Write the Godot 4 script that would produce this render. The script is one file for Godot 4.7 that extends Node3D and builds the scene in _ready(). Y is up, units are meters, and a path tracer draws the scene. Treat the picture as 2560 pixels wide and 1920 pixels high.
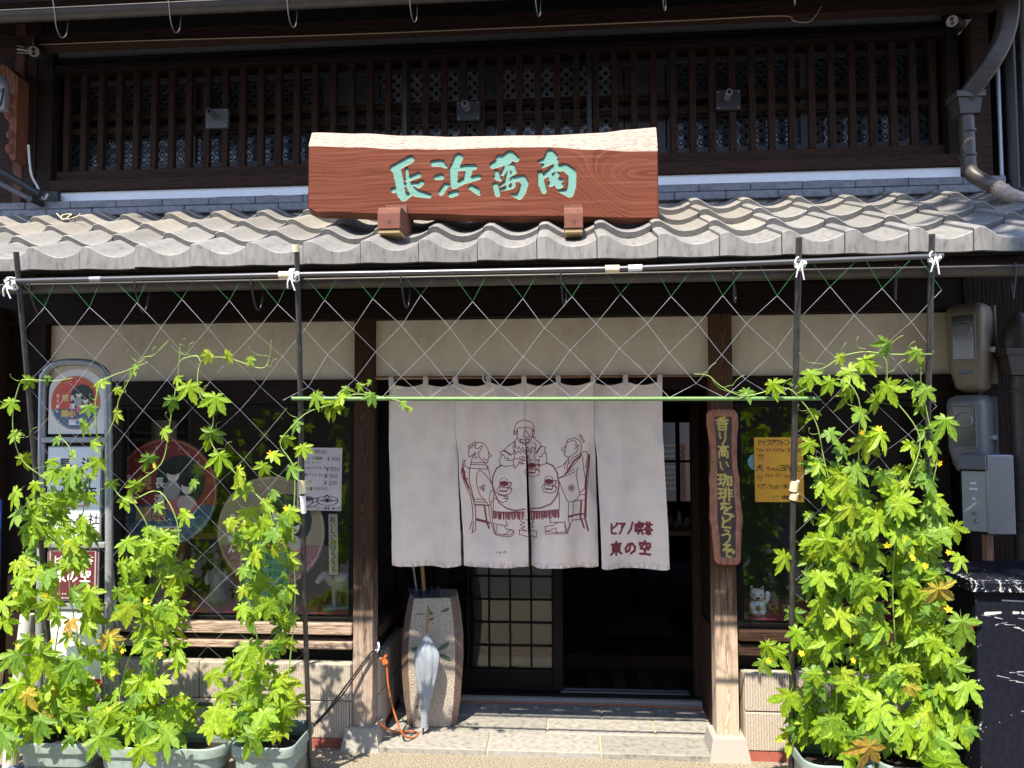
extends Node3D
# A timber shop front with a tiled pent roof, a carved signboard, a noren curtain and bitter melon vines on a net.

var M := {}
var used := {}
var rng := RandomNumberGenerator.new()

# ---------------------------------------------------------------- mesh building
class MB:
	var v := PackedVector3Array()
	var n := PackedVector3Array()
	var t := PackedVector2Array()
	var ix := PackedInt32Array()

	func tri(a: Vector3, b: Vector3, c: Vector3, out: Vector3, ua := Vector2(), ub := Vector2(), uc := Vector2()) -> void:
		var g := (b - a).cross(c - a)
		if g.length_squared() < 1e-16:
			return
		g = g.normalized()
		if g.dot(out) < 0:
			g = -g
			var s := b; b = c; c = s
			var q := ub; ub = uc; uc = q
		var k := v.size()
		v.append_array([a, c, b]); n.append_array([g, g, g]); t.append_array([ua, uc, ub]); ix.append_array([k, k + 1, k + 2])

	func quad(a: Vector3, b: Vector3, c: Vector3, d: Vector3, out: Vector3, u0 := Vector2(0, 1), u1 := Vector2(1, 0)) -> void:
		# a lower left, b lower right, c upper right, d upper left
		tri(a, b, c, out, Vector2(u0.x, u0.y), Vector2(u1.x, u0.y), Vector2(u1.x, u1.y))
		tri(a, c, d, out, Vector2(u0.x, u0.y), Vector2(u1.x, u1.y), Vector2(u0.x, u1.y))

	func box(c: Vector3, s: Vector3, bev := 0.0, xf := Transform3D()) -> void:
		var h := s * 0.5
		var e: float = minf(bev, minf(h.x, minf(h.y, h.z)) * 0.9)
		var axes := [Vector3.RIGHT, Vector3.UP, Vector3.BACK]
		for a in 3:
			for sg in [-1.0, 1.0]:
				var N: Vector3 = axes[a] * sg
				var U: Vector3 = axes[(a + 1) % 3]
				var W: Vector3 = axes[(a + 2) % 3]
				var hn := h[a]
				var hu := h[(a + 1) % 3] - e
				var hw := h[(a + 2) % 3] - e
				var q := [c + N * hn - U * hu - W * hw, c + N * hn + U * hu - W * hw, c + N * hn + U * hu + W * hw, c + N * hn - U * hu + W * hw]
				quad(xf * q[0], xf * q[1], xf * q[2], xf * q[3], xf.basis * N)
		if e <= 0.0:
			return
		for a in 3:
			var U: Vector3 = axes[(a + 1) % 3]
			var W: Vector3 = axes[(a + 2) % 3]
			var A: Vector3 = axes[a]
			var ha := h[a] - e
			for su in [-1.0, 1.0]:
				for sw in [-1.0, 1.0]:
					var p: Vector3 = c + U * su * h[(a + 1) % 3] + W * sw * (h[(a + 2) % 3] - e)
					var q: Vector3 = c + U * su * (h[(a + 1) % 3] - e) + W * sw * h[(a + 2) % 3]
					quad(xf * (p - A * ha), xf * (p + A * ha), xf * (q + A * ha), xf * (q - A * ha), xf.basis * (U * su + W * sw))
		for sx in [-1.0, 1.0]:
			for sy in [-1.0, 1.0]:
				for sz in [-1.0, 1.0]:
					var sg := Vector3(sx, sy, sz)
					tri(xf * (c + sg * Vector3(h.x, h.y - e, h.z - e)), xf * (c + sg * Vector3(h.x - e, h.y, h.z - e)), xf * (c + sg * Vector3(h.x - e, h.y - e, h.z)), xf.basis * sg)

	func grid(p: Array, out: Vector3, closed := false, u0 := Vector2(0, 0), u1 := Vector2(1, 1)) -> void:
		# p: rows of PackedVector3Array of one length; smooth
		var R := p.size()
		var C: int = p[0].size()
		var k := v.size()
		var nn := PackedVector3Array()
		nn.resize(R * C)
		for i in R - 1:
			for j in (C if closed else C - 1):
				var j2 := (j + 1) % C
				var a: Vector3 = p[i][j]; var b: Vector3 = p[i][j2]; var c: Vector3 = p[i + 1][j2]; var d: Vector3 = p[i + 1][j]
				var g := (c - a).cross(d - b)
				nn[i * C + j] += g; nn[i * C + j2] += g; nn[(i + 1) * C + j2] += g; nn[(i + 1) * C + j] += g
		var sgn := 1.0
		if out != Vector3.ZERO:
			var s := Vector3.ZERO
			for q in nn:
				s += q
			if s.dot(out) < 0:
				sgn = -1.0
		else:  # outward from the middle of each row
			var s := 0.0
			for i in R:
				var m := Vector3.ZERO
				for j in C:
					m += p[i][j]
				m /= C
				for j in C:
					s += nn[i * C + j].dot(p[i][j] - m)
			if s < 0:
				sgn = -1.0
		for i in R:
			for j in C:
				v.append(p[i][j])
				n.append((nn[i * C + j] * sgn).normalized() if nn[i * C + j].length_squared() > 1e-20 else Vector3.UP)
				t.append(Vector2(lerpf(u0.x, u1.x, float(j) / maxf(1, C - 1)), lerpf(u0.y, u1.y, float(i) / maxf(1, R - 1))))
		for i in R - 1:
			for j in (C if closed else C - 1):
				var a := k + i * C + j; var b := k + i * C + (j + 1) % C; var c := k + (i + 1) * C + (j + 1) % C; var d := k + (i + 1) * C + j
				if sgn > 0:
					ix.append_array([a, c, b, a, d, c])
				else:
					ix.append_array([a, b, c, a, c, d])

	func tube(pts: Array, r: Variant, seg := 8, caps := true) -> void:
		var rows := []
		var N := pts.size()
		var up := Vector3.ZERO
		for i in N:
			var d: Vector3 = (pts[mini(i + 1, N - 1)] - pts[maxi(i - 1, 0)]).normalized()
			if i == 0:
				up = d.cross(Vector3.RIGHT if absf(d.x) < 0.8 else Vector3.UP).normalized()
			else:
				up = (up - d * up.dot(d)).normalized()
			var sd := d.cross(up)
			var rr: float = r[i] if r is Array else r
			var row := PackedVector3Array()
			for j in seg:
				var a := TAU * j / seg
				row.append(pts[i] + (up * cos(a) + sd * sin(a)) * rr)
			rows.append(row)
		grid(rows, Vector3.ZERO, true)
		if caps:
			for e in [0, N - 1]:
				var d: Vector3 = (pts[0] - pts[1]) if e == 0 else (pts[N - 1] - pts[N - 2])
				for j in seg:
					tri(pts[e], rows[e][j], rows[e][(j + 1) % seg], d)

	func lathe(prof: Array, c := Vector3.ZERO, seg := 20, xf := Transform3D()) -> void:
		# prof: Vector2(radius, height)
		var rows := []
		for q in prof:
			var row := PackedVector3Array()
			for j in seg:
				var a := TAU * j / seg
				row.append(xf * (c + Vector3(cos(a) * q.x, q.y, sin(a) * q.x)))
			rows.append(row)
		grid(rows, Vector3.ZERO, true)

	func extrude(poly: PackedVector2Array, z0: float, z1: float, xf := Transform3D(), uvbox := Rect2(0, 0, 1, 1)) -> void:
		var tr := Geometry2D.triangulate_polygon(poly)
		for z in [z0, z1]:
			var o: Vector3 = xf.basis * Vector3(0, 0, 1 if (z == maxf(z0, z1)) else -1)
			for i in range(0, tr.size(), 3):
				var q := []
				var w := []
				for m in 3:
					var p: Vector2 = poly[tr[i + m]]
					q.append(xf * Vector3(p.x, p.y, z))
					w.append(Vector2((p.x - uvbox.position.x) / uvbox.size.x, 1.0 - (p.y - uvbox.position.y) / uvbox.size.y))
				tri(q[0], q[1], q[2], o, w[0], w[1], w[2])
		var area := 0.0
		for i in poly.size():
			area += poly[i].cross(poly[(i + 1) % poly.size()])
		for i in poly.size():
			var a := poly[i]; var b := poly[(i + 1) % poly.size()]
			var d := (b - a).orthogonal() * (-1.0 if area > 0 else 1.0)
			var o := xf.basis * Vector3(-d.x, -d.y, 0) * -1.0
			if area > 0:
				o = xf.basis * Vector3((b - a).y, -(b - a).x, 0)
			else:
				o = xf.basis * Vector3(-(b - a).y, (b - a).x, 0)
			quad(xf * Vector3(a.x, a.y, z0), xf * Vector3(b.x, b.y, z0), xf * Vector3(b.x, b.y, z1), xf * Vector3(a.x, a.y, z1), o)

	func ball(c: Vector3, r: Vector3, seg := 12, ring := 8, xf := Transform3D()) -> void:
		var rows := []
		for i in ring + 1:
			var ph := PI * (0.001 + 0.998 * i / ring)
			var row := PackedVector3Array()
			for j in seg:
				var a := TAU * j / seg
				row.append(xf * (c + Vector3(cos(a) * sin(ph), cos(ph), sin(a) * sin(ph)) * r))
			rows.append(row)
		grid(rows, Vector3.ZERO, true)

	func mesh() -> ArrayMesh:
		var arr := []
		arr.resize(Mesh.ARRAY_MAX)
		arr[Mesh.ARRAY_VERTEX] = v; arr[Mesh.ARRAY_NORMAL] = n; arr[Mesh.ARRAY_TEX_UV] = t; arr[Mesh.ARRAY_INDEX] = ix
		var m := ArrayMesh.new()
		m.add_surface_from_arrays(Mesh.PRIMITIVE_TRIANGLES, arr)
		return m

# ---------------------------------------------------------------- naming
func numbered(s: String) -> String:
	var k: int = used.get(s, 0)
	used[s] = k + 1
	return s if k == 0 else "%s_%03d" % [s, k]

func tag(o: Node, label: String, category: String, group := "") -> Node:
	o.set_meta("label", label)
	o.set_meta("category", category)
	if group:
		o.set_meta("group", group)
	return o

func thing(called: String, label: String, category: String, at := Vector3.ZERO, group := "") -> Node3D:
	var o := Node3D.new()
	o.name = numbered(called)
	add_child(o)
	o.position = at
	tag(o, label, category, group)
	return o

func part(called: String, shape, m: Material, parent: Node = null, at := Vector3.ZERO, basis := Basis()) -> MeshInstance3D:
	var o := MeshInstance3D.new()
	o.mesh = shape.mesh() if shape is MB else shape
	o.material_override = m
	var p: Node = parent if parent else self
	if p == self:
		o.name = numbered(called)
	else:
		var key := "n_" + called
		var k: int = p.get_meta(key, 0) if p.has_meta(key) else 0
		p.set_meta(key, k + 1)
		o.name = called if k == 0 else "%s_%03d" % [called, k]
	p.add_child(o, true)
	o.position = at
	o.basis = basis
	return o

func struct(called: String, shape, m: Material) -> MeshInstance3D:
	var o := part(called, shape, m)
	o.set_meta("kind", "structure")
	return o

func bx(called: String, x0: float, x1: float, y0: float, y1: float, z0: float, z1: float, m: Material, parent: Node = null, bev := 0.003) -> MeshInstance3D:
	var b := MB.new()
	b.box(Vector3((x0 + x1) / 2, (y0 + y1) / 2, (z0 + z1) / 2), Vector3(absf(x1 - x0), absf(y1 - y0), absf(z1 - z0)), bev)
	return part(called, b, m, parent)

func tb(called: String, pts: Array, r, m: Material, parent: Node = null, seg := 8) -> MeshInstance3D:
	var b := MB.new()
	b.tube(pts, r, seg)
	return part(called, b, m, parent)

func nums(s: String) -> Array:
	var o := []
	for a in s.split(";", false):
		var q := []
		for k in a.strip_edges().split(",", false):
			q.append(float(k))
		if q.size():
			o.append(q)
	return o

func smooth(p: Array, per := 5) -> Array:
	if p.size() < 3:
		return p
	var c := Curve3D.new()
	for i in p.size():
		var d: Vector3 = (p[mini(i + 1, p.size() - 1)] - p[maxi(i - 1, 0)]) / 6.0
		c.add_point(p[i], -d, d)
	var o := []
	for i in p.size() - 1:
		for k in per:
			o.append(c.sample(i, float(k) / per))
	o.append(p[-1])
	return o

# ---------------------------------------------------------------- materials
func lin(r: float, g: float, b: float) -> Color:
	return Color(r, g, b).linear_to_srgb()

func mat(c: Color, rough := 0.8, metal := 0.0) -> StandardMaterial3D:
	var m := StandardMaterial3D.new()
	m.albedo_color = c
	m.roughness = rough
	m.metallic = metal
	m.cull_mode = BaseMaterial3D.CULL_DISABLED
	return m

func noise_tex(freq: float, oct: int, cols: Array, sd := 1, size := 512, type := FastNoiseLite.TYPE_SIMPLEX_SMOOTH) -> NoiseTexture2D:
	var f := FastNoiseLite.new()
	f.noise_type = type
	f.frequency = freq
	f.fractal_octaves = oct
	f.seed = sd
	var tx := NoiseTexture2D.new()
	tx.width = size
	tx.height = size
	tx.seamless = true
	tx.noise = f
	if cols.size():
		var g := Gradient.new()
		var off := PackedFloat32Array()
		var cc := PackedColorArray()
		for i in cols.size():
			off.append(float(i) / (cols.size() - 1))
			cc.append(cols[i])
		g.offsets = off
		g.colors = cc
		tx.color_ramp = g
	return tx

func noisy(cols: Array, freq: float, oct: int, scale: Vector3, rough := 0.8, bump := 0.0, sd := 1, bfreq := 0.0) -> StandardMaterial3D:
	var m := mat(Color.WHITE, rough)
	m.albedo_texture = noise_tex(freq, oct, cols, sd)
	m.uv1_triplanar = true
	m.uv1_world_triplanar = true
	m.uv1_scale = scale
	if bump > 0:
		m.heightmap_enabled = true
		var bf := bfreq if bfreq > 0 else freq
		bf = 0.02 if bf < 0.03 else 0.06 if bf < 0.09 else 0.13
		if not M.has("bump%f" % bf):
			M["bump%f" % bf] = noise_tex(bf, 4, [], 7)
		m.heightmap_texture = M["bump%f" % bf]
		m.heightmap_scale = bump
	return m

func textured(tx: Texture2D, rough := 0.8) -> StandardMaterial3D:
	var m := mat(Color.WHITE, rough)
	m.albedo_texture = tx
	return m

func glass(tint: Color, a := 0.06) -> StandardMaterial3D:
	var m := mat(Color(tint.r, tint.g, tint.b, a), 0.02)
	m.transparency = BaseMaterial3D.TRANSPARENCY_ALPHA
	return m

func wood(dark: Color, light: Color, dir: String, rough := 0.75, bump := 0.25, sd := 3) -> StandardMaterial3D:
	var s := Vector3(0.5, 7, 7) if dir == "h" else Vector3(7, 0.5, 7) if dir == "v" else Vector3(7, 7, 0.5)
	var m := noisy([dark, dark.lerp(light, 0.35), light, dark.lerp(light, 0.55), light], 0.022, 5, s, rough, bump, sd)
	m.metallic_specular = 0.28
	return m

# ---------------------------------------------------------------- drawing on images
class Cv:
	var im: Image
	var w: int
	var h: int
	var s := 1.0
	var kx := 1.0
	var o := Vector2()

	func _init(W: int, H: int, c: Color) -> void:
		w = W; h = H
		im = Image.create(W, H, false, Image.FORMAT_RGBA8)
		im.fill(c)

	func put(x: int, y: int, c: Color, a: float) -> void:
		if a <= 0.0:
			return
		im.set_pixel(x, y, im.get_pixel(x, y).lerp(c, minf(a, 1.0)))

	func seg(a: Vector2, b: Vector2, ra: float, rb: float, c: Color) -> void:
		var m := maxf(ra, rb) + 1.0
		var x0 := maxi(0, int(minf(a.x, b.x) - m)); var x1 := mini(w - 1, int(maxf(a.x, b.x) + m))
		var y0 := maxi(0, int(minf(a.y, b.y) - m)); var y1 := mini(h - 1, int(maxf(a.y, b.y) + m))
		var d := b - a
		var L := maxf(d.length_squared(), 1e-6)
		for y in range(y0, y1 + 1):
			for x in range(x0, x1 + 1):
				var p := Vector2(x + 0.5, y + 0.5) - a
				var k := clampf(p.dot(d) / L, 0, 1)
				var al := lerpf(ra, rb, k) + 0.5 - (p - d * k).length()
				if al > 0.0:
					im.set_pixel(x, y, im.get_pixel(x, y).lerp(c, minf(al, 1.0)))

	func line(str_: String, r: float, c: Color) -> void:
		# "x,y x,y;x,y x,y": strokes in local units
		for st in str_.split(";", false):
			var last := Vector2.INF
			for q in st.strip_edges().split(" ", false):
				var z := q.split(",")
				var p := Vector2(float(z[0]) * kx, float(z[1])) * s + o
				if last != Vector2.INF:
					seg(last, p, r, r, c)
				last = p

	func brush(str_: String, c: Color) -> void:
		# "x,y,r x,y,r": strokes of changing width
		for st in str_.split(";", false):
			var last := Vector3.INF
			for q in st.strip_edges().split(" ", false):
				var z := q.split(",")
				var p := Vector3(float(z[0]) * s + o.x, float(z[1]) * s + o.y, float(z[2]) * s * 1.30)
				if last != Vector3.INF:
					seg(Vector2(last.x, last.y), Vector2(p.x, p.y), last.z, p.z, c)
				last = p

	func fill(str_: String, c: Color) -> void:
		var P := PackedVector2Array()
		for q in str_.split(" ", false):
			var z := q.split(",")
			P.append(Vector2(float(z[0]), float(z[1])) * s + o)
		var lo := P[0]; var hi := P[0]
		for p in P:
			lo = lo.min(p); hi = hi.max(p)
		for y in range(maxi(0, int(lo.y)), mini(h - 1, int(hi.y)) + 1):
			for x in range(maxi(0, int(lo.x)), mini(w - 1, int(hi.x)) + 1):
				if Geometry2D.is_point_in_polygon(Vector2(x + 0.5, y + 0.5), P):
					im.set_pixel(x, y, c)

	func oval(cx: float, cy: float, rx: float, ry: float, c: Color, ring := 0.0) -> void:
		var C := Vector2(cx, cy) * s + o
		var R := Vector2(rx, ry) * s
		for y in range(maxi(0, int(C.y - R.y - 2)), mini(h - 1, int(C.y + R.y + 2)) + 1):
			for x in range(maxi(0, int(C.x - R.x - 2)), mini(w - 1, int(C.x + R.x + 2)) + 1):
				var d := ((Vector2(x + 0.5, y + 0.5) - C) / R).length()
				var m := minf(R.x, R.y)
				var al := (1.0 - d) * m + 0.5
				if ring > 0:
					al = minf(al, ring - (1.0 - d) * m + 0.5)
				put(x, y, c, al)

	func rect(x0: float, y0: float, x1: float, y1: float, c: Color) -> void:
		var a := Vector2(x0, y0) * s + o; var b := Vector2(x1, y1) * s + o
		im.fill_rect(Rect2i(int(a.x), int(a.y), int(b.x - a.x), int(b.y - a.y)), c)

	func tex() -> ImageTexture:
		return ImageTexture.create_from_image(im)

var GL := {}

func write(cv: Cv, txt: String, x: float, y: float, size: float, c: Color, weight := 0.09, down := false, adv := 1.0, narrow := 1.0) -> void:
	# glyphs of 20 units; x, y is the upper left corner in pixels
	var keep_s := cv.s; var keep_o := cv.o
	cv.kx = narrow
	for ch in txt:
		if GL.has(ch):
			cv.s = size / 20.0
			cv.o = Vector2(x, y)
			cv.line(GL[ch], size * weight * 0.5, c)
		var k := size * adv
		if ch.unicode_at(0) < 128:
			k *= 0.62
		if down:
			y += size * adv
		else:
			x += k
	cv.s = keep_s; cv.o = keep_o; cv.kx = 1.0

func glyphs() -> void:
	for row in """長|5,2 5,11;5,2 15,2;5,5 14,5;5,8 14,8;2,11 18,11;5,11 5,18 9,16;10,11 13,15 18,18;16,12 12,15
浜|3,3 5,5;2,8 4,10;2,18 5,12;15,2 9,4;9,4 9,13;9,8 17,8;14,8 14,13;6,13 19,13;10,14 7,18;14,14 18,18
萬|2,4 18,4;7,1 7,7;13,1 13,7;5,7 15,7 15,12 5,12 5,7;5,9.5 15,9.5;10,7 10,17;3,13.5 3,19;3,13.5 17,13.5 17,19 15,18;6,17 14,16.5;12,15 14,18
商|10,1 10,3;2,4 18,4;7,5 8,7;13,5 12,7;3,8 3,19;3,8 17,8 17,19 15,18;8,9 6,12;12,9 14,12;7,13 13,13 13,17 7,17 7,13
株|2,5 9,5;5.5,1 5.5,19;5.5,7 2,14;6,8 9,11;11,3 10,7;10,5.5 18,5.5;9,10 19,10;14,1 14,19;14,10 9,17;14,10 19,17
式|2,6 18,6;13,2 14,12 18,18 19,15;3,11 11,11;7,11 7,17;2,18 12,16;16,2 17,4
会|10,1 2,9;10,1 18,9;7,8 13,8;4,12 16,12;9,12 6,18 14,17;13,15 16,19
社|5,1 6,3;2,5 9,5 3,12;5.5,9 5.5,19;6,10 9,13;11,8 19,8;15,2 15,18;10,18 20,18
香|14,1 6,3;2,5 18,5;10,3 10,10;9,6 3,10;11,6 17,10;5,11 15,11 15,19 5,19 5,11;5,15 15,15
り|6,3 6,10 7,11;14,2 14,11 12,16 9,19
高|10,0 10,3;2,3 18,3;6,5 14,5 14,8 6,8 6,5;3,19 3,10 17,10 17,19 15,18;7,13 13,13 13,16 7,16 7,13
い|4,5 5,13 8,16;14,5 17,11
珈|1,3 8,3;1,9 8,9;1,16 8,14;4.5,3 4.5,15;9,5 14,5 14,12 13,17;11,2 11,9 8,18;15,6 19,6 19,17 15,17 15,6
琲|1,3 7,3;1,9 7,9;1,16 7,14;4,3 4,15;11,2 11,12 8,18;15,2 15,19;8,5 11,5;8,9 11,9;8,13 11,13;15,5 19,5;15,9 19,9;15,13 19,13
を|4,4 15,4;9,1 4,11 10,8 12,13;17,8 9,13 8,17 16,18
ど|6,3 7,9;15,5 6,11 5,16 15,17;15,1 16,3;18,0 19,2
う|8,1 13,3;4,8 12,6 15,9 13,15 8,19
ぞ|5,2 14,2 4,9 17,8 9,12 9,17 15,18;17,11 18,13;20,10 20,12
そ|5,2 14,2 4,9 17,8 9,12 9,17 15,18
ピ|5,3 5,15 7,17 16,17;15,6 5,10;18,2 19,3 18,4 17,3 18,2
ア|3,3 17,3 11,9;10,6 9,13 4,18
ノ|15,2 11,12 4,18
喫|1,5 6,5 6,15 1,15 1,5;8,3 13,3;8,6 13,6;7,9 13,8;10.5,1 10.5,9;14,3 19,3 19,7 17,9;16,3 14,9;7,13 19,13;13,10 13,13 7,19;13,13 19,19
茶|2,4 18,4;7,1 7,6;13,1 13,6;10,6 2,12;10,6 18,12;5,13 15,13;10,10 10,19;8,14 5,18;12,14 15,18
東|3,4 17,4;5,7 15,7 15,13 5,13 5,7;5,10 15,10;10,1 10,19;9,13 2,18;11,13 18,18
の|11,4 8,14 4,16 3,11 7,5 13,4 17,9 16,14 11,18
空|10,0 10,2;3,6 3,3 17,3 17,6;8,5 4,10;12,5 12,8 17,8;5,11 15,11;10,11 10,18;3,18 17,18
テ|5,3 15,3;2,8 18,8;11,8 9,15 5,18
ィ|14,8 6,14;11,11 11,19
イ|15,2 3,11;10,7 10,19
ク|9,2 3,9;8,5 16,5 13,13 6,19
ウ|10,1 10,5;4,10 4,5 16,5 14,13 8,19
ト|7,2 7,19;7,8 15,12
コ|4,4 16,4 16,16;4,16 17,16
ー|2,10 18,10
ヒ|5,3 5,15 7,17 16,17;15,6 5,10
犬|2,7 18,7;10,2 9,10 3,18;10,8 18,18;14,2 16,4
ち|3,5 16,4;9,1 6,11 13,9 16,13 13,17 7,18
ゃ|4,11 13,8 17,11 12,14;6,7 9,19;11,6 12,8
ん|10,2 3,18 8,11 11,12 12,17 17,13
店|10,1 10,3;3,3 18,3;3,3 3,11 1,19;11,5 11,11;11,8 17,8;7,12 16,12 16,18 7,18 7,12
内|3,5 3,19;3,5 17,5 17,19 15,18;10,1 10,8 5,14;10,9 15,13
自|10,1 8,4;4,4 16,4 16,19 4,19 4,4;4,9 16,9;4,14 16,14
由|4,6 16,6 16,18 4,18 4,6;10,1 10,18;4,12 16,12
に|4,3 3,10 5,18;9,6 16,5;9,14 11,17 17,17
弾|2,3 8,3 8,8 2,8 2,13 8,13 7,19;11,1 12,3;14,1 15,3;18,1 17,3;10,4 18,4 18,11 10,11 10,4;10,7.5 18,7.5;14,4 14,19;9,14 20,14
け|4,3 3,10 4,17;8,7 18,6;14,2 14,12 11,18
ま|4,5 16,5;4,9 16,9;10,1 10,16 6,18 4,16 8,14 16,18
す|2,5 18,5;11,1 11,13 8,14 7,11 10,9 12,12 9,19
お|2,6 11,5;6,2 6,17 3,15 9,10 15,11 16,15 12,18;14,4 17,7
し|6,2 6,14 9,18 16,14
菓|2,3 18,3;7,1 7,5;13,1 13,5;5,6 15,6 15,12 5,12 5,6;5,9 15,9;10,6 10,19;2,14 18,14;9,14 3,19;11,14 17,19
子|4,3 15,3 10,7;10,7 10,18 7,17;2,10 18,10
付|7,1 2,9;5,6 5,19;8,6 19,6;15,1 15,18 12,17;10,10 12,13
で|3,4 16,3 9,9 9,15 14,18;14,8 15,10;17,7 18,9
焼|2,5 3,9;8,4 6,8;5,1 5,11 1,18;5,12 8,16;9,3 19,3;14,1 14,5;9,7 19,7;11,5 11,9;17,5 17,9;8,11 19,11;12,11 11,15 8,19;15,11 15,18 19,18 19,16
鯖|4,1 1,5;3,3 8,3 6,6;1,6 9,6 9,13 1,13 1,6;5,6 5,13;1,9.5 9,9.5;1,15 1,18;4,15 4,18;7,15 7,18;9,15 10,18;11,3 20,3;12,5.5 19,5.5;10,8 20,8;15,1 15,8;12,10 12,19;12,10 19,10 19,19 17,18;12,13 19,13;12,16 19,16
め|5,4 9,16;13,2 10,12 5,17 3,12 8,7 14,7 17,11 15,16 11,19
つ|2,7 11,4 17,8 14,14 7,17
る|5,2 14,2 4,12 11,8 16,12 12,18 8,17 9,14 13,17
濱|2,3 4,5;1,8 3,10;1,18 4,12;12,0 12,2;6,5 6,3 19,3 19,5;8,5 17,5;8,8 17,8;12,5 12,10;8,10 17,10 17,16 8,16 8,10;8,13 17,13;10,16 7,19;14,16 18,19
火|10,1 10,8 3,18;10,8 18,18;4,6 6,10;16,5 13,9
気|6,1 2,6;5,3 17,3;5,6 15,6;3,9 15,9 16,17 19,18 19,15;5,11 11,18;11,11 5,18
厳|4,1 5,3;10,0 10,3;16,1 14,3;3,4 19,4;3,4 3,11 1,19;5,7 10,7;5,7 5,18;10,7 10,19;5,10 10,10;5,13 10,13;4,17 11,16;14,6 12,10;13,8 19,8;17,8 12,19;14,11 19,19
禁|2,4 9,4;5.5,1 5.5,9;5,5 2,8;6,5 9,8;11,4 18,4;14.5,1 14.5,9;14,5 11,8;15,5 18,8;6,10 14,10;3,13 17,13;10,13 10,19;6,15 3,18;14,15 17,18
ブ|3,4 15,4 13,12 6,18;16,0 17,2;19,0 20,2
レ|6,2 6,17 17,9
ン|3,4 7,7;3,17 11,14 17,6
ド|7,2 7,19;7,8 15,12;13,3 14,5;16,2 17,4
ス|4,4 15,4 11,11 3,18;11,11 17,18
ホ|3,6 17,6;10,2 10,19;6,10 3,15;14,10 17,15
ッ|4,9 5,12;9,8 10,11;16,8 14,14 8,18
オ|3,6 17,6;12,2 12,18 9,17;11,7 3,15
ュ|5,10 13,10 12,17;2,17 17,17
ミ|5,3 14,5;5,9 13,11;4,14 15,18
ル|6,3 6,11 2,17;11,2 11,16 18,10
紅|6,1 3,5 7,6 2,12;2,12 9,11;5,12 5,19;3,14 2,18;8,14 9,17;11,4 19,4;15,4 15,17;10,17 20,17
タ|9,2 3,9;8,5 16,5 13,13 5,19;7,9 13,12
!|5,2 5,13;5,17 5,18
¥|1,2 6,10;11,2 6,10;6,10 6,19;2,12 10,12;2,15 10,15
(|7,1 4,6 4,14 7,19
)|3,1 6,6 6,14 3,19
0|6,3 2,7 2,14 6,18 10,14 10,7 6,3
2|2,6 5,3 9,4 10,8 2,18 11,18
5|10,3 3,3 2,10 8,9 10,13 8,17 2,18
M|1,18 2,3 6,12 10,3 11,18
E|10,3 2,3 2,18 10,18;2,10 9,10
N|2,18 2,3 10,18 10,3
U|2,3 2,15 6,18 10,15 10,3
u|2,9 2,16 5,18 9,15;9,9 9,18
T|1,3 11,3;6,3 6,18
a|9,9 4,8 2,13 4,18 9,14;9,8 9,18
k|3,3 3,18;9,8 3,13 10,18
K|2,3 2,18;10,3 2,11 10,18
e|2,13 9,13 8,9 4,8 2,13 4,18 9,17
O|6,3 2,7 2,14 6,18 10,14 10,7 6,3
t|6,3 6,16 9,18;2,8 10,8
C|10,5 6,3 2,8 2,14 6,18 10,16
o|6,8 2,12 3,17 6,18 9,16 9,11 6,8
f|9,3 6,4 5,18;2,9 9,9
D|2,3 2,18 8,17 11,11 8,4 2,3
カ|3,6 16,6 15,18 12,16;10,1 9,10 4,19
フ|3,4 16,4 13,12 6,18
ェ|6,9 15,9;10,9 10,18;4,18 17,18
て|3,4 16,3 9,9 9,15 14,18
g|9,9 4,8 2,12 5,16 9,13;9,8 9,19 4,20""".split("\n"):
		var k := row.split("|")
		GL[k[0]] = k[1]

# ---------------------------------------------------------------- the scene
const SUN := Vector3(-0.27, 1.62, 1.0)
const GROUND := 0.035
const ROOF_X0 := -3.32
const PITCH := 0.2465

func _ready() -> void:
	var cam := Camera3D.new()
	cam.name = "camera"
	cam.position = Vector3(0, 1.8, 4.0)
	cam.rotation = Vector3(deg_to_rad(2.72), deg_to_rad(4.21), deg_to_rad(-0.275))
	cam.fov = 54.85
	cam.near = 0.05
	cam.far = 400.0
	add_child(cam)
	var env := Environment.new()
	var sky := Sky.new()
	var sm := ProceduralSkyMaterial.new()
	sm.sky_top_color = Color(0.54, 0.63, 0.80)
	sm.sky_horizon_color = Color(0.88, 0.88, 0.88)
	sm.sky_curve = 0.12
	sm.ground_bottom_color = Color(0.35, 0.33, 0.3)
	sm.ground_horizon_color = Color(0.6, 0.6, 0.58)
	sm.sun_angle_max = 2.0
	sm.sky_energy_multiplier = 1.0
	sky.sky_material = sm
	env.background_mode = Environment.BG_SKY
	env.sky = sky
	env.background_energy_multiplier = 1.6
	env.tonemap_mode = Environment.TONE_MAPPER_LINEAR
	env.tonemap_exposure = 2.55
	env.sdfgi_enabled = true
	env.ssao_enabled = true
	env.ssil_enabled = true
	var we := WorldEnvironment.new()
	we.name = "sky"
	we.environment = env
	add_child(we)
	var sun := DirectionalLight3D.new()
	sun.name = "sun"
	sun.light_energy = 1.6
	sun.light_color = Color(1.0, 0.95, 0.87)
	sun.light_angular_distance = 0.5
	sun.shadow_enabled = true
	add_child(sun)
	sun.look_at_from_position(SUN * 10.0, Vector3.ZERO, Vector3.UP)

	rng.seed = 4711
	glyphs()
	materials()
	setting()
	var shop := thing("shop_building", "dark timber two-storey shop house with grey tiled pent roof over its entrance", "building")
	shop_frame(shop)
	upper_storey(shop)
	pent_roof(shop)
	show_windows(shop)
	entrance(shop)
	neighbours()
	signboard()
	noren()
	plaque()
	window_things()
	stand_sign()
	right_side()
	small_fixtures()
	entrance_things()
	trellis()
	planters()
	vines()

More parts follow.
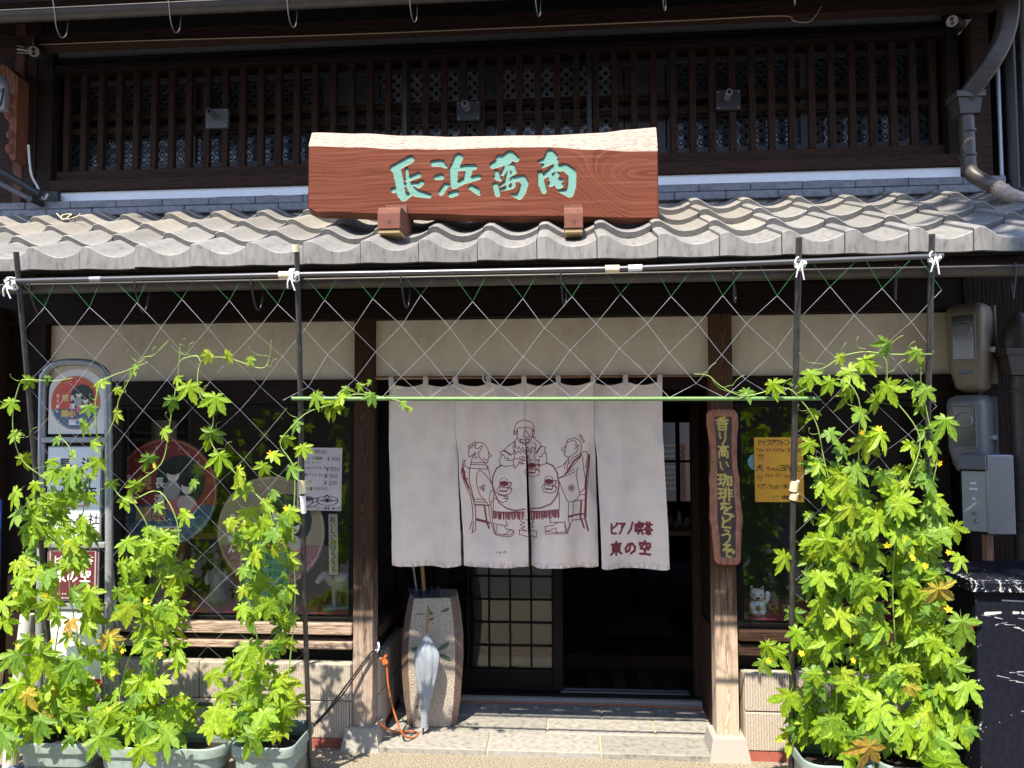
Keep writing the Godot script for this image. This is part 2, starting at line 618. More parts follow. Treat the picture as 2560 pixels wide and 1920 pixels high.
func materials() -> void:
	var d1 := lin(0.008, 0.0048, 0.004); var d2 := lin(0.020, 0.0115, 0.009)
	M.dark_h = wood(d1, d2, "h", 0.7, 0.25, 3)
	M.dark_v = wood(d1, d2, "v", 0.7, 0.25, 4)
	M.bar = wood(lin(0.011, 0.0062, 0.0046), lin(0.042, 0.023, 0.016), "v", 0.75, 0.2, 5)
	M.sill = wood(lin(0.014, 0.0075, 0.0055), lin(0.05, 0.026, 0.018), "h", 0.75, 0.3, 6)
	M.black = mat(lin(0.008, 0.007, 0.007), 0.8)
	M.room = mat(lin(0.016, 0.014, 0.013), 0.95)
	M.weathered = wood(lin(0.11, 0.075, 0.055), lin(0.42, 0.32, 0.25), "h", 0.85, 0.3, 8)
	M.plaster = noisy([lin(0.54, 0.46, 0.34), lin(0.65, 0.56, 0.43), lin(0.69, 0.60, 0.465), lin(0.72, 0.63, 0.49), lin(0.72, 0.63, 0.49)], 0.009, 5, Vector3(1.2, 0.7, 1.2), 0.9, 0.15, 9, 0.05)
	M.white = noisy([lin(0.80, 0.82, 0.82), lin(0.87, 0.88, 0.88)], 0.012, 4, Vector3(2, 2, 2), 0.9, 0.1, 10)
	M.mortar = noisy([lin(0.45, 0.43, 0.39), lin(0.72, 0.71, 0.67), lin(0.78, 0.77, 0.74)], 0.012, 5, Vector3(3, 3, 3), 0.95, 0.5, 11)
	M.tiles = []
	for i in 5:
		var k := 0.78 + 0.065 * i
		M.tiles.append(noisy([lin(0.12 * k, 0.117 * k, 0.11 * k), lin(0.175 * k, 0.171 * k, 0.161 * k), lin(0.20 * k, 0.195 * k, 0.184 * k), lin(0.235 * k, 0.228 * k, 0.212 * k)], 0.03, 5, Vector3(2.2, 2.2, 2.2), 0.62, 0.10, 20 + i, 0.1))
	M.tiles_dusty = []
	for i in 3:
		var k := 0.9 + 0.08 * i
		M.tiles_dusty.append(noisy([lin(0.15 * k, 0.144 * k, 0.13 * k), lin(0.205 * k, 0.194 * k, 0.172 * k), lin(0.24 * k, 0.226 * k, 0.196 * k)], 0.025, 5, Vector3(2.2, 2.2, 2.2), 0.75, 0.10, 30 + i, 0.1))
	M.tiles_front = []
	for i in 3:
		var k := 0.86 + 0.06 * i
		M.tiles_front.append(noisy([lin(0.065 * k, 0.063 * k, 0.06 * k), lin(0.16 * k, 0.157 * k, 0.149 * k), lin(0.195 * k, 0.191 * k, 0.181 * k), lin(0.215 * k, 0.21 * k, 0.20 * k), lin(0.205 * k, 0.20 * k, 0.19 * k)], 0.014, 5, Vector3(4.5, 1.3, 2.0), 0.62, 0.05, 26 + i, 0.05))
	M.tile_dark = noisy([lin(0.10, 0.105, 0.115), lin(0.17, 0.175, 0.19), lin(0.22, 0.225, 0.235)], 0.012, 4, Vector3(3, 3, 3), 0.55, 0.05, 36)
	M.gutter = noisy([lin(0.026, 0.020, 0.016), lin(0.04, 0.032, 0.026), lin(0.05, 0.041, 0.034), lin(0.085, 0.074, 0.064)], 0.013, 5, Vector3(1.2, 4, 4), 0.45, 0.03, 40)
	M.steel = mat(lin(0.26, 0.265, 0.29), 0.35, 0.8)
	M.galv = noisy([lin(0.22, 0.235, 0.25), lin(0.34, 0.355, 0.37)], 0.02, 4, Vector3(4, 4, 4), 0.4, 0.0, 41)
	M.galv.metallic = 0.35
	M.iron = mat(lin(0.02, 0.02, 0.021), 0.5)
	M.iron_grey = mat(lin(0.045, 0.045, 0.05), 0.6)
	M.grey_box = mat(lin(0.09, 0.095, 0.105), 0.5)
	M.pole = noisy([lin(0.012, 0.012, 0.013), lin(0.03, 0.03, 0.03), lin(0.10, 0.085, 0.07)], 0.02, 4, Vector3(9, 1.2, 9), 0.42, 0.0, 42)
	M.pipe = mat(lin(0.12, 0.12, 0.125), 0.36, 0.7)
	M.clip = mat(lin(0.72, 0.62, 0.40), 0.5)
	M.tie = mat(lin(0.82, 0.83, 0.84), 0.45)
	M.cord = mat(lin(0.46, 0.46, 0.52), 0.5)
	M.cord_green = mat(lin(0.03, 0.22, 0.07), 0.5)
	M.green_rod = noisy([lin(0.05, 0.13, 0.03), lin(0.10, 0.21, 0.06), lin(0.20, 0.27, 0.11)], 0.03, 4, Vector3(5, 14, 14), 0.4, 0.1, 43)
	M.stone = stone_mat()
	M.granite = noisy([lin(0.14, 0.13, 0.12), lin(0.30, 0.28, 0.25), lin(0.33, 0.31, 0.28), lin(0.46, 0.44, 0.40)], 0.16, 3, Vector3(4, 4, 4), 0.85, 0.12, 44)
	M.paving_tones = []
	for i in 3:
		var k := 0.78 + 0.07 * i
		M.paving_tones.append(noisy([lin(0.11 * k, 0.105 * k, 0.095 * k), lin(0.235 * k, 0.225 * k, 0.20 * k), lin(0.285 * k, 0.275 * k, 0.25 * k), lin(0.31 * k, 0.298 * k, 0.272 * k), lin(0.37 * k, 0.355 * k, 0.325 * k)], 0.014, 6, Vector3(3, 3, 3), 0.85, 0.08, 45 + 10 * i, 0.1))
	M.grout = noisy([lin(0.32, 0.28, 0.20), lin(0.45, 0.39, 0.28)], 0.05, 3, Vector3(4, 4, 4), 0.95, 0.1, 46)
	M.gravel = noisy([lin(0.06, 0.048, 0.034), lin(0.20, 0.172, 0.125), lin(0.32, 0.285, 0.215), lin(0.50, 0.46, 0.36)], 0.10, 2, Vector3(1.7, 1.7, 1.7), 0.95, 0.9, 47)
	M.redbase = noisy([lin(0.22, 0.06, 0.045), lin(0.34, 0.10, 0.07)], 0.03, 4, Vector3(4, 4, 4), 0.85, 0.1, 48)
	M.glass = glass(Color(0.3, 0.35, 0.33), 0.01)
	M.alum = mat(lin(0.012, 0.011, 0.010), 0.5)
	M.alum.metallic_specular = 0.2
	M.red_cloth = mat(lin(0.30, 0.03, 0.045), 0.95)
	M.porcelain = noisy([lin(0.05, 0.045, 0.035), lin(0.20, 0.18, 0.15), lin(0.36, 0.34, 0.31), lin(0.42, 0.40, 0.37)], 0.035, 4, Vector3(9, 9, 9), 0.5, 0.2, 49)
	M.planter = noisy([lin(0.13, 0.12, 0.09), lin(0.095, 0.13, 0.115), lin(0.12, 0.16, 0.142), lin(0.145, 0.19, 0.168)], 0.016, 5, Vector3(3, 2, 3), 0.55, 0.0, 50)
	M.planter_rim = noisy([lin(0.17, 0.19, 0.165), lin(0.20, 0.265, 0.25), lin(0.22, 0.29, 0.275)], 0.016, 5, Vector3(3, 3, 3), 0.5, 0.0, 53)
	M.soil = noisy([lin(0.015, 0.011, 0.008), lin(0.05, 0.036, 0.025)], 0.06, 4, Vector3(5, 5, 5), 1.0, 1.5, 51)
	M.stem = mat(lin(0.28, 0.42, 0.10), 0.6)
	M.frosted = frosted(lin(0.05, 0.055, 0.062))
	M.frosted_glint = frosted(lin(0.24, 0.25, 0.27))  # centre panes: reflected brightness painted into the glass colour
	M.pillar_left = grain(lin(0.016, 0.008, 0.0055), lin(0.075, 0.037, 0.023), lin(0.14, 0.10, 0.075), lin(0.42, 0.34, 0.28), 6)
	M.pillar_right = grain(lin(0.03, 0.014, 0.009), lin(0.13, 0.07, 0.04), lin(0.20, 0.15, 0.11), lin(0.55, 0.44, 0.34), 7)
	leaf_materials()

func stone_mat() -> StandardMaterial3D:
	# light sandstone worked with close upright grooves
	var im := Image.create(128, 128, false, Image.FORMAT_RGBA8)
	var hm := Image.create(128, 128, false, Image.FORMAT_RGBA8)
	var f := FastNoiseLite.new()
	f.frequency = 0.05
	for y in 128:
		for x in 128:
			var g := 0.5 + 0.5 * sin(TAU * x / 8.0 + f.get_noise_2d(x * 2.0, y * 1.0) * 1.6)
			var k := 0.85 + 0.12 * f.get_noise_2d(x * 6.0, y * 3.0) + 0.06 * g
			im.set_pixel(x, y, lin(0.43 * k, 0.375 * k, 0.31 * k))
			hm.set_pixel(x, y, Color(g, g, g))
	var m := textured(ImageTexture.create_from_image(im), 0.95)
	m.uv1_triplanar = true
	m.uv1_world_triplanar = true
	m.uv1_scale = Vector3(4.6, 4.6, 4.6)
	m.heightmap_enabled = true
	m.heightmap_texture = ImageTexture.create_from_image(hm)
	m.heightmap_scale = 0.35
	return m

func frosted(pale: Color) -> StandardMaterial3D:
	# dark pane of patterned window glass: rows of small pressed rings; the pale mesh painted round them stands for bright reflections
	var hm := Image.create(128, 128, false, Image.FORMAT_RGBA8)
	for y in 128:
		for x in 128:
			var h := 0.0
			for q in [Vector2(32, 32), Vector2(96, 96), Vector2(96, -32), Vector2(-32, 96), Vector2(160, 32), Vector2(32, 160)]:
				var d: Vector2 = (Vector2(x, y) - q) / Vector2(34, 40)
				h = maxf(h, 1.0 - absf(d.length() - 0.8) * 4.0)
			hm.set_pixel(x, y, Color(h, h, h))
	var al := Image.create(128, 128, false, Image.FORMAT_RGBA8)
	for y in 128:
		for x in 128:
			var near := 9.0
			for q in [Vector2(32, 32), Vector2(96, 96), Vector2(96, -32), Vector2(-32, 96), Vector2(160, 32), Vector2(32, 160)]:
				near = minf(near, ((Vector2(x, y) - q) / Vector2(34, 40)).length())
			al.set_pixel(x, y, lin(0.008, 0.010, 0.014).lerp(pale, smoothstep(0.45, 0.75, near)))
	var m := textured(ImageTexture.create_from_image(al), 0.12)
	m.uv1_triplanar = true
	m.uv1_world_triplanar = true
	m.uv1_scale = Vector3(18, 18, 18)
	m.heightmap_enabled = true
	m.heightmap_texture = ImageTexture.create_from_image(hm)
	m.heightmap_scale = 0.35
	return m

func grain(d0: Color, l0: Color, d1: Color, l1: Color, sd: int) -> StandardMaterial3D:
	# flat sawn timber: nested arches, the tone changing from the upper to the lower end
	var W := 96; var H := 768
	var im := Image.create(W, H, false, Image.FORMAT_RGBA8)
	var f := FastNoiseLite.new()
	f.seed = sd
	f.frequency = 0.01
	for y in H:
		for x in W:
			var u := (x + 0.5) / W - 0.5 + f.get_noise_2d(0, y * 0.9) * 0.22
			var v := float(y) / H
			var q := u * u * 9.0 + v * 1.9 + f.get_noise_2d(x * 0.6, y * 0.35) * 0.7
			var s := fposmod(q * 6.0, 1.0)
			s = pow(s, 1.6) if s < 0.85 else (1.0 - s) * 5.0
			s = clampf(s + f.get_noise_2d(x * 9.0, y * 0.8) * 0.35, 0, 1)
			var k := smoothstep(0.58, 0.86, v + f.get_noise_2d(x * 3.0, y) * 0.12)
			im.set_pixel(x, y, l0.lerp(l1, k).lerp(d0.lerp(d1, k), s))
	var m := textured(ImageTexture.create_from_image(im), 0.85)
	m.metallic_specular = 0.28
	return m

# ---------------------------------------------------------------- ground
func setting() -> void:
	var b := MB.new()
	b.quad(Vector3(-60, 0.0, 60), Vector3(60, 0.0, 60), Vector3(60, 0.0, -60), Vector3(-60, 0.0, -60), Vector3.UP)
	var g := struct("street", b, M.gravel)
	g.position.y = GROUND
	var rd := MB.new()
	rd.quad(Vector3(-60, 0.004, 60), Vector3(60, 0.004, 60), Vector3(60, 0.004, 2.0), Vector3(-60, 0.004, 2.0), Vector3.UP)
	var road := struct("road", rd, noisy([lin(0.035, 0.035, 0.036), lin(0.06, 0.06, 0.06), lin(0.085, 0.084, 0.082)], 0.12, 3, Vector3(2, 2, 2), 0.9, 0.2, 72))
	road.position.y = GROUND
	var p := struct("entrance_paving", bed(), M.grout)
	var rows := [[0.045, -0.172], [-0.182, -0.393], [-0.403, -0.618]]
	for i in 3:
		var off: float = [-0.428, -0.716, -0.402][i]
		var x := off - 1.2
		while x < 0.80:
			var x0 := maxf(x + 0.005, -1.03); var x1 := minf(x + 0.593, 0.80)
			if x1 - x0 > 0.05:
				var s := MB.new()
				s.box(Vector3((x0 + x1) / 2, 0.035, (rows[i][0] + rows[i][1]) / 2), Vector3(x1 - x0, 0.06 + rng.randf() * 0.002, rows[i][0] - rows[i][1]), 0.004)
				part("paving_slab", s, M.paving_tones[rng.randi() % 3], p)
			x += 0.598
	# houses of the other side of the lane behind the viewer, for the window reflections, and an unseen tree added to shade the right of the roof
	var w := wood(lin(0.05, 0.03, 0.02), lin(0.12, 0.075, 0.05), "v", 0.8, 0.2, 71)
	var o := thing("townhouse", "brown timber town house facing the shop from across the lane", "building")
	bx("wall", -9, 9, 0.0, 4.8, 10.2, 17, w, o)
	bx("roof", -9.5, 9.5, 4.8, 5.1, 9.3, 17.5, M.tile_dark, o)
	for k in 6:
		bx("window", -7.6 + 2.6 * k, -6.2 + 2.6 * k, 2.6, 3.9, 10.12, 10.19, M.alum, o)

	tree()

func tree() -> void:  # added out of view, crown shaped to dapple the right roof tiles
	var t := thing("added_shade_tree", "tall unseen leafy tree added to shade the right of the roof", "tree")
	tb("trunk", smooth([Vector3(4.3, 0.0, 5.4), Vector3(4.2, 3.0, 5.3), Vector3(3.8, 6.0, 5.2), Vector3(3.0, 8.2, 5.0)]), [0.22, 0.21, 0.20, 0.19, 0.18, 0.17, 0.16, 0.15, 0.14, 0.13, 0.12, 0.11, 0.10, 0.09, 0.08, 0.07], M.sill, t, 10)
	var lf := MB.new()
	lf.tri(Vector3(0, 0, 0), Vector3(-0.05, 0.07, 0.01), Vector3(0, 0.16, 0), Vector3.BACK)
	lf.tri(Vector3(0, 0, 0), Vector3(0, 0.16, 0), Vector3(0.05, 0.07, 0.01), Vector3.BACK)
	var mm := MultiMesh.new()
	mm.transform_format = MultiMesh.TRANSFORM_3D
	mm.mesh = lf.mesh()
	var clumps := []
	for i in 34:
		clumps.append([Vector3(rng.randf_range(0.75, 3.6), rng.randf_range(8.0, 10.7), rng.randf_range(4.4, 5.6)), rng.randf_range(0.25, 0.55)])
	mm.instance_count = 5000
	for i in 5000:
		var c: Array = clumps[rng.randi() % clumps.size()]
		var d: Vector3 = Vector3(rng.randfn(), rng.randfn(), rng.randfn()).normalized() * c[1] * pow(rng.randf(), 0.5)
		var b := Basis.from_euler(Vector3(rng.randf_range(-1.5, 1.5), rng.randf_range(0, TAU), rng.randf_range(-1.5, 1.5)))
		mm.set_instance_transform(i, Transform3D(b, c[0] + d))
	var o := MultiMeshInstance3D.new()
	o.name = "crown"
	o.multimesh = mm
	o.material_override = mat(lin(0.05, 0.10, 0.025), 0.6)
	o.set_meta("kind", "stuff")
	t.add_child(o, true)

func bed() -> MB:
	var b := MB.new()
	b.box(Vector3(-0.11, 0.025, -0.29), Vector3(1.84, 0.066, 0.66), 0.002)
	return b

# ---------------------------------------------------------------- the shop
func shop_frame(sh: Node) -> void:
	# pillars on stone blocks
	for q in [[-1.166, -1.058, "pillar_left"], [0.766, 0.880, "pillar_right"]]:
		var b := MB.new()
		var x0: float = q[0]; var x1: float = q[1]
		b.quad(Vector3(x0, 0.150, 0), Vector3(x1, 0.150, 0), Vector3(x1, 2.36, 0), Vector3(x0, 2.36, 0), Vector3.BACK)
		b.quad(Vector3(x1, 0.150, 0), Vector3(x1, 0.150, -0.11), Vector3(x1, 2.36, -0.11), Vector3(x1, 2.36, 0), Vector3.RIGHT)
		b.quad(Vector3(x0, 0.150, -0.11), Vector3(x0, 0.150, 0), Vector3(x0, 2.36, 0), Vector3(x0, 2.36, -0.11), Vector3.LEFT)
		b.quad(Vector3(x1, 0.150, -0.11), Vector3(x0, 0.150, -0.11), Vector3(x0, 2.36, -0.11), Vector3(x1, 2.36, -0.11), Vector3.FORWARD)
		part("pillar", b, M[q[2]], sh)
		var s := MB.new()
		var cx := (x0 + x1) / 2
		var rows := []
		for e in [[0.105, 0.0], [0.085, 0.113], [0.078, 0.118]]:
			var r: float = e[0]
			rows.append(PackedVector3Array([Vector3(cx - r, GROUND + e[1], -0.05 + r), Vector3(cx + r, GROUND + e[1], -0.05 + r), Vector3(cx + r, GROUND + e[1], -0.05 - r), Vector3(cx - r, GROUND + e[1], -0.05 - r)]))
		for i in 2:
			for j in 4:
				var a: Vector3 = rows[i][j]; var c: Vector3 = rows[i][(j + 1) % 4]
				s.quad(a, c, rows[i + 1][(j + 1) % 4], rows[i + 1][j], (a + c) / 2 - Vector3(cx, a.y, -0.05))
		s.quad(rows[2][0], rows[2][1], rows[2][2], rows[2][3], Vector3.UP)
		part("pillar_base", s, M.granite, sh)
	bx("pillar", -3.06, -2.96, 0.03, 2.36, -0.11, 0.0, M.dark_v, sh)
	bx("pillar", 2.06, 2.42, 0.03, 2.7, -0.14, 0.02, M.dark_v, sh)
	bx("pillar", 1.90, 1.985, 0.03, 2.02, -0.10, -0.012, M.dark_v, sh)
	# beams and the pale infill above the openings
	bx("beam", -3.2, 2.42, 2.355, 2.52, -0.12, 0.012, M.dark_h, sh)
	bx("beam", -3.2, 2.42, 2.521, 2.80, -0.12, -0.01, M.black, sh)
	for q in [[-2.956, -1.168], [-1.056, 0.764], [0.884, 2.042]]:
		bx("transom_panel", q[0], q[1], 2.025, 2.352, -0.09, -0.035, M.plaster, sh)
	bx("lintel", -3.2, -1.167, 1.89, 2.024, -0.10, -0.006, M.dark_h, sh)
	bx("lintel", 0.881, 2.06, 1.89, 2.024, -0.10, -0.006, M.dark_h, sh)
	bx("lintel", -1.057, 0.765, 1.96, 2.024, -0.16, -0.095, M.dark_h, sh)
	# walls that close the house
	bx("wall", -3.3, -3.065, 0.0, 4.3, -6.0, -0.02, M.dark_v, sh)
	bx("wall", 2.20, 2.40, 0.0, 4.3, -6.0, -0.15, M.dark_v, sh)
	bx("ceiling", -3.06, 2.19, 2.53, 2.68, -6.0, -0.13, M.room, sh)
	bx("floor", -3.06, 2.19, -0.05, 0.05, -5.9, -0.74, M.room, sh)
	bx("roof", -3.4, 2.5, 4.42, 4.52, -6.0, -0.3, M.tile_dark, sh)
	# eaves soffit of the pent roof, with rafters
	var b := MB.new()
	b.box(Vector3(0, 0, 0), Vector3(6.0, 0.03, 1.02), 0.0, Transform3D(Basis(Vector3.RIGHT, atan2(0.445, 0.895)), Vector3(-0.5, 2.69, 0.47)))
	part("soffit", b, M.black, sh)
	for k in 14:
		var r := MB.new()
		r.box(Vector3.ZERO, Vector3(0.05, 0.05, 0.98), 0.003, Transform3D(Basis(Vector3.RIGHT, atan2(0.445, 0.895)), Vector3(-3.2 + 0.42 * k, 2.645, 0.46)))
		part("rafter", r, M.dark_v, sh)
	bx("fascia", -3.4, 2.45, 2.415, 2.452, 0.84, 0.90, M.dark_h, sh)

func upper_storey(sh: Node) -> void:
	bx("pillar", -3.045, -2.955, 2.95, 3.95, -0.12, 0.004, M.dark_v, sh)
	bx("pillar", 2.022, 2.088, 3.12, 3.95, -0.12, 0.004, M.dark_v, sh)
	bx("pillar", 2.125, 2.215, 2.95, 4.0, -0.10, 0.05, M.sill, sh)
	bx("sill", -2.954, 2.085, 3.121, 3.183, -0.14, 0.012, M.sill, sh)
	bx("plaster_strip", -2.954, 2.085, 3.05, 3.12, -0.14, -0.012, M.white, sh)
	bx("lintel", -2.954, 2.02, 3.83, 3.868, -0.14, 0.0, M.dark_h, sh)
	bx("beam", -2.954, 2.02, 3.869, 3.915, -0.14, -0.02, M.dark_h, sh)
	bx("plaster_strip", -2.954, 2.10, 3.916, 3.985, -0.14, -0.03, noisy([lin(0.10, 0.10, 0.10), lin(0.17, 0.165, 0.16)], 0.012, 4, Vector3(2, 4, 4), 0.9, 0.1, 61), sh)
	bx("beam", -3.3, 2.15, 3.83, 3.905, 0.20, 0.27, M.sill, sh)
	bx("wall", -3.06, 2.3, 3.986, 4.45, -0.14, -0.03, M.black, sh)
	# lattice of upright bars with two rails behind
	var rails := MB.new()
	rails.box(Vector3(-0.465, 3.2165, -0.06), Vector3(4.97, 0.065, 0.06), 0.003)
	for y in [3.503, 3.586]:
		rails.box(Vector3(-0.465, y, -0.088), Vector3(4.97, 0.037, 0.02), 0.002)
	var lat := part("lattice", rails, M.sill, sh)
	var barm := MB.new()
	barm.box(Vector3(0, 0, 0), Vector3(0.036, 0.581, 0.036), 0.003)
	var bar := barm.mesh()
	for k in 47:
		part("lattice_bar", bar, M.bar, lat, Vector3(-2.900 + 0.1060 * k + rng.randf_range(-0.002, 0.002), 3.540, -0.056), Basis(Vector3.BACK, rng.randf_range(-0.003, 0.003)))
	# sliding windows behind it
	var fr := MB.new()
	fr.box(Vector3(-0.465, 3.285, -0.15), Vector3(4.97, 0.06, 0.03), 0.002)
	fr.box(Vector3(-0.465, 3.815, -0.15), Vector3(4.97, 0.03, 0.03), 0.002)
	for x in [-2.19, -1.09, -0.42, 0.31, 0.60, 1.33]:
		fr.box(Vector3(x, 3.55, -0.147), Vector3(0.05, 0.52, 0.03), 0.002)
	for q in [[-1.40, -1.13], [0.34, 0.57]]:
		fr.box(Vector3((q[0] + q[1]) / 2, 3.55, -0.152), Vector3(q[1] - q[0], 0.52, 0.02), 0.002)
	var up := part("upper_window", fr, mat(lin(0.075, 0.075, 0.08), 0.5), sh)
	for q in [[-2.95, -2.215], [-2.165, -1.40], [-1.065, -0.445], [-0.395, 0.285], [0.625, 1.305], [1.355, 2.02]]:
		bx("pane", q[0], q[1], 3.316, 3.80, -0.156, -0.150, M.frosted_glint if absf(q[0] + 0.5) < 0.7 else M.frosted, up, 0.0)
	bx("wall", -3.06, 2.2, 2.96, 4.0, -0.24, -0.20, M.room, sh)
	# upper eaves: soffit, gutter with its hooks, downpipe
	var so := MB.new()
	so.box(Vector3.ZERO, Vector3(6.2, 0.03, 0.95), 0.0, Transform3D(Basis(Vector3.RIGHT, 0.40), Vector3(-0.45, 4.02, 0.27)))
	part("soffit", so, M.dark_h, sh)
	var rf := MB.new()
	rf.box(Vector3.ZERO, Vector3(6.4, 0.05, 1.9), 0.0, Transform3D(Basis(Vector3.RIGHT, 0.40), Vector3(-0.45, 4.27, -0.12)))
	part("roof", rf, M.tile_dark, sh)
	gutter(sh, -3.4, 2.1, 3.755, 0.715, 0.036)
	for x in [-2.401, -1.838, -1.272, -0.70, -0.127, 0.439, 1.008, 1.583]:
		var z := 0.70
		tb("gutter_hook", smooth([Vector3(x - 0.01, 3.80, 0.755), Vector3(x, 3.73, 0.752), Vector3(x + 0.004, 3.67, 0.745), Vector3(x + 0.012, 3.628, 0.725), Vector3(x + 0.022, 3.65, 0.70), Vector3(x + 0.024, 3.73, 0.69)]), 0.0027, M.iron_grey, sh, 6)
	gutter(sh, -3.4, 2.45, 2.388, 0.965, 0.034)
	for x in [-2.3, -1.83, -1.32, -0.68, -0.02, 0.67, 1.3, 1.75]:
		tb("gutter_hook", smooth([Vector3(x, 2.40, 1.003), Vector3(x + 0.003, 2.35, 0.995), Vector3(x + 0.008, 2.285, 0.97), Vector3(x + 0.016, 2.27, 0.955), Vector3(x + 0.022, 2.30, 0.94), Vector3(x + 0.022, 2.38, 0.92)]), 0.004, M.iron, sh, 6)
	downpipe(sh)
	# two flat iron straps
	for x in [-0.894, 0.138]:
		bx("iron_strap", x - 0.013, x + 0.013, 3.25, 3.92, -0.034, -0.022, M.iron, sh, 0.001)
	tb("cable", smooth([Vector3(-2.86, 3.842, 0.275), Vector3(-2.3, 3.838, 0.278), Vector3(-1.1, 3.824, 0.276), Vector3(-0.16, 3.820, 0.278), Vector3(0.61, 3.820, 0.276), Vector3(1.09, 3.822, 0.276), Vector3(1.15, 3.795, 0.277), Vector3(1.21, 3.782, 0.277), Vector3(1.25, 3.80, 0.277), Vector3(1.29, 3.86, 0.277)]), 0.003, mat(lin(0.35, 0.27, 0.17), 0.6), sh, 6)

func gutter(sh: Node, x0: float, x1: float, y: float, z: float, r: float) -> void:
	# half round channel open to the sky
	var b := MB.new()
	var rows := []
	for i in 13:
		var a := PI + PI * i / 12.0
		var row := PackedVector3Array()
		for k in 24:
			row.append(Vector3(lerpf(x0, x1, k / 23.0), y + sin(a) * r, z + cos(a) * r))
		rows.append(row)
	b.grid(rows, Vector3(0, -1, 0.4))
	b.tube([Vector3(x0, y, z + r), Vector3(x1, y, z + r)], 0.005, 8)
	b.tube([Vector3(x0, y, z - r), Vector3(x1, y, z - r)], 0.004, 6)
	part("gutter", b, M.gutter, sh)

func downpipe(sh: Node) -> void:
	var b := MB.new()
	# square section elbow from the gutter end down to the hopper
	var path := smooth([Vector3(2.137, 4.05, 0.36), Vector3(2.137, 3.84, 0.36), Vector3(2.132, 3.72, 0.36), Vector3(2.105, 3.61, 0.355), Vector3(2.055, 3.505, 0.34), Vector3(2.0, 3.42, 0.31), Vector3(1.96, 3.36, 0.285)], 3)
	var rows := []
	for i in path.size():
		var d: Vector3 = (path[mini(i + 1, path.size() - 1)] - path[maxi(i - 1, 0)]).normalized()
		var side := d.cross(Vector3.BACK).normalized()
		var fr := side.cross(d).normalized()
		var row := PackedVector3Array()
		for q in [[-1, -1], [-0.8, -1.2], [0.8, -1.2], [1, -1], [1.2, -0.8], [1.2, 0.8], [1, 1], [0.8, 1.2], [-0.8, 1.2], [-1, 1], [-1.2, 0.8], [-1.2, -0.8]]:
			row.append(path[i] + side * q[0] * 0.034 + fr * q[1] * 0.028)
		rows.append(row)
	b.grid(rows, Vector3.ZERO, true)
	part("downpipe", b, M.gutter, sh)
	var h := MB.new()
	frustum(h, Vector3(1.972, 3.385, 0.27), 0.068, 0.055, 0.068, 0.055, -0.028)
	frustum(h, Vector3(1.972, 3.357, 0.27), 0.056, 0.046, 0.046, 0.040, -0.078)
	part("rain_hopper", h, M.gutter, sh)
	tb("downpipe", smooth([Vector3(1.972, 3.285, 0.27), Vector3(1.974, 3.15, 0.27), Vector3(1.976, 3.05, 0.27), Vector3(1.982, 2.99, 0.28), Vector3(2.02, 2.935, 0.32), Vector3(2.055, 2.89, 0.36)], 6), 0.034, M.gutter, sh, 14)
	tb("downpipe", [Vector3(2.05, 2.897, 0.355), Vector3(2.09, 2.84, 0.40), Vector3(2.16, 2.80, 0.42), Vector3(2.6, 2.70, 0.45)], 0.034, noisy([lin(0.16, 0.11, 0.08), lin(0.34, 0.26, 0.20), lin(0.5, 0.42, 0.34)], 0.02, 4, Vector3(4, 4, 4), 0.6, 0.05, 62), sh, 14)
	for y in [3.20, 3.08]:
		var c := MB.new()
		c.lathe([Vector2(0.0345, y - 0.006), Vector2(0.039, y - 0.006), Vector2(0.039, y + 0.006), Vector2(0.0345, y + 0.006)], Vector3(1.974, 0, 0.27), 16)
		part("pipe_clamp", c, M.gutter, sh)

func frustum(b: MB, c: Vector3, rx: float, rz: float, rx2: float, rz2: float, dy: float) -> void:
	var A := [Vector3(-rx, 0, rz), Vector3(rx, 0, rz), Vector3(rx, 0, -rz), Vector3(-rx, 0, -rz)]
	var B := [Vector3(-rx2, dy, rz2), Vector3(rx2, dy, rz2), Vector3(rx2, dy, -rz2), Vector3(-rx2, dy, -rz2)]
	for j in 4:
		var k := (j + 1) % 4
		b.quad(c + A[j], c + A[k], c + B[k], c + B[j], A[j] + A[k])
	b.quad(c + A[0], c + A[1], c + A[2], c + A[3], Vector3.UP if dy < 0 else Vector3.DOWN)
	b.quad(c + B[0], c + B[1], c + B[2], c + B[3], Vector3.DOWN if dy < 0 else Vector3.UP)

# ---------------------------------------------------------------- pent roof
func tile_height(u: float) -> float:
	var P := [[0.0, 0.040], [0.07, 0.049], [0.16, 0.047], [0.26, 0.033], [0.38, 0.014], [0.52, 0.002], [0.68, 0.000], [0.84, 0.010], [1.0, 0.030]]
	for i in P.size() - 1:
		if u <= P[i + 1][0]:
			return lerpf(P[i][1], P[i + 1][1], (u - P[i][0]) / (P[i + 1][0] - P[i][0]))
	return P[-1][1]

